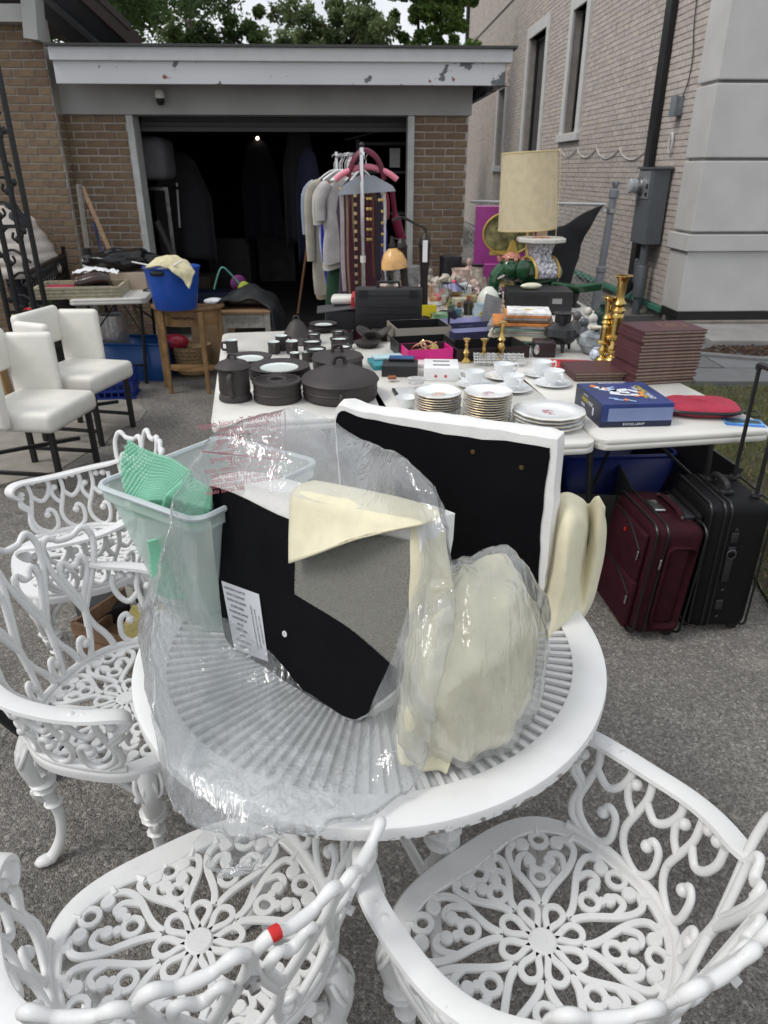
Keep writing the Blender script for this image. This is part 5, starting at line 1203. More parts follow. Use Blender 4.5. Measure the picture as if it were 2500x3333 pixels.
obox('jewellery_box','open taupe box with black lining behind the pink box',quad((1290,1112),(1468,1104),.27),.075,TAUPE,BLKV)
obox('jewellery_box','open black box squeezed between pink and taupe boxes',quad((1298,1162),(1480,1152),.2),.07,BLKM,BLKV)
pb = obox('gift_box','open magenta gift box holding tangled gold jewellery',quad((1326,1182),(1474,1174),.17),.066,PINK,PINK)
jw = MB(); rgj = random.Random(5)
for k in range(5):
    c_ = pb.location+Vector((rgj.uniform(-.05,.05),rgj.uniform(-.035,.035),.03)); jw.tube(smooth_path([c_+Vector((rgj.gauss(0,.03),rgj.gauss(0,.02),rgj.uniform(0,.06))) for q in range(5)],4), .004, 5)
tag(jw.build('bracelet', mat('rose_gold',(.62,.42,.26),.3,metal=.85), merge=False), 'tangled gold bracelets inside the magenta box', 'jewellery')
tag(MB().lathe([(.024,-.004),(.026,0),(.022,.005),(.008,.007),(0,.008)], n=20).build('pocket_watch', BRASS), 'round gold pocket watch on edge in the magenta box', 'watch', None, pb.location+Vector((.045,.0,.055)), rot=(R(65),0,R(30)))
obox('jewellery_box','open navy box with pale lavender lining, the rear one',quad((1450,1080),(1640,1068),.17),.05,NAVY,LAV)
obox('jewellery_box','open navy box with pale lavender lining, the front one',quad((1475,1112),(1668,1100),.12),.05,NAVY,LAV)
obox('jewellery_box','long open dark maroon box behind the brass candlesticks',quad((1487,1178),(1722,1164),.24),.065,MAR,BLKV)
t = thing('jewellery_box','closed dark maroon box with a silver oval handle','box',at(1775,1165,ZT)+Vector((0,.07,0)),R(-4)); MB().rbox((0,0,.04),(.115,.13,.08),.004).build('body',MAR,t); MB().lathe([(.028,0),(.026,.01),(0,.014)],(-.045,-.066,.045),16,rot=(R(90),0,0),sx=.55).build('handle',STEEL,t)
def candlestick(label, px, py, prof, z=ZT, s=1, group='brass candlesticks', rot=None):
    t = thing('candlestick', label, 'candlestick', at(px,py,z), 0, group, rot); MB().lathe([(r*s,q*s) for r,q in prof], n=24).build('column', BRASS, t, ang=50)
    top = prof[-1]; MB().lathe([(top[0]*s*.7,top[1]*s-.004),(top[0]*s*1.25,top[1]*s+.002),(top[0]*s*1.2,top[1]*s+.004),(top[0]*s*.6,top[1]*s)], n=20).build('drip_pan', BRASS, t); return t
cp = [(.026,0),(.027,.004),(.018,.012),(.008,.02),(.012,.03),(.016,.04),(.010,.05),(.006,.06),(.009,.07),(.006,.078),(.012,.088),(.014,.095)]
candlestick('short wide-shouldered brass candlestick, left of the three small ones',1516,1178,cp,s=1.25)
candlestick('shortest slim brass candlestick, middle of the three small ones',1573,1172,[(.014,0),(.014,.004),(.010,.01),(.011,.03),(.009,.045),(.007,.055),(.012,.07),(.013,.075)],s=1.45)
candlestick('taller turned brass candlestick, right of the three small ones',1628,1172,[(.02,0),(.02,.004),(.012,.012),(.009,.03),(.015,.045),(.012,.055),(.008,.062),(.015,.074),(.008,.084),(.008,.12),(.013,.132)],s=1.5)
tall = [(.045,0),(.046,.008),(.036,.02),(.02,.035),(.03,.055),(.032,.07),(.02,.085),(.018,.1),(.042,.112),(.044,.12),(.03,.13),(.026,.2),(.028,.215),(.022,.225),(.033,.24),(.02,.255),(.03,.27),(.02,.285),(.018,.295),(.022,.36),(.026,.375),(.036,.39)]
candlestick('tallest fat brass candlestick standing right of the grey vases',1990,1178,tall,s=1.12)
candlestick('thinner tall brass candlestick left of the fattest one',1958,1174,tall,s=.84)
def rb_(name, label, cat, px, py, d, m, rz=0, z=ZT, dz=0, r=.003, grp=None):
    o = MB().rbox((0,0,d[2]/2),d,r).build(name, m, ang=30); p = at(px,py,z); return tag(o, label, cat, grp, (p.x,p.y,z+dz), rz)
rb_('book','teal paperback under a face mask at the left of the boxes','book',1255,1190,(.16,.18,.024),mat('teal_cover',(.03,.24,.28),.4),R(12))
rb_('mask_packet','pale blue folded mask packet on the teal paperback','packet',1262,1180,(.16,.09,.012),mat('mask_blue',(.42,.58,.62),.7),R(15),dz=.025)
rb_('book','thick black case below a blue phone','case',1302,1216,(.175,.14,.055),BLKM,R(-4))
ph = rb_('phone','blue glossy phone lying on the thick black case','phone',1308,1206,(.13,.075,.012),BLACK,R(-4),dz=.056)
MB().box((0,0,.0125),(.12,.067,.001)).build('screen', mat('blue_screen',(.05,.13,.33),.15), ph)
bx1 = rb_('carton','white electronics carton with red dots behind the plates','carton',1435,1225,(.125,.15,.048),PAPERW,R(-3)); bx1.scale = (1.35,1.2,1.35)
for k in range(2): MB().box((0,.035-.065*k,.0487),(.06,.012,.001)).build('label_print', INK, bx1)
for k in range(2): MB().lathe([(.005,0),(.005,.001),(0,.001)],(-.02+.035*k,-.0755,.018),10,rot=(R(90),0,0)).build('dot', mat('red_dot',(.5,.04,.04),.5), bx1)
rb_('carton','flat white carton with pink print beside the electronics carton','carton',1375,1190,(.06,.1,.02),mat('pale_carton',(.7,.62,.62),.6),R(-5))
# silver lattice rack
rk = thing('trivet','silver metal lattice rack propped behind the teacups','rack',at(1625,1192,ZT),R(-4)); lt = MB()
for i in range(10):
    for j in range(4):
        x, y = -.12+i*.0265, j*.026; s_ = .022 if (i+j)%2 else .022
        for dx, dy, ww, hh in ((0,-.01,.024,.004),(0,.01,.024,.004),(-.01,0,.004,.024),(.01,0,.004,.024)): lt.box((x+dx,y+dy,.02+j*.008),(ww,hh,.004),(R(17),0,0))
lt.build('lattice', mat('polished_nickel',(.75,.74,.72),.2,metal=1), rk, smooth=False, merge=False)
rk2 = MB().box((0,.085,.02),(.2,.004,.04)).build('stand', STEEL, rk)
rb_('placemat_box','flat red box with pale pattern behind the cups','box',1860,1195,(.2,.15,.022),mat('red_lacquer',(.55,.035,.04),.35,var=.25,vscale=35),R(-6))
lp = rb_('laptop','slim silver tablet tray under the cable bundle','tablet',1330,1290,(.09,.22,.012),mat('silver_tablet',(.62,.62,.63),.35),R(10))
MB().box((-.052,-.01,.006),(.012,.22,.014)).build('spine', BLACK, lp)
cb = MB(); rgc = random.Random(8); base = at(1355,1265,ZT)+Vector((0,0,.022))
for k in range(7):
    a0 = rgc.uniform(0,6); cb.tube(smooth_path([base+Vector((math.cos(a0+q*.7)*(.03+.012*rgc.random()),math.sin(a0+q*.7)*(.022+.01*rgc.random()),.004*q*.3+.004*k)) for q in range(9)],3), .0028, 5)
tag(cb.build('cable_bundle', mat('white_cable',(0,0,0)), merge=False), 'bundle of coiled white charging cables on the silver tablet', 'cable')
rb_('wallet','small brown leather card holder beside the white cables','wallet',1276,1242,(.04,.03,.014),mat('tan_leather',(.28,.09,.035),.5),R(5),dz=.013)
# ---- record stack, vases ----
RECC = [mat('sleeve_%s'%n,c_,.6,var=.3,vscale=14) for n,c_ in (('cream',(.66,.6,.45)),('orange',(.55,.2,.05)),('grey',(.25,.24,.23)),('white',(.7,.7,.68)),('teal',(.2,.32,.28)),('brown',(.2,.14,.1)))]
rp0 = at(1700,1125,ZT)+Vector((0,.12,0)); rgr = random.Random(11)
for k in range(14):
    names = {13:'top record sleeve with white cover and yellow flower on the stack',12:'orange record sleeve just under the white flower one'}
    m = RECC[3] if k == 13 else (RECC[1] if k in (12,9) else RECC[rgr.choice([0,2,3,4,5])])
    o = MB().box((0,0,.0065),(.34,.34,.0115)).build('record_sleeve', m, smooth=False)
    o.scale = (.72,.72,1) if k > 9 else (.95,.95,1)
    tag(o, names.get(k, '%s record sleeve from the top in the stack beside the black vase'%ORD[13-k]), 'record', 'stacked records', rp0+Vector((rgr.gauss(0,.012)+(.03 if k>9 else 0),rgr.gauss(0,.012)+(-.03 if k>9 else 0),k*.0132+(0 if k<=9 else .003))), rgr.gauss(R(-8),.06))
    if k == 13:
        MB().lathe([(.03,.0125),(.03,.0135),(0,.0135)], n=10, wob=.2, wn=5).build('flower_print', mat('mustard',(.55,.4,.05),.6), o)
def vase(label, px, py, prof, m, s=1, z=ZT, name='vase', cat='vase', n=28):
    t = thing(name, label, cat, at(px,py,z), 0); s *= 1.32; MB().lathe([(r*s,q*s) for r,q in prof], n=n).build('body', m, t); return t
BVAS = mat('black_pottery',(.02,.02,.022),.25,var=.3,vscale=9)
bv = vase('round black pottery vase on three small feet',1822,1140,[(.03,.03),(.055,.04),(.078,.07),(.07,.1),(.045,.118),(.036,.125),(.036,.16),(.044,.166),(.04,.167),(.032,.16),(0,.15)],BVAS,.95)
for k in range(3): a = k*2.09+.5; MB().tube([(.055*math.cos(a),.055*math.sin(a),.056),(.07*math.cos(a),.07*math.sin(a),.0)],[.015,.007],6).build('foot',BVAS,bv)
GV_ = mat('grey_glaze_vase',(.30,.33,.35),.15,var=.7,vscale=10,coat=.4)
vv = vase('round grey and white glazed vase with cream mouth',1930,1150,[(.03,0),(.05,.01),(.072,.045),(.066,.08),(.03,.102),(.018,.108)],GV_,.95); MB().lathe([(.022,.128),(.034,.142),(.034,.147),(.018,.142)],n=20).build('mouth',mat('cream_glaze',(.66,.62,.5),.2),vv)
vase('dark green vase behind the round grey vase',1962,1085,[(.03,0),(.045,.01),(.06,.06),(.05,.1),(.03,.115),(.03,.13),(.04,.138),(.028,.13),(0,.12)],mat('dark_green_glaze',(.012,.035,.03),.15),1.0)
for k,(px,py,c_,lab_) in enumerate(((1868,1095,(.1,.09,.09),'slim dark figurine at the left of the bird group'),(1905,1080,(.55,.52,.46),'cream round-headed bird figurine'),(1895,1120,(.09,.1,.12),'grey plump bird figurine below the cream one'),(1925,1105,(.62,.6,.55),'small white bird figurine beside the round vase'))):
    t = thing('bird_figurine',lab_,'figurine',at(px,py,ZT),k); t.scale = (1.4,)*3; m = mat('figurine_%d'%k,c_,.3,var=.25,vscale=20)
    MB().lathe([(.02,0),(.028,.02),(.026,.05),(.014,.07),(.012,.075)],n=16).build('body',m,t); MB().ball((.004,0,.088),.02,10,sc3=(1,1,1.05)).build('head',m,t); MB().tube([(.02,0,.09),(.036,0,.086)],[.005,.001],5).build('beak',m,t); MB().tube([(-.018,0,.03),(-.05,0,.02)],[.012,.002],5).build('tail',m,t)
tag(MB().lathe([(.02,0),(.032,.01),(.038,.03),(.03,.05),(.02,.056),(.024,.062),(0,.05)],n=20).build('jar',mat('blue_white_porcelain',(.55,.6,.7),.15,var=.5,vscale=40)),'small blue and white jar at the foot of the brass candlesticks','jar',None,at(1940,1170,ZT),0)
# ---- maroon books ----
MARB = mat('maroon_leatherette',(.085,.03,.034),.5,var=.1,vscale=40,bump=.1,bscale=200,rnd=.12); PAGES = mat('page_edges',(.32,.26,.2),.8,var=.12,vscale=60)
def book_obj(label, loc, rz, w_=.315, d_=.235, th=.0155, grp='maroon books'):
    t = thing('book', label, 'book', loc, rz, grp); b = MB(); b.box((0,0,th-.0015),(w_,d_,.003)); b.box((0,0,.0015),(w_,d_,.003)); b.box((-w_/2+.0015,0,th/2),(.003,d_,th-.006))
    if not hasattr(book_obj,'cv'):
        book_obj.cv = b.build('cover', MARB, t, smooth=False); book_obj.pg = MB().box((.001,0,th/2),(w_-.006,d_-.008,th-.006)).build('pages', PAGES, t, smooth=False)
    else: share(book_obj.cv,'cover',t); share(book_obj.pg,'pages',t)
    return t
b0 = at(2055,1258,ZT); rgk = random.Random(4); ub = Vector((math.cos(R(12)),math.sin(R(12)),0)); vb = Vector((-ub.y,ub.x,0))
bc = b0+ub*.17+vb*.125
for k in range(16):
    f = k/15; t = book_obj('%s maroon book in the tall stack'%ORD[15-k], (bc.x+.018*f+rgk.gauss(0,.004), bc.y-.01*f+rgk.gauss(0,.004), ZT+k*.0158), R(12-3*f)+rgk.gauss(0,.012))
    if k == 15:
        em_ = MB()
        for (x0,y0,x1,y1) in ((-.06,-.04,.06,-.04),(.06,-.04,.06,.04),(.06,.04,-.06,.04),(-.06,.04,-.06,-.04)): em_.box(((x0+x1)/2+.05,(y0+y1)/2+.02,.0157),(abs(x1-x0)+.003,abs(y1-y0)+.003,.0006))
        for q in range(14): a = q*.9; em_.box((.05+.028*math.cos(a)*(.4+.05*q),.02+.018*math.sin(a)*(.4+.05*q),.0157),(.014,.005,.0006),(0,0,a))
        em_.build('gilt_emblem', mat('gilt',(.42,.25,.12),.4,metal=.5), t, smooth=False)
b1 = at(1880,1235,ZT)
for k in range(3): book_obj('%s maroon book in the low stack behind the toy box'%ORD[2-k], (b1.x+.12+rgk.gauss(0,.004), b1.y+.09-.01*k, ZT+k*.0158), R(3)+rgk.gauss(0,.02))
# ---- toy box ----
TBX = mat('toy_box_blue',(.025,.045,.17),.35,var=.2,vscale=8); TBL = mat('toy_box_pale',(.19,.24,.42),.4,var=.05); DKB = mat('toy_box_dark',(.012,.016,.045),.4)
f0, f1 = at(1952,1393,ZT), at(2184,1387,ZT); ut = (f1-f0).normalized(); vt = Vector((-ut.y,ut.x,0)); tw, td, th_ = (f1-f0).length, .31, .095
tb = thing('toy_box','blue boxed space robot toy with yellow and white lettering','toy box',f0+ut*tw/2+vt*td/2,math.atan2(ut.y,ut.x))
MB().rbox((0,0,th_/2+.004),(tw,td,th_-.008),.002,seg=1).build('carton',TBX,tb,smooth=False)
MB().box((.012,-td/2-.0015,.052),(tw-.03,.003,.052)).build('front_flap',TBL,tb,smooth=False)
MB().box((0,-td/2-.0008,.013),(tw-.004,.002,.02)).build('lower_strip',DKB,tb,smooth=False)
MB().box((-tw/2-.001,0,th_/2),(.002,td-.004,th_-.006)).build('side_panel',DKB,tb,smooth=False)
YEL = mat('lettering_yellow',(.8,.62,.03),.5,var=0); WHT = mat('lettering_white',(.75,.77,.8),.5,var=0); ORG = mat('print_orange',(.75,.25,.08),.5,var=.1); LBU = mat('print_pale_blue',(.3,.45,.7),.5)
ztop = th_+.0006
def on_top(x, y, rot): return Matrix.Translation((x,y,ztop)) @ Matrix.Rotation(rot,4,'Z')
text('lettering','ELECTRONIC',.013,WHT,tb,on_top(.02,td/2-.012,0),sx=.9)
text('lettering','CYBORG',.032,YEL,tb,on_top(tw*.30,.045,R(-90)),sx=.85); text('lettering','MAND',.032,WHT,tb,on_top(tw*.30,-.055,R(-90)),sx=.85)
text('lettering','MAN',.026,WHT,tb,on_top(tw*.225,.055,R(-90)),sx=.9); text('lettering','CYBORG',.026,YEL,tb,on_top(tw*.225,-.035,R(-90)),sx=.85)
text('lettering','BRADLEY',.013,WHT,tb,on_top(-tw*.1,td/2-.012,0)); 
# spaceship-like robot artwork: plain generic shapes
art = MB(); arto = MB(); artb = MB(); rga = random.Random(2)
for (x0,y0,x1,y1,wd) in ((-.08,.05,-.02,.02,.03),(-.05,.02,.03,.03,.022),(.03,.03,.06,.0,.016),(-.06,.0,.0,-.02,.026),(.0,-.02,.045,-.03,.02),(-.02,.0,.02,-.01,.03),(-.095,.07,-.07,.05,.02)):
    a = math.atan2(y1-y0,x1-x0); art.box(((x0+x1)/2,(y0+y1)/2,ztop+.0004),(math.hypot(x1-x0,y1-y0),wd,.0008),(0,0,a))
for x,y,r_ in ((.066,-.004,.011),(.054,-.034,.011),(.03,-.04,.008),(-.095,.075,.014),(-.055,.04,.009),(-.03,-.075,.01)): arto.lathe([(r_,ztop+.0008),(r_*.9,ztop+.0016),(0,ztop+.0016)],(x,y,0),10)
for x,y in ((-.06,-.075),(-.075,-.06),(-.045,.03),(-.03,.055),(-.015,-.085)): artb.box((x,y,ztop+.0011),(.035,.01,.0008),(0,0,rga.uniform(0,3)))
for o_ in (art.build('robot_print',WHT,tb,smooth=False,merge=False), arto.build('flame_print',ORG,tb,smooth=False,merge=False), artb.build('detail_print',LBU,tb,smooth=False,merge=False)): o_.scale = (1.0,1.35,1); o_['kind'] = 'stuff'
Ms = Matrix.Translation((-tw/2-.0024,.0,th_*.62)) @ Matrix(((0,0,-1,0),(-1,0,0,0),(0,1,0,0),(0,0,0,1)))
text('lettering','CYBORG',.022,YEL,tb,Ms@Matrix.Translation((-.035,.0,0)),sx=.8); text('lettering','MAND',.022,WHT,tb,Ms@Matrix.Translation((.032,.0,0)),sx=.8); text('lettering','ELECTRONIC',.008,WHT,tb,Ms@Matrix.Translation((-.03,.02,0))); text('lettering','MAN',.018,WHT,tb,Ms@Matrix.Translation((-.05,-.024,0)))
MB().box((-tw/2-.003,-.07,.04),(.002,.012,.03)).build('barcode',WHT,tb,smooth=False)
text('lettering','EXCELLENT',.012,WHT,tb,Matrix.Translation((-.01,-td/2-.0022,.013)) @ Matrix.Rotation(R(90),4,'X'),sx=1.4)
# ---- red pouch, cards ----
RP = mat('red_nylon',(.36,.02,.05),.6,var=.12,vscale=20,bump=.2,bscale=60)
rp_ = thing('zip_pouch','red fabric zip pouch with black zip beside the toy box','pouch',at(2275,1340,ZT),R(-6)); rp_.scale = (1.35,1.35,1.3)
def pouch(u, v):
    a = u*2*math.pi; ph = (v-.5)*math.pi; c_, s_ = math.cos(a), math.sin(a); k = (abs(c_)**3.2+abs(s_)**3.2)**(-1/3.2)
    q = math.cos(ph)**.45 if math.cos(ph) > 0 else 0; z = .019+.019*math.sin(ph)*(1+.25*noise.noise(Vector((c_*2,s_*2,ph)))); return (c_*k*.115*q, s_*k*.085*q, max(.002,z))
MB().grid(pouch,48,20).build('body',RP,rp_,ang=80)
zp = []; 
for k in range(25): a = k/24*math.pi*1.25+math.pi*.98; c_,s_ = math.cos(a),math.sin(a); q = (abs(c_)**3.2+abs(s_)**3.2)**(-1/3.2); zp.append((c_*q*.117,s_*q*.087,.021))
MB().tube(zp,.0045,6,flat=1.3).build('zip',BLACK,rp_)
MB().tube(smooth_path([(.112,-.06,.02),(.145,-.055,.025),(.15,-.075,.015),(.115,-.082,.015)],5),.003,6).build('loop',BLACK,rp_)
cd = tag(MB().box((0,0,.0008),(.15,.1,.0016)).build('postcard',mat('postcard_blue',(.1,.3,.6),.4,var=.5,vscale=18),smooth=False),'blue landscape postcard lying at the table edge','postcard',None,at(2420,1376,ZT),R(-12))
MB().box((0,.012,.0019),(.13,.04,.0006)).build('dark_scene',mat('postcard_dark',(.05,.08,.09),.4,var=.4,vscale=40),cd,smooth=False); MB().box((0,-.037,.0019),(.14,.015,.0006)).build('caption_band',mat('postcard_band',(.05,.12,.5),.4),cd,smooth=False)
# ================= BACK TABLES: LAMP, ELEPHANT STOOL, CLUTTER =================
def lathe_thing(name, label, cat, loc, prof, m, n=20, group=None, part='body', rot=None, s=1):
    t = thing(name, label, cat, loc, 0, group, rot); MB().lathe([(r*s,q*s) for r,q in prof], n=n).build(part, m, t); return t
# cream lamp shade (fallen slightly askew) on a lamp
LY = 5.95
def YY(Y): return 4.8+(Y-4.4)*1.5
c_ = (atY(1725,620,LY)); lw_ = (atY(1818,620,LY)-atY(1630,620,LY)).length/2
lamp = thing('table_lamp','large cream drum lampshade on a lamp behind the elephant stool','lamp',(c_.x+.03,c_.y,ZT),rot=(0,R(-3),0))
SHADE = mat('cream_linen_shade',(.86,.78,.58),.85,var=.06,vscale=20,bump=.1,bscale=300)
t_, b_, L_ = tree_of(SHADE); tl_n = t_.nodes.new('ShaderNodeBsdfTranslucent'); L_(b_.inputs['Base Color'].links[0].from_socket, tl_n.inputs['Color']); mxs = t_.nodes.new('ShaderNodeMixShader'); mxs.inputs[0].default_value = .5; L_(b_.outputs[0], mxs.inputs[1]); L_(tl_n.outputs[0], mxs.inputs[2]); L_(mxs.outputs[0], t_.nodes['Material Output'].inputs['Surface'])
z0_, z1_ = atY(1720,745,LY).z-.0, atY(1715,495,LY).z
MB().grid(lambda u,v: (math.cos(u*2*math.pi)*lw_*(1.02-.08*v), math.sin(u*2*math.pi)*lw_*(1.02-.08*v), (z0_+(z1_-z0_)*v)-ZT),48,2).build('shade',SHADE,lamp)
for z_, q in ((z0_-ZT,1.02),(z1_-ZT,.94)): MB().lathe([(lw_*q-.004,z_-.006),(lw_*q+.003,z_-.004),(lw_*q+.003,z_+.004),(lw_*q-.004,z_+.006),(lw_*q-.004,z_-.006)],n=40).build('shade_trim',mat('shade_trim',(.58,.47,.25),.8),lamp)
MB().lathe([(.05,0),(.055,.02),(.02,.05),(.03,.12),(.025,.25),(.012,.3),(.008,z1_-ZT-.05)],n=16).build('stem',BRASS,lamp)
MB().tube([(-lw_*.93,0,z1_-ZT-.02),(lw_*.93,0,z1_-ZT-.02)],.003,5).build('spider',BRASS,lamp)
MB().tube(smooth_path([(lw_*.95,0,z1_-ZT),(lw_*1.02,-.01,z1_-ZT-.02),(lw_*1.06,-.01,z1_-ZT-.3),(lw_*1.0,-.01,z0_-ZT-.1)],5),.004,5).build('ribbon',SHADE,lamp)
# elephant stool
EG = mat('green_elephant_glaze',(.012,.06,.022),.12,var=.5,vscale=12,coat=.5); EP = mat('pink_trim_glaze',(.42,.17,.12),.25,var=.3,vscale=25); EW = mat('cream_patterned_glaze',(.55,.54,.5),.2,var=.1)
EB = mat('blue_mosaic_glaze',(.42,.41,.44),.25,var=.7,vscale=55)
ex = at(1762,1000,ZT); EY = 5.6
el = thing('elephant_stool','green glazed ceramic elephant stool with white top and mosaic saddle','stool',(atY(1752,880,EY).x,EY,ZT+.02),R(200))
zt_ = (atY(1760,772,EY).z-ZT-.02)/.447; el.scale = (1.12,1.12,zt_)
MB().grid(lambda u,v: ((.17*math.sin(v*math.pi)*math.cos(u*2*math.pi)*1.05, .11*math.sin(v*math.pi)*math.sin(u*2*math.pi), .20-.10*math.cos(v*math.pi))),28,16).build('body',EG,el)
for x in (-.1,.1):
    for y in (-.06,.06): MB().lathe([(.045,0),(.045,.02),(.038,.05),(.042,.14)],(x,y,0),14).build('leg',EG,el)
hd = MB().ball((.21,0,.24),.085,14,sc3=(1,.95,1.05)).build('head',EG,el)
MB().tube(smooth_path([(.27,0,.25),(.32,0,.19),(.33,0,.1),(.31,0,.04),(.34,0,.03)],5),[.045]*5+[.04]*4+[.034]*4+[.028]*4+[.022]*4,10).build('trunk',EG,hd)
for y in (-1,1):
    MB().ball((.17,y*.09,.24),.07,12,sc3=(.75,.25,1.0)).build('ear',EG,hd); MB().tube([(.28,y*.035,.2),(.33,y*.05,.18)],[.012,.004],6).build('tusk',EW,hd)
MB().lathe([(.03,.30),(.06,.315),(.055,.33),(.03,.35),(0,.355)],(.21,0,0),14).build('head_cap',EP,el)
MB().grid(lambda u,v: (((u-.5)*.16, .118*math.sin((v-.5)*math.pi*1.15), .20+.108*math.cos((v-.5)*math.pi*1.15))),10,20).build('saddle_cloth',EB,el,solid=.01)
for x in (-.085,.085): MB().tube([(x,.124*math.sin(a),.2+.114*math.cos(a)) for a in [(-1.75+k*.175) for k in range(21)]],.010,6).build('saddle_trim',mat('yellow_trim',(.45,.3,.08),.3),el)
MB().lathe([(.085,.29),(.075,.33),(.095,.4),(.12,.415)],n=16).build('pedestal',EB,el)
MB().lathe([(.16,.415),(.165,.42),(.165,.44),(.16,.445),(0,.445)],n=8).build('top',EW,el,smooth=False)
MB().lathe([(.06,.4455),(.06,.447),(0,.447)],n=16,wob=.2,wn=6).build('top_motif',EP,el)
rgx = random.Random(21)
for k in range(9): a = k*.7; MB().ball((.21+.085*math.cos(a),.085*math.sin(a),.30+.01*math.sin(k)),.014,8).build('pink_bead',EP,el)
# hifi / black console with white horn on top
hc = thing('tape_deck','black hi-fi unit in front of the elephant stool','hi-fi',(atY(1752,930,5.25).x,5.25,ZT),R(-4)); hc.scale = (1.32,1.2,1.15)
MB().rbox((0,0,.075),(.34,.26,.13),.004).build('casing',BLKM,hc,smooth=False)
for k in range(6): MB().box((-.12+k*.03,-.1315,.08),(.02,.003,.07)).build('slot',BLACK,hc,smooth=False)
MB().box((.09,-.1315,.085),(.05,.003,.03)).build('display',mat('silver_print',(.25,.25,.25),.4),hc,smooth=False)
for x in (-.13,.13): MB().lathe([(.016,0),(.016,.012)],(x,-.09,0),10).build('foot',BLACK,hc)
tag(MB().ball((0,0,0),.03,14,sc3=(2.6,1,.75)).build('shell_ornament',mat('pale_horn',(.68,.66,.5),.25)),'pale green-white horn lying on the black hi-fi unit','ornament',None,hc.location+Vector((-.06,-.05,.185)),R(8))
# leaf dish
gd = MB(); gd.grid(lambda u,v: (((u-.5)*.36), (v-.5)*.13*math.sin(math.pi*min(1,u*.9+.1))**.7, .10+.05*abs(v-.5)*2+.05*abs(u-.5)),24,8)
tag(gd.build('leaf_dish',mat('green_leaf_glaze',(.015,.07,.03),.2),solid=.008),'dark green boat-shaped leaf dish behind the hi-fi unit','dish',None,(atY(1890,890,5.45).x-.02,5.45,ZT+.0),R(-6))
sp_ = MB().lathe([(.05,0),(.05,.01),(.015,.03),(.03,.1)],n=14); tag(sp_.build('dish_stand',BLKM),'short dark stand under the green leaf dish','stand',None,(atY(1890,890,5.45).x-.02,5.45,ZT),0)
# doll boxes
PUR = mat('purple_card',(.27,.035,.21),.4,var=.1); PKT = mat('pink_card',(.55,.16,.40),.45); GLDP = mat('gold_print',(.5,.36,.08),.4,metal=.3)
WINM = mat('box_window',(.16,.15,.07),.1,var=.7,vscale=14)
def dollbox(label, x, y, z, w_, h_, rz):
    t = thing('doll_box',label,'box',(x,y,z),rz,'purple doll boxes')
    MB().box((0,0,h_/2),(w_,.12,h_)).build('carton',[PUR],t,smooth=False); MB().box((0,0,h_+.001),(w_,.12,.003)).build('top_panel',PKT,t,smooth=False)
    b = MB(); n = 28; b.add([(.40*w_*math.cos(2*math.pi*k/n)+.02, -.0612, h_*.54+.36*h_*math.sin(2*math.pi*k/n)) for k in range(n)],[tuple(range(n))]); b.build('window',WINM,t,smooth=False)
    MB().tube([(.41*w_*math.cos(2*math.pi*k/n)+.02, -.062, h_*.54+.37*h_*math.sin(2*math.pi*k/n)) for k in range(n)],.008,6,closed=True).build('gold_border',GLDP,t)
    g_ = MB(); g_.lathe([(.03,.08),(.035,.12),(.02,.15)],(.06,-.058,h_*.1),10,sy=.15); g_.lathe([(.05,.0),(.02,.08)],(.06,-.06,h_*.22),10,sy=.12); g_.build('figure_dress',GLDP,t)
    MB().box((.0,-.0615,h_*.2),(w_*.5,.002,h_*.08)).build('gold_label',GLDP,t,smooth=False)
    text('lettering','Disney',.035,mat('silver_letter',(.6,.58,.6),.4),t,Matrix.Translation((.05,-.064,h_*.78)) @ Matrix.Rotation(R(90),4,'X'))
    return t
dx = atY(1620,780,6.3)
d1 = dollbox('large purple doll box with oval window left of the lampshade',dx.x+.06,6.3,.96,.50,.44,R(-4))
d2 = dollbox('smaller purple doll box under the large one',dx.x+.12,6.27,ZT,.46,.215,R(3))
# table lamps with amber shade and dark post
def desk_lamp(label, px, Y, amber):
    p = atY(px,930,Y); t = thing('desk_lamp',label,'lamp',(p.x,Y,ZT),0)
    MB().lathe([(.05,0),(.05,.015),(.028,.03),(.024,.06),(.02,.2),(.03,.34),(.034,.36),(.026,.385),(.012,.41)],n=8).build('post',BRZ,t,smooth=False); return t
BRZ = mat('dark_bronze',(.03,.024,.022),.4,metal=.5); AMB = mat('amber_glass_shade',(.62,.36,.14),.25,var=.25,vscale=12)
dl1 = desk_lamp('dark bronze post lamp with curved arm and hanging tag',1380,4.95,0); dl1.scale = (1.25,1.25,(atY(1378,755,4.95).z-ZT)/.415)
MB().tube(smooth_path([(0,0,.41),(0,0,.43),(-.05,0,.45),(-.12,0,.48),(-.17,0,.465)],5),.006,6).build('arm',BRZ,dl1)
MB().box((.0,-.035,.33),(.025,.003,.10)).build('tag',PAPERW,dl1,smooth=False)
dl2 = desk_lamp('leaning bronze lamp with amber glass shade',1325,5.5,0); dl2.rotation_euler = (0,R(-6),0); dl2.scale = (1.3,1.3,(atY(1290,775,5.5).z-ZT)/.41)
MB().lathe([(.075,.24),(.072,.28),(.055,.33),(.028,.355),(.024,.36),(.05,.32),(.068,.27),(.071,.24)],(-.05,-.01,.0),24).build('shade',AMB,dl2)
MB().lathe([(.02,.355),(.022,.38),(.012,.40),(.008,.43)],(-.05,-.01,.0),12).build('cap',BRZ,dl2)
MB().tube([(-.05,-.01,.42),(0,0,.40)],.006,6).build('arm',BRZ,dl2)
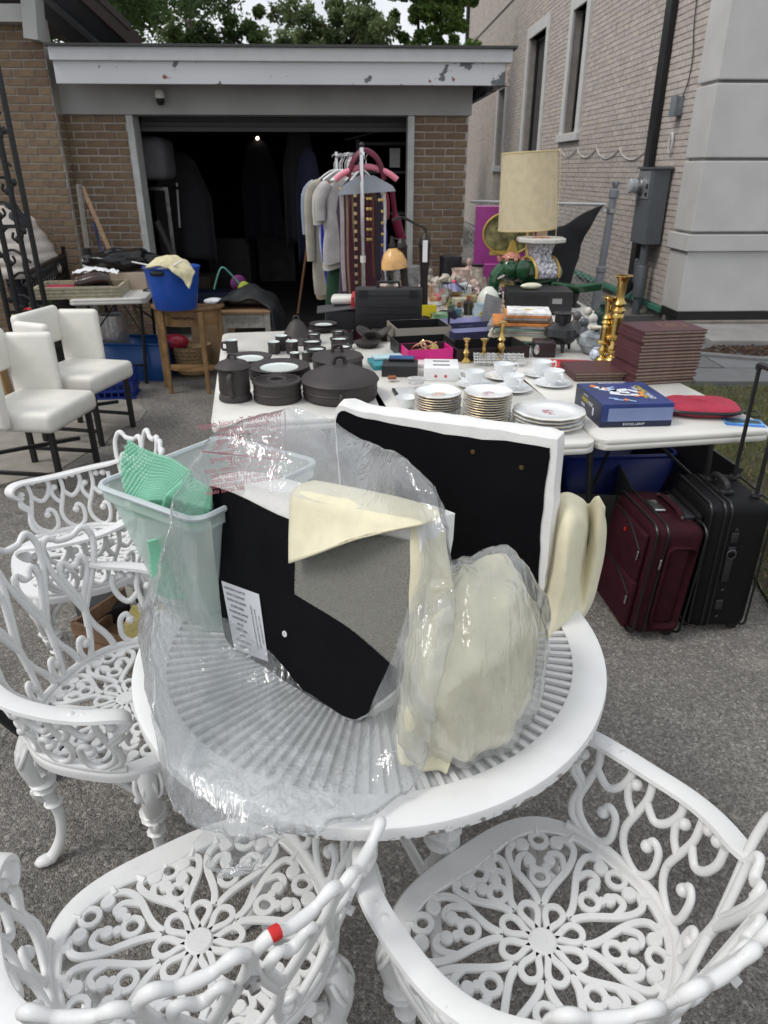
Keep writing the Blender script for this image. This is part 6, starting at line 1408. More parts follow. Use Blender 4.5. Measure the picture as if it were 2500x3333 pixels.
# black hard case
kc = thing('tool_case','black plastic carrying case with handle standing on its side','case',(atY(1265,1040,4.68).x,4.68,ZT),R(-1)); kc.scale = (1,1,.92)
kw = (at(1370,1062,ZT)-at(1158,1062,ZT)).length
MB().rbox((0,0,.135),(kw,.12,.27),.012).build('shell',BLKM,kc); MB().box((0,-.061,.225),(kw-.02,.003,.004)).build('seam',BLACK,kc,smooth=False)
MB().tube(smooth_path([(-.07,0,.265),(-.065,0,.30),(-.05,0,.305),(.05,0,.305),(.065,0,.30),(.07,0,.265)],3),.009,6).build('handle',BLACK,kc)
for x in (-.16,.16): MB().box((x,-.062,.235),(.05,.006,.05)).build('latch',BLACK,kc,smooth=False)
for z_ in (.05,.1,.15): MB().box((0,-.0605,z_),(kw-.06,.003,.004)).build('groove',BLACK,kc,smooth=False)
t = thing('binder','open black ring binder stacked left of the carrying case','binder',(atY(1112,1040,4.8).x,4.8,ZT-.02),R(4)); MB().box((0,0,.06),(.2,.24,.12)).build('block',BLKM,t,smooth=False); MB().box((-.03,0,.125),(.26,.25,.006),(0,R(-6),0)).build('cover',mat('dark_grey_card',(.06,.06,.065),.5),t,smooth=False)
tag(MB().rbox((0,0,.02),(.17,.15,.05),.02).build('white_tray',PLAST),'white rounded plastic tray on the ring binder','tray',None,(atY(1120,980,4.86).x,4.88,ZT+.125),0)
tag(MB().box((0,0,.09),(.02,.26,.18)).build('red_folder',mat('red_folder',(.5,.03,.04),.5),smooth=False),'red folder edge beside the black carrying case','folder',None,(atY(1150,1000,4.8).x,4.85,ZT),0)
# glassware and ornaments: individually placed
def glass(label, px, Y, prof, s=1, m=GLASS, name='drinking_glass', cat='glass'): Y = YY(Y); p = atY(px,930,Y); return lathe_thing(name,label,cat,(p.x,Y,ZT),prof,m,18,'glassware on the back table',s=s*1.2)
tumb = [(.03,0),(.032,.004),(.036,.09),(.034,.09),(.03,.008),(0,.008)]
glass('clear tumbler at the far left of the glassware',1235,4.95,tumb,1.1); glass('clear tumbler second from left in the glassware',1262,4.9,tumb,1.1); glass('clear tumbler beside the leaning lamp',1285,5.05,tumb,1.2)
glass('clear tumbler right of the leaning lamp foot',1345,4.86,tumb,1.0)
goblet = [(.035,0),(.034,.004),(.006,.01),(.005,.06),(.03,.075),(.042,.12),(.036,.16),(.034,.16),(.038,.12),(.02,.08),(0,.075)]
glass('big balloon wine glass at the right of the carrying case',1425,4.55,[(.04,0),(.04,.004),(.006,.012),(.006,.05),(.05,.07),(.07,.12),(.055,.17),(.053,.17),(.066,.12),(.045,.075),(0,.06)],1.05,cat='wine glass')
glass('clear goblet near the yellow card',1450,4.7,goblet); glass('clear goblet behind the perfume bottles',1500,4.85,goblet,1.1)
GBL = mat('green_tint_glass',(.55,.85,.6),.05,trans=.9,var=0); BLG = mat('blue_tint_glass',(.4,.7,.85),.05,trans=.85,var=0)
glass('green tinted glass bowl beside the yellow card',1440,4.42,[(.03,0),(.05,.01),(.062,.05),(.06,.05),(.045,.012),(0,.01)],1,GBL,'glass_bowl','bowl')
glass('small blue tinted glass next to the green bowl',1490,4.42,tumb,.85,BLG)
def bottle(label, px, Y, s, mglass, mcap): t = glass(label,px,Y,[(.02,0),(.022,.004),(.022,.05),(.012,.06),(.008,.064)],s,mglass,'perfume_bottle','bottle'); MB().lathe([(.012*s,.064*s),(.012*s,.095*s),(0,.096*s)],n=12).build('cap',mcap,t); return t
COP = mat('copper_cap',(.45,.16,.08),.3,metal=.7)
bottle('perfume bottle with copper cap, left of three',1498,4.5,1.2,GLASS,COP); bottle('perfume bottle with copper cap, middle and tallest',1528,4.62,1.35,GLASS,COP); bottle('perfume bottle with copper cap, rear right',1540,4.8,1.1,GLASS,COP)
tag(MB().box((0,0,.05),(.1,.02,.1)).build('yellow_card',mat('yellow_card',(.7,.55,.02),.5),smooth=False),'bright yellow upright card behind the green bowl','card',None,(atY(1395,1000,4.95).x,4.92,ZT),R(5))
SHELLM = mat('pinkish_shell',(.55,.42,.36),.5,var=.35,vscale=25)
def shellpile(label, px, py, Y, seed, n=7, m=SHELLM, s=.03):
    Y = YY(Y)-.15; s *= 1.25; rg = random.Random(seed); p = atY(px,py,Y); t = thing('seashell_pile',label,'shells',(p.x,Y,ZT),0)
    for k in range(n):
        b = MB(); pr = [(s*.1,0),(s*.9,s*.3),(s,s*.6),(s*.7,s*1.1),(s*.3,s*1.5),(0,s*1.8)]
        b.lathe(pr,n=12,wob=.12,wn=4,rot=(rg.uniform(-1.2,1.2),rg.uniform(-1.2,1.2),rg.uniform(0,6))); o = b.build('shell',m,t); o.location = (rg.gauss(0,s*1.6),rg.gauss(0,s*1.3),s*.8+rg.random()*s*2)
    return t
shellpile('pile of pinkish shells behind the amber lamp',1290,900,5.1,1,9); shellpile('pile of pale shells between the two lamps',1350,900,5.15,2,8)
shellpile('pile of cream shells right of the bronze post lamp',1435,880,5.25,3,10,mat('cream_shell',(.55,.5,.42),.5,var=.35,vscale=25),.035); shellpile('pink shells beside the small shrine box',1510,870,5.3,4,8)
def statuette(label, px, Y, m, h=.13, seed=0, kind=0):
    Y = YY(Y); h *= 1.2; rg = random.Random(seed); p = atY(px,920,Y); t = thing('figurine',label,'figurine',(p.x,Y,ZT),rg.uniform(0,6))
    MB().lathe([(h*.28,0),(h*.28,h*.06),(h*.2,h*.1),(h*.24,h*.3),(h*.13,h*.55),(h*.17,h*.66),(h*.07,h*.76)],n=14,wob=.08,wn=5).build('robe',m,t)
    MB().ball((0,0,h*.87),h*.12,10,sc3=(1,1,1.15)).build('head',m,t)
    for s in (-1,1): MB().tube(smooth_path([(s*h*.14,0,h*.66),(s*h*.24,-h*.05,h*.5),(s*h*.08,-h*.16,h*.45)],4),h*.045,6).build('arm',m,t)
    return t
for i,(lab_,px,Y,c_,h) in enumerate((('pink and white lady figurine behind the red box',1555,4.95,(.55,.42,.4),.13),('gilded cherub figurine near the white bell shade',1590,4.6,(.4,.28,.12),.1),('small dark red figurine behind the shrine box',1480,5.15,(.25,.05,.05),.12),('grey stone figurine behind the post lamp',1400,5.3,(.22,.2,.19),.16),('rose coloured vase-like figurine behind the shells',1525,5.5,(.48,.33,.3),.2),('small green figurine by the balloon glass',1470,4.62,(.12,.25,.12),.08),('yellow and black bee figurine by the perfume bottles',1570,4.42,(.5,.38,.04),.06),('tan figurine beside the white bell shade',1640,4.55,(.4,.3,.2),.1))):
    statuette(lab_,px,Y,mat('ceramic_%d'%i,c_,.25,var=.3,vscale=30),h,i)
sh_ = thing('shrine_box','small gilt shrine box with blue roof and pink knob','box',(atY(1478,930,5.45).x,5.45,ZT),R(8)); sh_.scale = (1.2,)*3; MB().box((0,0,.05),(.09,.07,.1)).build('case',mat('gilt_case',(.38,.3,.12),.4),sh_,smooth=False); MB().lathe([(.075,.1),(.06,.115),(.02,.14),(0,.145)],n=4).build('roof',mat('violet_roof',(.2,.2,.36),.5),sh_,smooth=False); MB().ball((0,0,.15),.012).build('knob',mat('pink_knob',(.8,.08,.2),.4),sh_); MB().box((0,-.036,.05),(.05,.003,.06)).build('picture',mat('brown_picture',(.2,.08,.04),.4,var=.4,vscale=40),sh_,smooth=False)
for lab_,px,Y,c_,d,rz in (('clear display box with yellow label, lower left of shrine',1500,4.72,(.45,.42,.3),(.09,.07,.09),.1),('patterned tin box right of the shrine',1535,4.75,(.3,.27,.14),(.07,.07,.1),-.1),('red and white boxed ornament beside the tin',1560,4.75,(.4,.14,.14),(.07,.06,.09),.2),('bright red plastic lid box left of the shrine',1440,4.95,(.55,.02,.03),(.1,.08,.05),.1),('cream book lying behind the tin box',1540,5.05,(.58,.5,.45),(.16,.12,.03),-.2),('dark camera body at the far back by the brick pier',1465,5.7,(.02,.02,.025),(.14,.12,.2),.2),('black leather bag heap at the far back',1530,5.75,(.012,.012,.013),(.26,.16,.14),.1),('crumpled grey paper bag behind the lamps',1330,5.5,(.25,.25,.25),(.16,.12,.16),.3),('small orange box behind the post lamp foot',1400,4.85,(.5,.2,.04),(.1,.06,.05),0),('white and blue card set beside the perspex',1560,4.33,(.5,.55,.65),(.16,.08,.012),.3),('navy leather case in front of the perfume bottles',1520,4.33,(.02,.03,.07),(.08,.06,.03),.1)):
    Y = YY(Y)-.1; d = tuple(q*1.2 for q in d); p = atY(px,910,Y); tag(MB().rbox((0,0,d[2]/2),d,.008).build('small_box',mat('tin_'+lab_[:12].replace(' ','_'),c_,.45,var=.4,vscale=22)),lab_,'box',None,(p.x,Y,ZT),rz)
CHRM = mat('silver_plate',(.6,.6,.6),.2,metal=1)
TOPS = [(.03,0),(.05,.01),(.06,.06),(.045,.1),(.05,.12),(.046,.12),(.04,.1),(.05,.06),(0,.012)]
for i,(lb,px,Y,sc_,m_) in enumerate((('clear glass vase between the doll boxes and shells',1600,5.05,1.5,GLASS),('pink rose-shaped vase behind the shrine box',1500,5.35,1.6,SHELLM),('cream frilled vase at the far back',1550,5.45,1.5,mat('cream_shell',(0,0,0))),('clear jar full of pale shells behind the leaning lamp',1270,5.2,1.7,GLASS),('brown lustre bowl beside the gilded cherub',1615,4.68,.9,mat('lustre_brown',(.16,.08,.04),.2,coat=.4)),('white lidded jar behind the perfume bottles',1515,5.0,1.1,PORC),('dark green small vase left of the shrine',1455,5.1,1.1,mat('dark_green_glaze',(0,0,0))),('amber glass bowl by the orange box',1390,5.0,1.0,AMB),('silver cup near the white bell shade',1620,4.85,.9,CHRM),('pale blue bowl before the bell shade',1565,4.6,.8,mat('pale_blue_glaze',(.4,.5,.56),.2)))):
    Y = YY(Y)-.1; lathe_thing('vase',lb,'vase',(atY(px,910,Y).x,Y,ZT),TOPS,m_,20,'vases among the ornaments',s=sc_)
bell = tag(MB().lathe([(.055,0),(.058,.03),(.056,.07),(.045,.1),(.022,.12),(.014,.125)],n=24,wob=.04,wn=12).build('bell_shade',mat('milk_glass',(.66,.68,.6),.2)),'white ribbed milk-glass bell shade beside the elephant','lampshade',None,(atY(1590,970,5.15).x,5.15,ZT),0); bell.scale = (1.35,1.35,1.5)
tag(MB().box((0,0,.1),(.12,.012,.2)).build('acrylic_frame',mat('grey_acrylic',(.16,.16,.17),.08,alpha=.7),smooth=False),'tilted grey acrylic frame leaning by the record stack','frame',None,(atY(1590,1030,4.75).x,4.72,ZT),rot=(R(-25),R(18),R(10)))
bs = thing('high_heel_shoe','black high-heeled shoe standing in the navy box','shoe',at(1478,1068,ZT)+Vector((0,.08,.01)),R(60)); MB().tube(smooth_path([(-.06,0,.1),(-.03,0,.085),(.02,0,.04),(.06,0,.018),(.11,0,.015)],5),[.02]*6+[.024]*6+[.03]*6+[.012]*3,10,flat=.8).build('upper',BLACK,bs); MB().tube([(-.062,0,.09),(-.07,0,.0)],[.012,.005],8).build('heel',BLACK,bs)
# ---- tarp and cardboard behind the stool ----
TARP = mat('black_tarp',(.005,.005,.006),.75,bump=.3,bscale=12)
sheet('black_tarp',[[Vector((1.25,7.30,1.05)),Vector((1.55,7.22,1.15)),Vector((1.85,7.28,1.28)),Vector((2.10,7.35,1.38))],[Vector((1.28,7.22,.8)),Vector((1.5,7.12,.85)),Vector((1.72,7.2,.95)),Vector((1.93,7.28,1.1))],[Vector((1.3,7.15,.35)),Vector((1.45,7.08,.35)),Vector((1.62,7.14,.4)),Vector((1.78,7.2,.5))],[Vector((1.3,7.1,.02)),Vector((1.42,7.04,.02)),Vector((1.55,7.08,.02)),Vector((1.66,7.14,.02))]],'black tarpaulin draped from the grey fence post','tarpaulin',TARP,nz_=.03,ns=5)
tag(MB().box((0,0,.35),(.28,.02,.7),(R(-8),0,0)).build('cardboard_sheet',CARD,smooth=False),'brown cardboard sheet leaning behind the cream lampshade','cardboard',None,(1.36,6.98,.75),R(3))
tag(MB().box((0,0,.375),(.5,.3,.75)).build('crate',CARD,smooth=False,bevel=.01),'brown carton under the leaning cardboard sheet','carton',None,(1.36,6.98,0),R(3))
# ---- clothes rack ----
RY = 6.55; rx = atY(1188,520,RY).x
rack = thing('clothes_rack','chrome clothes rail standing in the garage mouth','clothes rail',(rx,RY,0),R(12))
ARK = R(12); pv_ = Vector((rx,RY-.6,0))
def onR(x, y): v = Matrix.Rotation(ARK,2) @ Vector((x, y+.6)); return (pv_.x+v.x, pv_.y+v.y, 0)
rack.location = onR(0,0)
CHR = mat('chrome',(.7,.7,.72),.15,metal=1)
MB().tube([(0,-.55,0),(0,-.55,1.82)],.016,10).build('post',CHR,rack); MB().tube([(0,.75,0),(0,.75,1.82)],.016,10).build('post',CHR,rack); MB().tube([(0,-.6,1.78),(0,.8,1.78)],.013,10).build('rail',CHR,rack)
for y in (-.55,.75): MB().tube([(-.25,y,.04),(.25,y,.04)],.016,8).build('foot',CHR,rack)
MB().lathe([(.022,1.0),(.022,1.05)],(0,-.55,0),10).build('collar',PLAST,rack); MB().ball((0,-.55,1.835),.022,10).build('cap',BLACK,rack)
FAB = lambda n,c_: mat('fabric_'+n,c_,.9,var=.15,vscale=9,sheen=.2)
def garment(label, y, x, w_, L_, m, sleeve=.2, seed=0, top=1.66, cat='garment', rz=0):
    rg = random.Random(seed); t = thing('hanging_garment',label,cat,onR(x+.03,y*.8-.02),ARK*.8,'clothes on the rail')
    b = MB()
    def srf(u, v):
        a = u*2*math.pi; wv = w_*(.62+.38*min(1,v*4))*(1+.08*math.sin(v*5+seed)); if_ = .016+.022*v
        z = top-.10*abs(math.cos(a))*(1-min(1,v*6))*1.0-L_*v
        return (math.cos(a)*wv*(1+.05*math.sin(7*v+seed)), math.sin(a)*(if_+.006*math.sin(5*a+seed)), z+.02*math.sin(a*3)*v)
    b.grid(srf,28,16); b.build('fabric',m,t,ang=80)
    if sleeve:
        for s in (-1,1): MB().tube(smooth_path([(s*w_*.72,0,top-.1),(s*w_*1.08,-.01,top-.2),(s*w_*1.12,-.02,top-.22-sleeve)],4),[.045,.05,.05,.05,.048,.046,.045,.043,.04],10,flat=.35,up=(0,1,0)).build('sleeve',m,t,ang=80)
    MB().tube(smooth_path([(-w_*.6,0,top-.07),(0,0,top+.01),(w_*.6,0,top-.07)],4),.008,6).build('hanger',WHITE,t); MB().tube(smooth_path([(0,0,top+.01),(0,0,top+.06),(.02,0,top+.10),(0,0,top+.135),(-.02,0,top+.11)],4),.003,5).build('hook',CHR,t)
    return t
gl_ = [('pale grey-blue shirt at the far end of the rail',.62,-.03,.24,.85,(.30,.33,.40),.3),('white shirt with dark cuff piping on the rail',.5,-.02,.25,.95,(.40,.42,.46),.25),('tan long coat on the rail',.38,-.03,.25,1.05,(.36,.3,.22),.5),('cream knitted cardigan on the rail',.26,-.02,.25,1.0,(.38,.35,.29),.5),('light blue blouse on the rail',.14,0,.23,.8,(.4,.46,.6),.2),('royal blue dress on the rail',.05,.02,.26,1.15,(.015,.02,.28),0),('deep red top behind the blue dress',-.03,.04,.24,.85,(.25,.02,.04),.15),('white short-sleeved blouse at the front of the rail',-.12,-.02,.24,.75,(.46,.44,.40),.18),('purple printed dress behind the belts',-.2,.04,.2,1.2,(.05,.03,.06),0),('black trousers at the front right of the rail',-.28,.08,.15,1.25,(.012,.012,.016),0),('dark maroon skirt low on the rail',-.33,.06,.15,1.35,(.06,.01,.025),0)]
gl_ += [('grey-green knit top between the far shirts',.56,.02,.23,.8,(.22,.24,.2),.25),('lilac blouse behind the cream cardigan',.2,.03,.24,.9,(.33,.32,.38),.2),('beige skirt behind the light blue blouse',.1,-.02,.2,1.1,(.33,.27,.2),0),('dark green dress near the front of the rail',-.07,-.04,.22,1.2,(.02,.06,.03),0),('pale grey top before the red one',-.16,.0,.22,.7,(.40,.38,.38),.15)]
for i,(lb,y,x,w_,L_,c_,sl_) in enumerate(gl_): garment(lb,y,x-.06+.02*(i%3),w_,L_,FAB(str(i),c_),sl_,i)
# belts and chains hanging at the front
for i,(lb,x,L_,c_,mt,wd) in enumerate((('tan leather belt hanging at the front of the rail',-.17,1.0,(.3,.2,.12),0,.016),('brown belt with slanted end on the rail',-.11,1.15,(.2,.12,.06),0,.014),('black belt with gold studs down its length',-.085,1.0,(.015,.013,.012),0,.02),('mustard belt beside the chrome post',-.03,1.2,(.28,.18,.05),0,.013),('braided brown leather belt right of the post',.085,.85,(.10,.045,.02),0,.014),('grey scarf hanging at the left of the belts',-.22,.95,(.35,.3,.3),0,.03),('white belt at the right of the rail',.2,1.3,(.6,.59,.56),0,.016),('dark navy tie beside the chain belts',.14,1.1,(.015,.018,.03),0,.03))):
    t = thing('hanging_belt',lb,'belt',(rx+x*.8,RY-.47-.012*(i%3),0),0,'belts on the front hanger'); zt_ = 1.57-.02*(i%2); L_ *= .82; wd *= .62
    MB().tube(smooth_path([(0,0,zt_),(.004,-.01,zt_-L_*.3),(.0+.03*(i==1),-.006,zt_-L_*.7),(.01+.06*(i==1),0,zt_-L_)],5),wd,6,flat=.25,up=(0,-1,0)).build('strap',FAB('belt%d'%i,c_),t)
    if i == 2:
        for k in range(14): MB().box((0,-.014,zt_-.08-k*.065),(.024,.006,.024)).build('stud',GOLD,t,smooth=False)
    else: MB().rbox((0,-.006,zt_-.02),(.03,.012,.035),.004).build('buckle',BRASS,t)
for i,(lb,x,L_) in enumerate((('gold chain belt left of the navy tie',.05,.45),('heavy gold chain belt at the right of the rail',.165,.5))):
    t = thing('chain_belt',lb,'belt',(rx+x*.8,RY-.49,0),0,'belts on the front hanger')
    for s in (-1,1):
        for k in range(12): MB().lathe([(.010,-.002),(.013,0),(.010,.002)],(s*.012,0,1.56-L_*(k+.5)/12),8,rot=(R(90),0,R(90*(k%2)))).build('link',BRASS,t)
hg = thing('padded_hanger','pink padded satin hanger at the front of the rail','hanger',(rx+.02,RY-.49,0),R(4)); MB().tube(smooth_path([(-.24,0,1.60),(-.15,0,1.655),(0,0,1.69),(.15,0,1.655),(.24,0,1.60)],5),.022,10).build('bar',mat('pink_satin',(.72,.22,.30),.5),hg); MB().tube(smooth_path([(0,0,1.70),(0,0,1.75),(.02,0,1.79),(0,0,1.81),(-.02,0,1.79)],4),.004,5).build('hook',CHR,hg)
hg = thing('plastic_hanger','grey clear plastic hanger below the pink one','hanger',(rx+.02,RY-.505,0),R(3)); b = MB(); b.prism([(-.23,1.49),(.23,1.52),(.2,1.56),(.06,1.63),(-.06,1.63),(-.18,1.56)],-.006,.006,Matrix(((1,0,0,0),(0,0,1,0),(0,1,0,0),(0,0,0,1)))); b.build('bar',mat('clear_grey_plastic',(.35,.38,.42),.2,alpha=.85),hg,smooth=False)
sc_ = MB(); sc_.tube(smooth_path([(-.12,0,1.62),(-.07,-.02,1.74),(.0,-.02,1.80),(.08,-.02,1.77),(.13,0,1.70),(.16,.02,1.6)],6),[.026]*31,10,flat=.45); tag(sc_.build('scarf',mat('crimson_satin',(.12,.006,.028),.45)),'crimson satin scarf tied over the end of the rail','scarf',None,(rx,RY-.5,0),0)
sc_ = MB(); sc_.tube(smooth_path([(.22,0,1.55),(.24,0,1.4),(.27,0,1.25),(.31,0,1.14)],5),[.025]*8+[.05]*8,10,flat=.5); tag(sc_.build('scarf',mat('crimson_satin',(0,0,0))),'crimson patterned cloth hanging at the right of the rail','scarf',None,(rx,RY-.2,0),0)
tag(MB().lathe([(.13,0),(.15,.02),(.16,.3),(.165,.42),(.17,.43),(.155,.42),(.14,.03),(0,.03)],n=20).build('grey_bucket',mat('grey_bin',(.2,.21,.22),.5)),'grey plastic bin on the ground below the clothes rail','bin',None,(atY(1085,960,6.2).x,6.2,0),0)
# ---- garage interior (dim) ----
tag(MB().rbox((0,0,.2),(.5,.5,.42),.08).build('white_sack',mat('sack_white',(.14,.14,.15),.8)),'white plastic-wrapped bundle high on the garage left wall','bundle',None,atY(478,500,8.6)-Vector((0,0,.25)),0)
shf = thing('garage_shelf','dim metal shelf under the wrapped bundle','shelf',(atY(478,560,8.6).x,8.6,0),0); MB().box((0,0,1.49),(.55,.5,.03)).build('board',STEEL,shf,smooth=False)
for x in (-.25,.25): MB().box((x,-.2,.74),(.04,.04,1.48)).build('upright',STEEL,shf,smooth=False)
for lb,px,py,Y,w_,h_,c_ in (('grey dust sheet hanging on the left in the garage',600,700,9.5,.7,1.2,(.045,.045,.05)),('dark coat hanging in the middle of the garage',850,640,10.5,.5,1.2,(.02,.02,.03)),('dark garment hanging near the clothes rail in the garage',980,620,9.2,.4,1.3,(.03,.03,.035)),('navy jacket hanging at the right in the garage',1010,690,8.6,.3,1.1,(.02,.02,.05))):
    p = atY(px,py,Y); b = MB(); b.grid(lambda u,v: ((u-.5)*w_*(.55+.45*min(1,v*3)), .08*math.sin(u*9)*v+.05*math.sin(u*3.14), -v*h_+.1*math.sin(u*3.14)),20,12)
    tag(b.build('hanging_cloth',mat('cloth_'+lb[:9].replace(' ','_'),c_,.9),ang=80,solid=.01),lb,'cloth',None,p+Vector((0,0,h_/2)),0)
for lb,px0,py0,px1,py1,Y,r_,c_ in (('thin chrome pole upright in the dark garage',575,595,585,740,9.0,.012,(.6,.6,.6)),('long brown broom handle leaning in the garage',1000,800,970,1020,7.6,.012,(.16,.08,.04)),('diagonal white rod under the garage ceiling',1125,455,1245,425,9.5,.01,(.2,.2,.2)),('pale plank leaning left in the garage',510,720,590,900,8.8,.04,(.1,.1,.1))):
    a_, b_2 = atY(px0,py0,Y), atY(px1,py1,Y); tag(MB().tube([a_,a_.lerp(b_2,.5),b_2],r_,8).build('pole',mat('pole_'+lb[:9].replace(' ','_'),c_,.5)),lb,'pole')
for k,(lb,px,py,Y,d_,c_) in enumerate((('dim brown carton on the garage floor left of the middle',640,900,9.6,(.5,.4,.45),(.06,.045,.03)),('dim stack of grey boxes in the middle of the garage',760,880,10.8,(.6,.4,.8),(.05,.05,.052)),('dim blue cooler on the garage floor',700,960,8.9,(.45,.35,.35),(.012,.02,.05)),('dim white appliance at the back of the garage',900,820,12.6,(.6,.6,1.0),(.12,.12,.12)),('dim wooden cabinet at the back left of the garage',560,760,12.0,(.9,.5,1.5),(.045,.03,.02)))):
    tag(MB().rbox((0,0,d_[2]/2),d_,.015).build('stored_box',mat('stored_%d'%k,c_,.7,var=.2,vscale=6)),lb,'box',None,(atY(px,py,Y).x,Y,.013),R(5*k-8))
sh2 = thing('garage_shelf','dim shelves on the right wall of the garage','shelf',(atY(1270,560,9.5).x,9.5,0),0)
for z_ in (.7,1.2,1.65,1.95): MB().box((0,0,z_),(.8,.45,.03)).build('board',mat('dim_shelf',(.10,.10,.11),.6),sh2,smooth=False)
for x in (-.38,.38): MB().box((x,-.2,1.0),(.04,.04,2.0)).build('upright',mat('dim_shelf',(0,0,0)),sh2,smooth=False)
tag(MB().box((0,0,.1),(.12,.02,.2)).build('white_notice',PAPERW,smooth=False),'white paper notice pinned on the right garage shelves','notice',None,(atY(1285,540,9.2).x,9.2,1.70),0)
# ================= LEFT SIDE =================
tS = fold_table('small white folding table with shoes and bags by the brick wall', (-2.50,5.78,0), (.985,.165), .60, 1.15)
for ch_ in list(tS.children):
    pass
tray = thing('box_tray','long wooden-edged tray box holding brown shoes','tray',(-2.46,6.02,ZT),R(9)); WDE = mat('striped_wood_edge',(.42,.38,.27),.6,var=.2,vscale=30)
for (x,y,dx_,dy_) in ((0,-.2,.66,.02),(0,.2,.66,.02),(-.32,0,.02,.4),(.32,0,.02,.4)): MB().box((x,y,.045),(dx_,dy_,.09)).build('side',WDE,tray,smooth=False)
MB().box((0,0,.008),(.62,.38,.012)).build('base',CARD,tray,smooth=False)
for k in range(3): MB().box((0,-.2115,.018+k*.027),(.655,.003,.004)).build('groove',mat('groove_brown',(.2,.16,.1),.7),tray,smooth=False)
def shoe(label, loc, rz, m):
    t = thing('leather_shoe',label,'shoe',loc,rz,'brown shoes on the tray'); MB().tube(smooth_path([(-.12,0,.05),(-.06,0,.06),(.0,0,.055),(.08,0,.035),(.14,0,.025)],5),[.04]*5+[.043]*5+[.043]*5+[.042]*5+[.02],12,flat=.9).build('upper',m,t,ang=70); MB().rbox((.01,0,.006),(.29,.085,.014),.005).build('sole',BLACK,t); return t
SHB = mat('brown_shoe_leather',(.035,.017,.015),.3,coat=.3); shoe('brown leather shoe in front on the tray',(-2.33,5.95,ZT+.075),R(190),SHB); shoe('brown leather shoe behind the front one',(-2.38,6.08,ZT+.08),R(196),SHB)
b = MB(); b.grid(lambda u,v: ((u-.5)*.36,(v-.5)*.12,.02+.05*abs(noise.noise(Vector((u*5,v*4,1))))+.03*math.sin(u*3.1)),20,10); tag(b.build('tissue_paper',mat('white_tissue',(.75,.75,.77),.8),ang=90),'crumpled white tissue paper above the brown shoes','paper',None,(-2.38,6.13,ZT+.13),R(10))
tag(MB().rbox((0,0,.03),(.22,.14,.06),.004).build('red_box',mat('crimson_card',(.38,.02,.07),.5)),'flat crimson box at the left of the tray','box',None,(-2.62,6.0,ZT+.015),R(12))
tag(MB().rbox((0,0,.06),(.34,.28,.16),.004).build('shoe_box',mat('beige_shoe_box',(.42,.33,.26),.7)),'beige shoe box under the black rubbish bag','box',None,(-2.22,6.42,ZT),R(10))
b = MB()
def rb2(u,v): a = u*2*math.pi; ph = (v-.5)*math.pi; d = Vector((math.cos(ph)*math.cos(a),math.cos(ph)*math.sin(a),math.sin(ph))); q = 1+.3*noise.noise(d*2)+.05*noise.noise(d*6); return (d.x*.3*q,d.y*.15*q,.085+d.z*.085*q)
b.grid(rb2,44,24); tag(b.build('rubbish_bag',mat('black_polythene',(.008,.008,.009),.18,bump=.5,bscale=25),ang=60),'shiny black rubbish bag lying on the shoe box','bag',None,(-2.25,6.42,ZT+.15),R(8))
th2 = thing('flask','silver and white vacuum flask with black cap behind the shoes','flask',(-2.55,6.45,ZT),0); MB().lathe([(.05,0),(.05,.22),(.04,.25)],n=18).build('body',mat('steel_white',(.6,.6,.6),.25,metal=.6),th2); MB().lathe([(.035,.25),(.035,.32),(0,.325)],n=18).build('cap',BLACK,th2)
b = MB(); b.tube(smooth_path([(-.05,0,.01),(0,.04,.02),(.05,0,.01),(.02,-.03,.01),(-.04,-.02,.01),(-.03,.03,.015)],4),.006,6); tag(b.build('cord',BLACK),'short black cord at the right end of the small table','cord',None,(-1.98,6.2,ZT),0)
# under the small table
stp_ = tag(MB().lathe([(.11,0),(.115,.01),(.115,.54),(.10,.54),(.10,.02),(0,.02)],n=24).build('silver_tube',mat('foil_duct',(.62,.62,.63),.3,metal=.8,bump=.4,bscale=25)),'upright silver foil tube under the small folding table','tube',None,(-2.36,6.3,0),0)
def tub(name, label, cat, loc, rz, w_, l_, h_, m, flare=1.12, rim=True):
    t = thing(name,label,cat,loc,rz); b = MB(); A_ = rrect(w_/flare,l_/flare,.03); B_ = rrect(w_,l_,.04); n = len(A_)
    b.add([(x,y,0) for x,y in A_]+[(x,y,h_) for x,y in B_],[(j,(j+1)%n,n+(j+1)%n,n+j) for j in range(n)]+[tuple(reversed(range(n)))]); b.build('tub',m,t,solid=.006)
    if rim: MB().tube([(x,y,h_) for x,y in B_],.010,6,closed=True).build('rim',m,t)
    return t
BLU = mat('blue_plastic',(.008,.06,.22),.35,var=.05); BLU2 = mat('royal_blue_plastic',(.010,.026,.19),.4,var=.05)
tub('storage_tote','large dark blue plastic tote under the small table','tote',(-2.18,6.3,0),R(-4),.62,.38,.32,BLU)
cr_ = thing('plastic_crate','small royal blue mesh crate on the ground before the tote','crate',(-2.2,5.66,0),R(8))
for s in (-1,1):
    for k in range(7): MB().box((-.16+k*.053,s*.12,.1),(.012,.008,.2)).build('bar',BLU2,cr_,smooth=False)
    for k in range(5): MB().box((s*.17,-.1+k*.05,.1),(.008,.012,.2)).build('bar',BLU2,cr_,smooth=False)
for z_ in (.01,.07,.13,.2):
    for s in (-1,1): MB().box((0,s*.12,z_),(.36,.012,.02)).build('rail',BLU2,cr_,smooth=False); MB().box((s*.17,0,z_),(.012,.25,.02)).build('rail',BLU2,cr_,smooth=False)
MB().box((0,0,.008),(.35,.24,.01)).build('floor',BLU2,cr_,smooth=False)
tag(MB().rbox((0,0,.07),(.26,.16,.13),.03).build('cloth_roll',mat('dark_blue_cloth',(.01,.03,.16),.8)),'dark blue cloth filling the small mesh crate','cloth',None,(-2.2,5.66,.016),R(8))
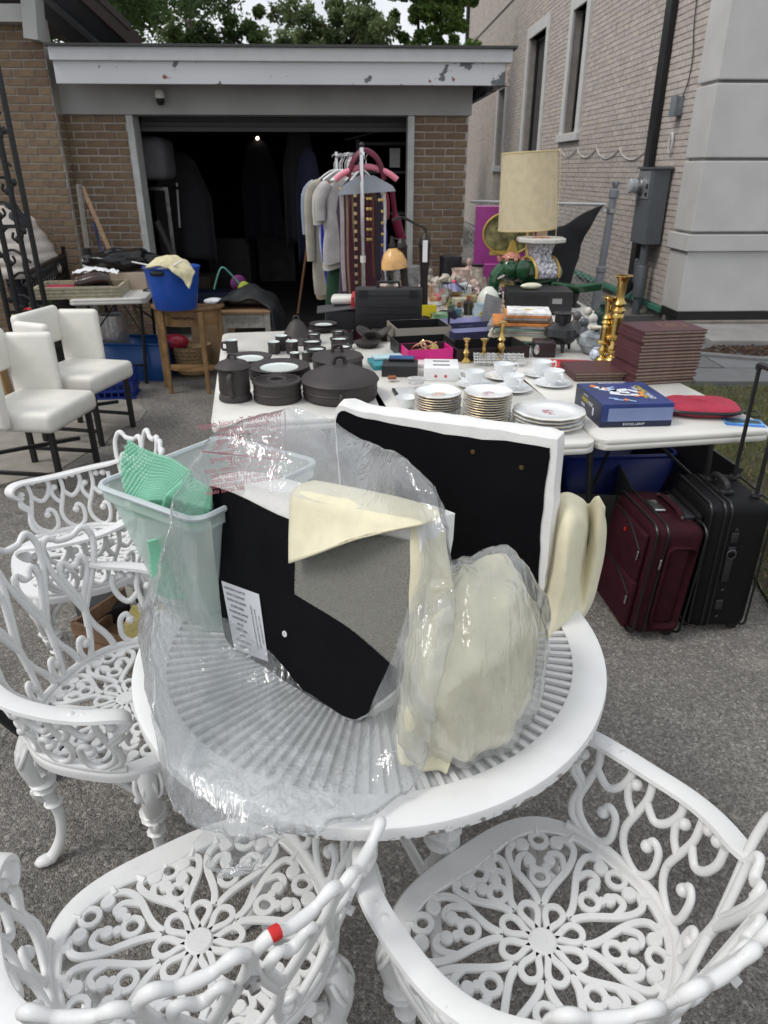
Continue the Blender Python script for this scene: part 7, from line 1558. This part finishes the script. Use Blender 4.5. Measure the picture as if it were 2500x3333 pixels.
WICK = mat('wicker',(.30,.21,.11),.7,var=.35,vscale=60,bump=.6,bscale=120)
wb = thing('wicker_basket','wicker basket with red bag behind the wooden half-moon table','basket',(-1.72,6.35,.0),R(10)); MB().lathe([(.11,0),(.13,.02),(.17,.26),(.172,.27),(.16,.265),(.12,.03),(0,.03)],n=28).build('weave',WICK,wb); 
for k in range(7): MB().lathe([(.135+.036*k/7*1.05,-.007),(.142+.036*k/7*1.05,0),(.135+.036*k/7*1.05,.007)],(0,0,.03+k*.035),28).build('strand',WICK,wb)
b = MB(); b.ball((0,0,0),.1,14,sc3=(1.3,.9,.7)); tag(b.build('red_bag',mat('shiny_red_plastic',(.32,.015,.04),.2,bump=.5,bscale=18)),'shiny red bag stuffed in the wicker basket','bag',None,(-1.85,6.3,.30),R(10))
tag(MB().rbox((0,0,.06),(.2,.12,.12),.02).build('orange_pouch',mat('orange_cloth',(.45,.09,.02),.8)),'orange and blue cloth seen between the half-moon table legs','cloth',None,(-1.55,6.6,.45),0)
tag(MB().box((0,0,.22),(.4,.3,.44)).build('carton',CARD,smooth=False,bevel=.01),'brown carton in shade behind the half-moon table','carton',None,(-1.56,6.68,0),R(4))
# half-moon wooden table
WOOD = mat('honey_wood',(.24,.14,.06),.5,var=.2,vscale=14,bump=.1,bscale=40); WOODT = mat('honey_wood_top',(.20,.12,.06),.4,var=.2,vscale=10)
hm = thing('half_moon_table','honey-coloured wooden half-moon table carrying the blue tub','table',(-1.60,5.78,0),R(-2)); HT = .69
def halfmoon(r, n=20): return [(r*math.cos(math.pi+math.pi*k/n)*1.0, r*.78*math.sin(math.pi+math.pi*k/n)+.16) for k in range(n+1)]
MB().prism(halfmoon(.30),HT-.025,HT).build('top',WOODT,hm,smooth=False,bevel=.006); MB().prism(halfmoon(.265),HT-.15,HT-.025).build('apron',WOOD,hm,smooth=False)
for x,y in ((-.24,.13),(.24,.13),(-.15,-.06),(.15,-.06)): MB().box((x*1.05,y,(HT-.03)/2),(.042,.042,HT-.03),taper=.7).build('leg',WOOD,hm,smooth=False,bevel=.004)
MB().prism(halfmoon(.22),.17,.19).build('lower_shelf',WOOD,hm,smooth=False)
cv = MB()
for k in range(9): a = -1.2+k*.3; cv.tube(smooth_path([(.10*math.sin(a*.8),-.051-.0,HT-.085+.012*math.cos(k*2)),(.10*math.sin(a*.8)+.012,-.055,HT-.075),(.10*math.sin(a*.8)+.02,-.051,HT-.09)],3),.0035,5)
cv.build('carved_scroll',mat('carved_dark',(.07,.04,.02),.6),hm,merge=False); hm.children[-1]['kind'] = 'stuff'
# blue tub with cloth
LBL2 = mat('cobalt_plastic',(.012,.07,.36),.35,var=.06)
bt = thing('laundry_tub','cobalt blue laundry tub full of clothes on the half-moon table','tub',(-1.63,5.72,HT),R(0)); bt.scale = (1,1,1.2); b = MB()
b.lathe([(.145,0),(.15,.006),(.175,.12),(.20,.25),(.207,.255),(.207,.262),(.196,.262),(.17,.12),(.142,.012),(0,.012)],n=36,sx=1.05,sy=.95); b.build('shell',LBL2,bt); MB().rbox((-.06,-.19,.235),(.1,.012,.03),.01).build('grip_hole',BLACK,bt)
sheet('cream_towel',[[Vector((-1.790,5.680,0.985)),Vector((-1.710,5.660,1.055)),Vector((-1.610,5.660,1.085)),Vector((-1.510,5.640,1.055)),Vector((-1.430,5.600,0.995))],[Vector((-1.790,5.600,1.005)),Vector((-1.710,5.580,1.065)),Vector((-1.590,5.580,1.075)),Vector((-1.490,5.550,1.035)),Vector((-1.410,5.520,0.955))],[Vector((-1.770,5.540,1.020)),Vector((-1.680,5.530,1.040)),Vector((-1.570,5.510,1.030)),Vector((-1.480,5.490,0.985)),Vector((-1.420,5.480,0.915))],[Vector((-1.760,5.520,1.020)),Vector((-1.660,5.510,1.025)),Vector((-1.550,5.495,0.985)),Vector((-1.490,5.480,0.925)),Vector((-1.440,5.480,0.875))]],'cream towel spilling over the rim of the blue tub','towel',mat('cream_towel',(.62,.56,.36),.95,var=.1,vscale=30,bump=.4,bscale=120),solid=.015,nz_=.02,ns=14)
tag(MB().ball((0,0,0),.15,16,sc3=(1.1,1,.4)).build('laundry',mat('mixed_laundry',(.45,.42,.4),.9,var=.5,vscale=12)),'mixed laundry filling the blue tub','laundry',None,(-1.63,5.72,HT+.25),0)
for k,(p_,q_) in enumerate((((-1.88,5.58,1.05),(-1.73,5.58,1.02)),((-1.55,5.50,1.03),(-1.47,5.48,1.07)))): tag(MB().tube([p_,q_],.006,6).build('hanger_end',WHITE),('white hanger end sticking out left of the tub','short white hanger tip on the cream towel')[k],'hanger')
# grey side table with black jacket
GSW = mat('whitewashed_wood',(.34,.32,.28),.7,var=.15,vscale=20)
gt = thing('side_table','whitewashed side table with greek key apron under black jacket','table',(-1.20,6.30,0),R(4)); GT = .60
MB().box((0,0,GT-.012),(.46,.4,.024)).build('top',mat('worn_wood_top',(.25,.15,.08),.5),gt,smooth=False,bevel=.006); MB().box((0,-.16,GT-.085),(.40,.02,.12)).build('apron',GSW,gt,smooth=False); MB().box((0,.16,GT-.085),(.40,.02,.12)).build('apron',GSW,gt,smooth=False)
for x in (-.2,.2): MB().box((x,0,GT-.085),(.02,.30,.12)).build('apron',GSW,gt,smooth=False)
for x in (-.2,.2):
    for y in (-.165,.165): MB().box((x,y,(GT-.025)/2),(.05,.05,GT-.025),taper=.65).build('leg',GSW,gt,smooth=False,bevel=.004)
ky = MB()
for k in range(6):
    x = -.13+k*.047
    for dx_,dz_,a_,c_ in ((0,.03,.036,.005),(.016,.012,.005,.036),(-.016,0,.005,.05),(.004,-.004,.022,.005),(-.006,.012,.005,.02)): ky.box((x+dx_,-.1715,GT-.085+dz_-.01),(a_,.004,c_))
ky.build('key_carving',mat('carving_shadow',(.2,.19,.17),.8),gt,smooth=False,merge=False); gt.children[-1]['kind'] = 'stuff'
JKT = mat('black_jacket_cloth',(.006,.007,.009),.6,bump=.25,bscale=20)
sheet('black_jacket',[[Vector((-1.480,6.120,0.485)),Vector((-1.440,6.250,0.505)),Vector((-1.420,6.400,0.535)),Vector((-1.400,6.500,0.565))],[Vector((-1.420,6.140,0.645)),Vector((-1.360,6.250,0.685)),Vector((-1.340,6.380,0.685)),Vector((-1.330,6.500,0.645))],[Vector((-1.220,6.200,0.665)),Vector((-1.180,6.280,0.745)),Vector((-1.160,6.400,0.765)),Vector((-1.150,6.500,0.665))],[Vector((-1.040,6.160,0.645)),Vector((-1.020,6.280,0.715)),Vector((-1.000,6.400,0.705)),Vector((-1.000,6.500,0.645))],[Vector((-0.930,6.100,0.525)),Vector((-0.900,6.250,0.545)),Vector((-0.890,6.400,0.535)),Vector((-0.900,6.500,0.505))],[Vector((-0.900,6.100,0.165)),Vector((-0.860,6.250,0.185)),Vector((-0.850,6.400,0.185)),Vector((-0.870,6.500,0.185))]],'black jacket thrown over the whitewashed side table','jacket',JKT,solid=.02,nz_=.03,ns=8)
for k,(lb,c_,x,y,z_,s_) in enumerate((('white crumpled paper left of the black jacket',(.62,.63,.65),-1.44,6.2,.665,(.09,.06,.03)),('small purple stuffed toy behind the jacket',(.14,.02,.12),-1.30,6.6,.76,(.08,.06,.07)),('lime green ball toy behind the jacket',(.30,.34,.04),-1.25,6.57,.73,(.07,.06,.05)))): tag(MB().ball((0,0,0),1,12,sc3=s_).build('soft_item',mat('soft_%d'%k,c_,.8,var=.2,vscale=15)),lb,'item',None,(x,y,z_),k)
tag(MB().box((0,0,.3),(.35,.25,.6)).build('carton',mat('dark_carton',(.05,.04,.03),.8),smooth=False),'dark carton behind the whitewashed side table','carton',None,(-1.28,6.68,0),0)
tag(MB().tube(smooth_path([(-1.50,6.5,.72),(-1.42,6.5,.90),(-1.34,6.52,.84),(-1.25,6.54,.72)],5),.008,6).build('green_hanger',mat('mint_plastic',(.1,.3,.25),.4)),'mint green hanger curve behind the blue tub','hanger')
# ---- white upholstered dining armchairs ----
def uph_chair(label, loc, rz):
    t = thing('upholstered_chair',label,'armchair',loc,rz,'white upholstered armchairs'); SH = .48
    MB().rbox((.03,0,SH-.06),(.48,.50,.12),.035).build('seat',LEATH,t,ang=50)
    # wrap-round back: wing panels and rear panel (front is +x)
    def panel(p0_, p1_, z0_, z1_, th, name, lean=0.0):
        p0_, p1_ = Vector(p0_), Vector(p1_); d = (p1_-p0_); a = math.atan2(d.y,d.x); c_ = (p0_+p1_)/2
        return MB().rbox((c_.x,c_.y,(z0_+z1_)/2),(d.length,th,z1_-z0_),.03,(0,lean,a)).build(name,LEATH,t,ang=50)
    panel((-.24,-.22,0),(-.24,.22,0),SH+.12,SH+.36,.06,'backrest')
    panel((-.235,.215,0),(.04,.275,0),SH-.10,SH+.33,.06,'wing'); panel((-.235,-.215,0),(.04,-.275,0),SH-.10,SH+.33,.06,'wing')
    for x,y in ((.22,.2),(.22,-.2),(-.2,.2),(-.2,-.2)): MB().box((x,y,(SH-.1)/2),(.028,.028,SH-.1)).build('leg',BLACK,t,smooth=False)
    for y in (.2,-.2): MB().box((0,y,.10),(.42,.02,.02)).build('stretcher',BLACK,t,smooth=False)
    MB().box((0,0,.20),(.45,.02,.02),(0,0,R(42))).build('brace',BLACK,t,smooth=False)
    return t
u1 = uph_chair('white leatherette armchair, the farther of the two, by the railing',(-2.06,4.72,0),R(-12)); u2 = dup(u1,(-2.03,3.95,0),R(-8),'white leatherette armchair, the nearer of the two at the left edge')
# ---- wrought iron railing and porch column ----
IRON = mat('black_wrought_iron',(.008,.008,.009),.35,var=.2,bump=.2,bscale=60)
r0_, r1_ = Vector((-2.86,5.95,0)), Vector((-3.14,7.38,0))
rl = thing('iron_railing','black wrought iron railing with scrolls along the brick wall','railing',(0,0,0))
dR = (r1_-r0_); nb_ = 17
MB().tube([r0_+Vector((0,0,.92)),r1_+Vector((0,0,.92))],.022,6,flat=.7).build('handrail',IRON,rl); MB().tube([r0_+Vector((0,0,.74)),r1_+Vector((0,0,.74))],.009,6).build('rail',IRON,rl); MB().tube([r0_+Vector((0,0,.08)),r1_+Vector((0,0,.08))],.009,6).build('rail',IRON,rl)
for k in range(nb_+1):
    p = r0_+dR*(k/nb_); MB().tube([p+Vector((0,0,.0 if k in (0,nb_) else .08)),p+Vector((0,0,.74 if k not in (0,nb_) else 1.0))],.010 if k not in (0,nb_) else .02,6).build('baluster',IRON,rl)
    if k < nb_:
        c_ = r0_+dR*((k+.5)/nb_); e_ = dR.normalized()
        MB().tube([c_+e_*(.032*math.cos(a))+Vector((0,0,.83+.075*math.sin(a))) for a in [q*.52 for q in range(13)]],.008,5).build('scroll',IRON,rl)
pc = thing('porch_column','black wrought iron lattice porch column at the left edge','column',(-2.70,5.5,0),R(8))
for x in (-.14,-.06,.06,.14): MB().tube([(x,0,0),(x,0,3.0)],.022,6).build('bar',IRON,pc)
for z_ in (.1,.7,1.3,1.9,2.5): MB().box((0,0,z_),(.3,.02,.025)).build('crosspiece',IRON,pc,smooth=False)
rgi = random.Random(6)
for k in range(16):
    z_ = .25+k*.16; s = -1 if k%2 else 1
    MB().tube(smooth_path([(s*-.10,0,z_),(s*.0,0,z_+.09),(s*.08,0,z_+.06),(s*.06,0,z_-.01),(s*.01,0,z_+.01),(s*.02,0,z_+.05)],4),.010,5).build('scroll',IRON,pc)
    lf = MB(); 
    for q in range(3): lf.ball((s*(.04+.03*q),-.008,z_+.03*q),.018,6,sc3=(1,.3,1.5))
    lf.build('leaf',IRON,pc)
tag(MB().box((0,0,.5),(.06,.1,1.0)).build('wooden_board',mat('pine_board',(.35,.22,.1),.7),smooth=False),'pine board standing at the foot of the porch column','board',None,(-2.72,5.0,0),rot=(0,R(-3),0))
# flowers behind the railing
fl_ = thing('flower_pot','red flowers in a pot behind the railing','flowers',(-2.98,6.15,0)); MB().lathe([(.1,0),(.13,.2),(.14,.22),(0,.2)],n=16).build('pot',mat('clay_pot',(.2,.08,.04),.8),fl_)
fm = MB(); rgf = random.Random(9)
for k in range(60): p = Vector((rgf.gauss(0,.09),rgf.gauss(0,.09),.3+rgf.random()*.35)); fm.ball(p,.03,5,sc3=(1,.4,1))
fm.build('leaves',mat('flower_leaves',(.03,.07,.02),.6),fl_,merge=False,smooth=False); fl_.children[-1]['kind'] = 'stuff'
for k in range(7): MB().ball((rgf.gauss(0,.1),rgf.gauss(-.05,.08),.45+rgf.random()*.25),.035,8).build('bloom',mat('red_bloom',(.5,.01,.03),.6) if k<5 else mat('yellow_bloom',(.5,.4,.04),.6),fl_)
# leaning boards at the brick wall
for lb,px0,py0,px1,py1,c_,wd in (('long brown wooden board leaning on the brick corner',268,608,380,870,(.22,.14,.08),.02),('thin dark blue strip leaning beside the brown board',305,720,340,860,(.01,.015,.06),.015),('weathered grey board leaning in the wall corner',255,600,290,850,(.12,.11,.10),.025)):
    a_, b_2 = atY(px0,py0,7.42), atY(px1,py1,7.1); d = b_2-a_; b_2 = a_+d*(a_.z/max(.01,a_.z-b_2.z)); a_ = a_+(a_-b_2)*.0
    tag(MB().tube([a_,b_2],wd,4,flat=.4,up=(0,-1,.2)).build('wooden_board',mat('board_'+lb[:8].replace(' ','_'),c_,.7,var=.2,vscale=30),smooth=False),lb,'board')
# ---- person in the quilted jacket ----
pe = thing('person','person in a cream quilted jacket bending behind the railing','person',(-3.40,7.02,0),R(165)); pe.scale = (1.08,1.08,1.0)
def person():
    me = bpy.data.meshes.new('body'); V = [(0,0,.86),(.06,0,1.02),(.12,.0,1.16),(.10,0,1.26),(.06,-.0,1.34),(-.06,-.03,1.40),
        (0,-.11,.82),(.02,-.12,.46),(0,-.12,.06),(.1,-.13,.03),(0,.11,.82),(.02,.12,.46),(0,.12,.06),(.1,.13,.03),
        (-.1,-.14,1.16),(-.14,-.25,1.0),(-.26,-.2,.86),(-.34,-.17,.82),(-.1,.14,1.16),(-.14,.25,1.0),(-.26,.2,.86),(-.34,.17,.82)]
    V = [(-x*.6,y,z) if z > 1.0 and i < 6 else (-x,y,z) for i,(x,y,z) in enumerate(V)]
    E_ = [(0,1),(1,2),(2,3),(3,4),(4,5),(0,6),(6,7),(7,8),(8,9),(0,10),(10,11),(11,12),(12,13),(3,14),(14,15),(15,16),(16,17),(3,18),(18,19),(19,20),(20,21)]
    me.from_pydata(V,E_,[]); o = bpy.data.objects.new('body',me); COL.objects.link(o); o.parent = pe
    sk = o.modifiers.new('skin','SKIN'); rad = [.12,.11,.11,.09,.05,.07,.1,.07,.05,.04,.1,.07,.05,.04,.06,.05,.04,.033,.06,.05,.04,.033]
    for i, sv in enumerate(me.skin_vertices[0].data): sv.radius = (rad[i],rad[i]); sv.use_root = (i == 0)
    o.modifiers.new('sub','SUBSURF').levels = 2; o.modifiers['sub'].render_levels = 2; me.materials.append(mat('dark_trousers',(.03,.03,.04),.9)); return o
person()
PUFF = mat('cream_quilted_nylon',(.50,.45,.41),.38,var=.08,vscale=14,bump=.25,bscale=30)
b = MB()
def jacket(u,v):
    a = u*2*math.pi; z = .78+v*.60; cx = -.03+.20*v*v; q = (.25-.12*v*v*v)*(1+.055*abs(math.sin(v*math.pi*6)))*(1+.03*math.sin(a*4)); return (cx+q*math.cos(a)*1.05, q*1.15*math.sin(a), z)
b.grid(jacket,36,48); jk = b.build('quilted_jacket',PUFF,pe,ang=70)
for s in (-1,1):
    P_ = smooth_path([(.05,s*.2,1.24),(.12,s*.29,1.05),(.26,s*.25,.9),(.38,s*.2,.84)],8); MB().tube(P_,[.085*(1+.12*abs(math.sin(i*.75)))*(1-.25*i/len(P_)) for i in range(len(P_))],12).build('sleeve',PUFF,jk,ang=70)
hd_ = MB().ball((.32,.0,1.36),.105,16,sc3=(1.05,.85,1.15)).build('head',mat('skin_tone',(.45,.27,.2),.5),pe)
MB().ball((.295,0,1.40),.118,16,sc3=(1,.9,1.05)).build('hair',mat('auburn_hair',(.09,.03,.015),.5,bump=.5,bscale=60),pe)
MB().ball((.435,0,1.34),.018,8,sc3=(1,.7,1.2)).build('nose',mat('skin_tone',(0,0,0)),hd_)
for s in (-1,1): MB().ball((.415,s*.04,1.38),.011,8).build('eye',BLACK,hd_)
MB().box((.422,0,1.305),(.012,.045,.008)).build('mouth',mat('lip',(.3,.1,.1),.5),hd_)
# ================= RIGHT SIDE GROUND =================
SUIT_R = mat('burgundy_nylon',(.030,.0045,.009),.75,spec=.2,var=.15,vscale=18,bump=.2,bscale=250); PIPE = mat('black_piping',(.01,.01,.011),.4); SUIT_B = mat('black_leatherette',(.004,.004,.005),.6,spec=.25,bump=.15,bscale=200)
def suitcase(name, label, corner, dirv, w_, th, h_, m, rows, lean=0):
    d1 = Vector((dirv[0],dirv[1],0)).normalized(); d2_ = Vector((d1.y,-d1.x,0)) if Vector((d1.y,-d1.x,0)).x > 0 else Vector((-d1.y,d1.x,0))
    # local x: along the thickness (away from front panel), y: along width to the back
    t = thing(name,label,'suitcase',Vector((corner[0],corner[1],0))+d1*w_/2+d2_*th/2,math.atan2(d2_.y,d2_.x)); t['sx']=0; del t['sx']
    MB().rbox((0,0,h_/2+.02),(th,w_,h_-.02),.045,seg=4).build('shell',m,t,ang=50)
    return t
rs = suitcase('suitcase','burgundy fabric suitcase with zipped front pockets','%s'and (1.055,2.27),(-.465,.885),.40,.23,.56,SUIT_R,0); rs.scale = (.87,.925,.86); rs.location = (1.035,2.47,0); rs.rotation_euler = (0,R(4),R(5))
sgn = 1
def rpiece(mb,name,m,par=rs,**k): return mb.build(name,m,par,**k)
hw, ht = .20, .115
for x_ in (-ht+.006,ht-.006,-ht+.055):
    pl = [(x_, y, z) for y, z in [(p[0], p[1]+.30) for p in rrect(.405,.545,.05,6)]]; MB().tube(pl,.0055,6,closed=True).build('piping',PIPE,rs)
MB().rbox((-ht-.012,0,.40),(.03,.33,.24),.014,seg=3).build('upper_pocket',SUIT_R,rs); MB().rbox((-ht-.016,0,.17),(.035,.34,.24),.014,seg=3).build('lower_pocket',SUIT_R,rs)
def zipline(y0,z0,y1,z1,x_): MB().tube(smooth_path([(x_,y0,z0),(x_,(y0+y1)/2+.0,max(z0,z1)),(x_,y1,z1)],6),.005,6).build('zip',PIPE,rs); MB().rbox((x_-.006,y0,z0-.025),(.006,.012,.045),.002).build('zip_pull',STEEL,rs)
zipline(-.155,.44,.13,.515,-ht-.028); zipline(-.16,.22,.13,.28,-ht-.034)
MB().rbox((-ht+.05,-.205,.40),(.012,.006,.05),.002).build('zip_pull',STEEL,rs)
MB().rbox((0.01,-.203,.29),(.12,.012,.40),.03,seg=3).build('side_panel',SUIT_R,rs)
MB().tube(smooth_path([(.03,-.11,.585),(.03,-.08,.60),(.03,.05,.60),(.03,.09,.585)],4),.014,8,flat=.45,up=(0,0,1)).build('handle',SUIT_R,rs)
for y in (-.12,.10): MB().lathe([(.008,.578),(.008,.588),(0,.589)],(.03,y,0),10).build('rivet',STEEL,rs)
MB().rbox((.075,0,.575),(.05,.22,.02),.006).build('trolley_mount',BLKM,rs); MB().rbox((-.03,.0,.578),(.05,.10,.014),.005).build('grip_plate',STEEL,rs)
for y in (-.15,.15): MB().lathe([(.022,-.015),(.025,0),(.022,.015)],(.08,y,.025),12,rot=(R(90),0,0)).build('wheel',BLACK,rs)
MB().box((-ht-.03,-.0,.46),(.004,.012,.016)).build('red_badge',mat('red_badge',(.5,.02,.02),.4),rs,smooth=False)
ks = suitcase('suitcase','black leatherette suitcase with pulled-up trolley handle',(1.315,2.37),(-.465,.885),.45,.25,.64,SUIT_B,0); kt = .125; ks.scale = (.96,.72,.86); ks.location = (1.305,2.50,0); ks.rotation_euler = (0,0,R(2))
for x_ in (-kt+.006,kt-.006,-kt+.06,-kt+.085):
    pl = [(x_, y, z) for y, z in [(p[0], p[1]+.34) for p in rrect(.455,.625,.05,6)]]; MB().tube(pl,.005,6,closed=True).build('piping',PIPE,ks)
MB().rbox((-kt-.012,0,.36),(.03,.36,.46),.014,seg=3).build('front_pocket',SUIT_B,ks)
hnd = MB().tube(smooth_path([(-.02,-.08,.655),(-.02,-.075,.69),(-.02,-.03,.70),(-.02,.03,.70),(-.02,.075,.69),(-.02,.08,.655)],4),.013,8).build('handle',BLACK,ks)
for y in (-.085,.085): MB().rbox((-.02,y,.662),(.05,.03,.018),.004).build('handle_mount',BLKM,ks)
TH2 = 1.17
for y in (-.12,.12): MB().tube([(.085,y,.65),(.085,y,TH2)],.009,8).build('trolley_rod',BLACK,ks); MB().lathe([(.022,.655),(.02,.668)],(.085,y,0),12).build('rod_collar',BLKM,ks)
MB().tube(smooth_path([(.085,-.12,TH2-.01),(.085,-.115,TH2+.01),(.085,0,TH2+.014),(.085,.115,TH2+.01),(.085,.12,TH2-.01)],4),.014,8).build('trolley_grip',BLACK,ks)
for z_,hh in ((.50,.05),(.44,.03),(.34,.12),(.16,.05)): MB().rbox((-.01,-.229,z_),(.03,.01,hh),.004).build('side_strap',BLKM,ks)
MB().tube([(-.01+.018*math.cos(a),-.236,.42+.022*math.sin(a)) for a in [k*.63 for k in range(10)]],.004,5,closed=True).build('buckle_ring',mat('gunmetal',(.1,.1,.11),.3,metal=.8),ks)
for z_ in (.54,.24,.10): MB().lathe([(.007,0),(.007,.004),(0,.005)],(-.01,-.23,z_),10,rot=(R(90),0,0)).build('stud',mat('gunmetal',(0,0,0)),ks)
for y in (-.17,.17): MB().lathe([(.022,-.015),(.025,0),(.022,.015)],(.09,y,.025),12,rot=(R(90),0,0)).build('wheel',BLACK,ks)
b = MB(); b.tube(smooth_path([(0,0,0),(.0,-.02,-.05),(-.03,-.03,-.12),(-.06,-.02,-.15)],4),[.003]*6+[.010]*7,6,flat=.3); wt = b.build('white_tag',mat('clear_strip',(.7,.7,.72),.3,alpha=.8),ks); wt.location = (.11,-.13,TH2-.06)
# boxes under the right-hand tables
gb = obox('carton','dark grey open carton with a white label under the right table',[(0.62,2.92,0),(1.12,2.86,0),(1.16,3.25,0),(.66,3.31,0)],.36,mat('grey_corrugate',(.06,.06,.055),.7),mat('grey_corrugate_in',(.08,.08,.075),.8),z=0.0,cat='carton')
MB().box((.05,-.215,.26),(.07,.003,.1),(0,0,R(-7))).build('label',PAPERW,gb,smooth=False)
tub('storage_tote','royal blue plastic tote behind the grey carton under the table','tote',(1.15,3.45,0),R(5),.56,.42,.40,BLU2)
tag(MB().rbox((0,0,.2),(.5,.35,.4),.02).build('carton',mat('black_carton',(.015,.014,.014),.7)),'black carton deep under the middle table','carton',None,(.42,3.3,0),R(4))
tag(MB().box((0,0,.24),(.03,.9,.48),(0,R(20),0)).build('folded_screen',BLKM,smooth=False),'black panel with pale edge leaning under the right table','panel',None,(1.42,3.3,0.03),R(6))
# things on the ground by the left chairs
cr2 = thing('wooden_crate','low wooden crate of magazines under the left armchairs','crate',(-.88,2.25,0),R(-25)); CW = mat('old_crate_wood',(.2,.12,.07),.8,var=.25,vscale=20)
for s in (-1,1):
    for z_ in (.04,.11): MB().box((0,s*.15,z_),(.5,.012,.055)).build('slat',CW,cr2,smooth=False); MB().box((s*.245,0,z_),(.012,.3,.055)).build('slat',CW,cr2,smooth=False)
MB().box((0,0,.012),(.48,.29,.012)).build('base',CW,cr2,smooth=False)
for k in range(3): tag(MB().box((0,0,.012),(.22,.28,.024)).build('magazine',[mat('mag_a',(.55,.5,.35),.6,var=.4,vscale=25),mat('mag_b',(.4,.38,.36),.6,var=.4,vscale=30),mat('mag_c',(.5,.42,.15),.6,var=.3,vscale=20)][k],smooth=False),('pale magazine lowest in the wooden crate','grey magazine in the middle of the wooden crate','yellowish magazine uppermost in the wooden crate')[k],'magazine',None,(-.88,2.25,.02+k*.03),R(-20+12*k))
b = MB(); b.rbox((0,0,.05),(.42,.18,.10),.02); tag(b.build('black_bag',BLKM),'black folded bag lying beside the wooden crate','bag',None,(-1.05,2.5,0),R(30))
sw_ = thing('pushchair','black pushchair wheel and leg entering at the left edge','pushchair',(-1.08,1.62,0),R(12)); 
MB().tube(smooth_path([(-.16,0,.50),(-.10,0,.36),(-.02,0,.20),(.05,0,.09)],4),[.03]*6+[.02]*7,8).build('frame_leg',BLACK,sw_)
MB().tube([(.05,-.045,.09),(.05,.045,.09)],.012,8).build('axle',BLACK,sw_)
for y in (-.05,.05): MB().lathe([(.02,-.016),(.042,-.014),(.045,0),(.042,.014),(.02,.016)],(.055,y,.045),18,rot=(R(90),0,0)).build('wheel',mat('tyre_rubber',(.015,.015,.016),.7),sw_)
MB().ball((-.2,0,.52),.1,12,sc3=(1,.7,1.4)).build('seat_fabric',mat('black_fabric',(.01,.01,.011),.9),sw_)
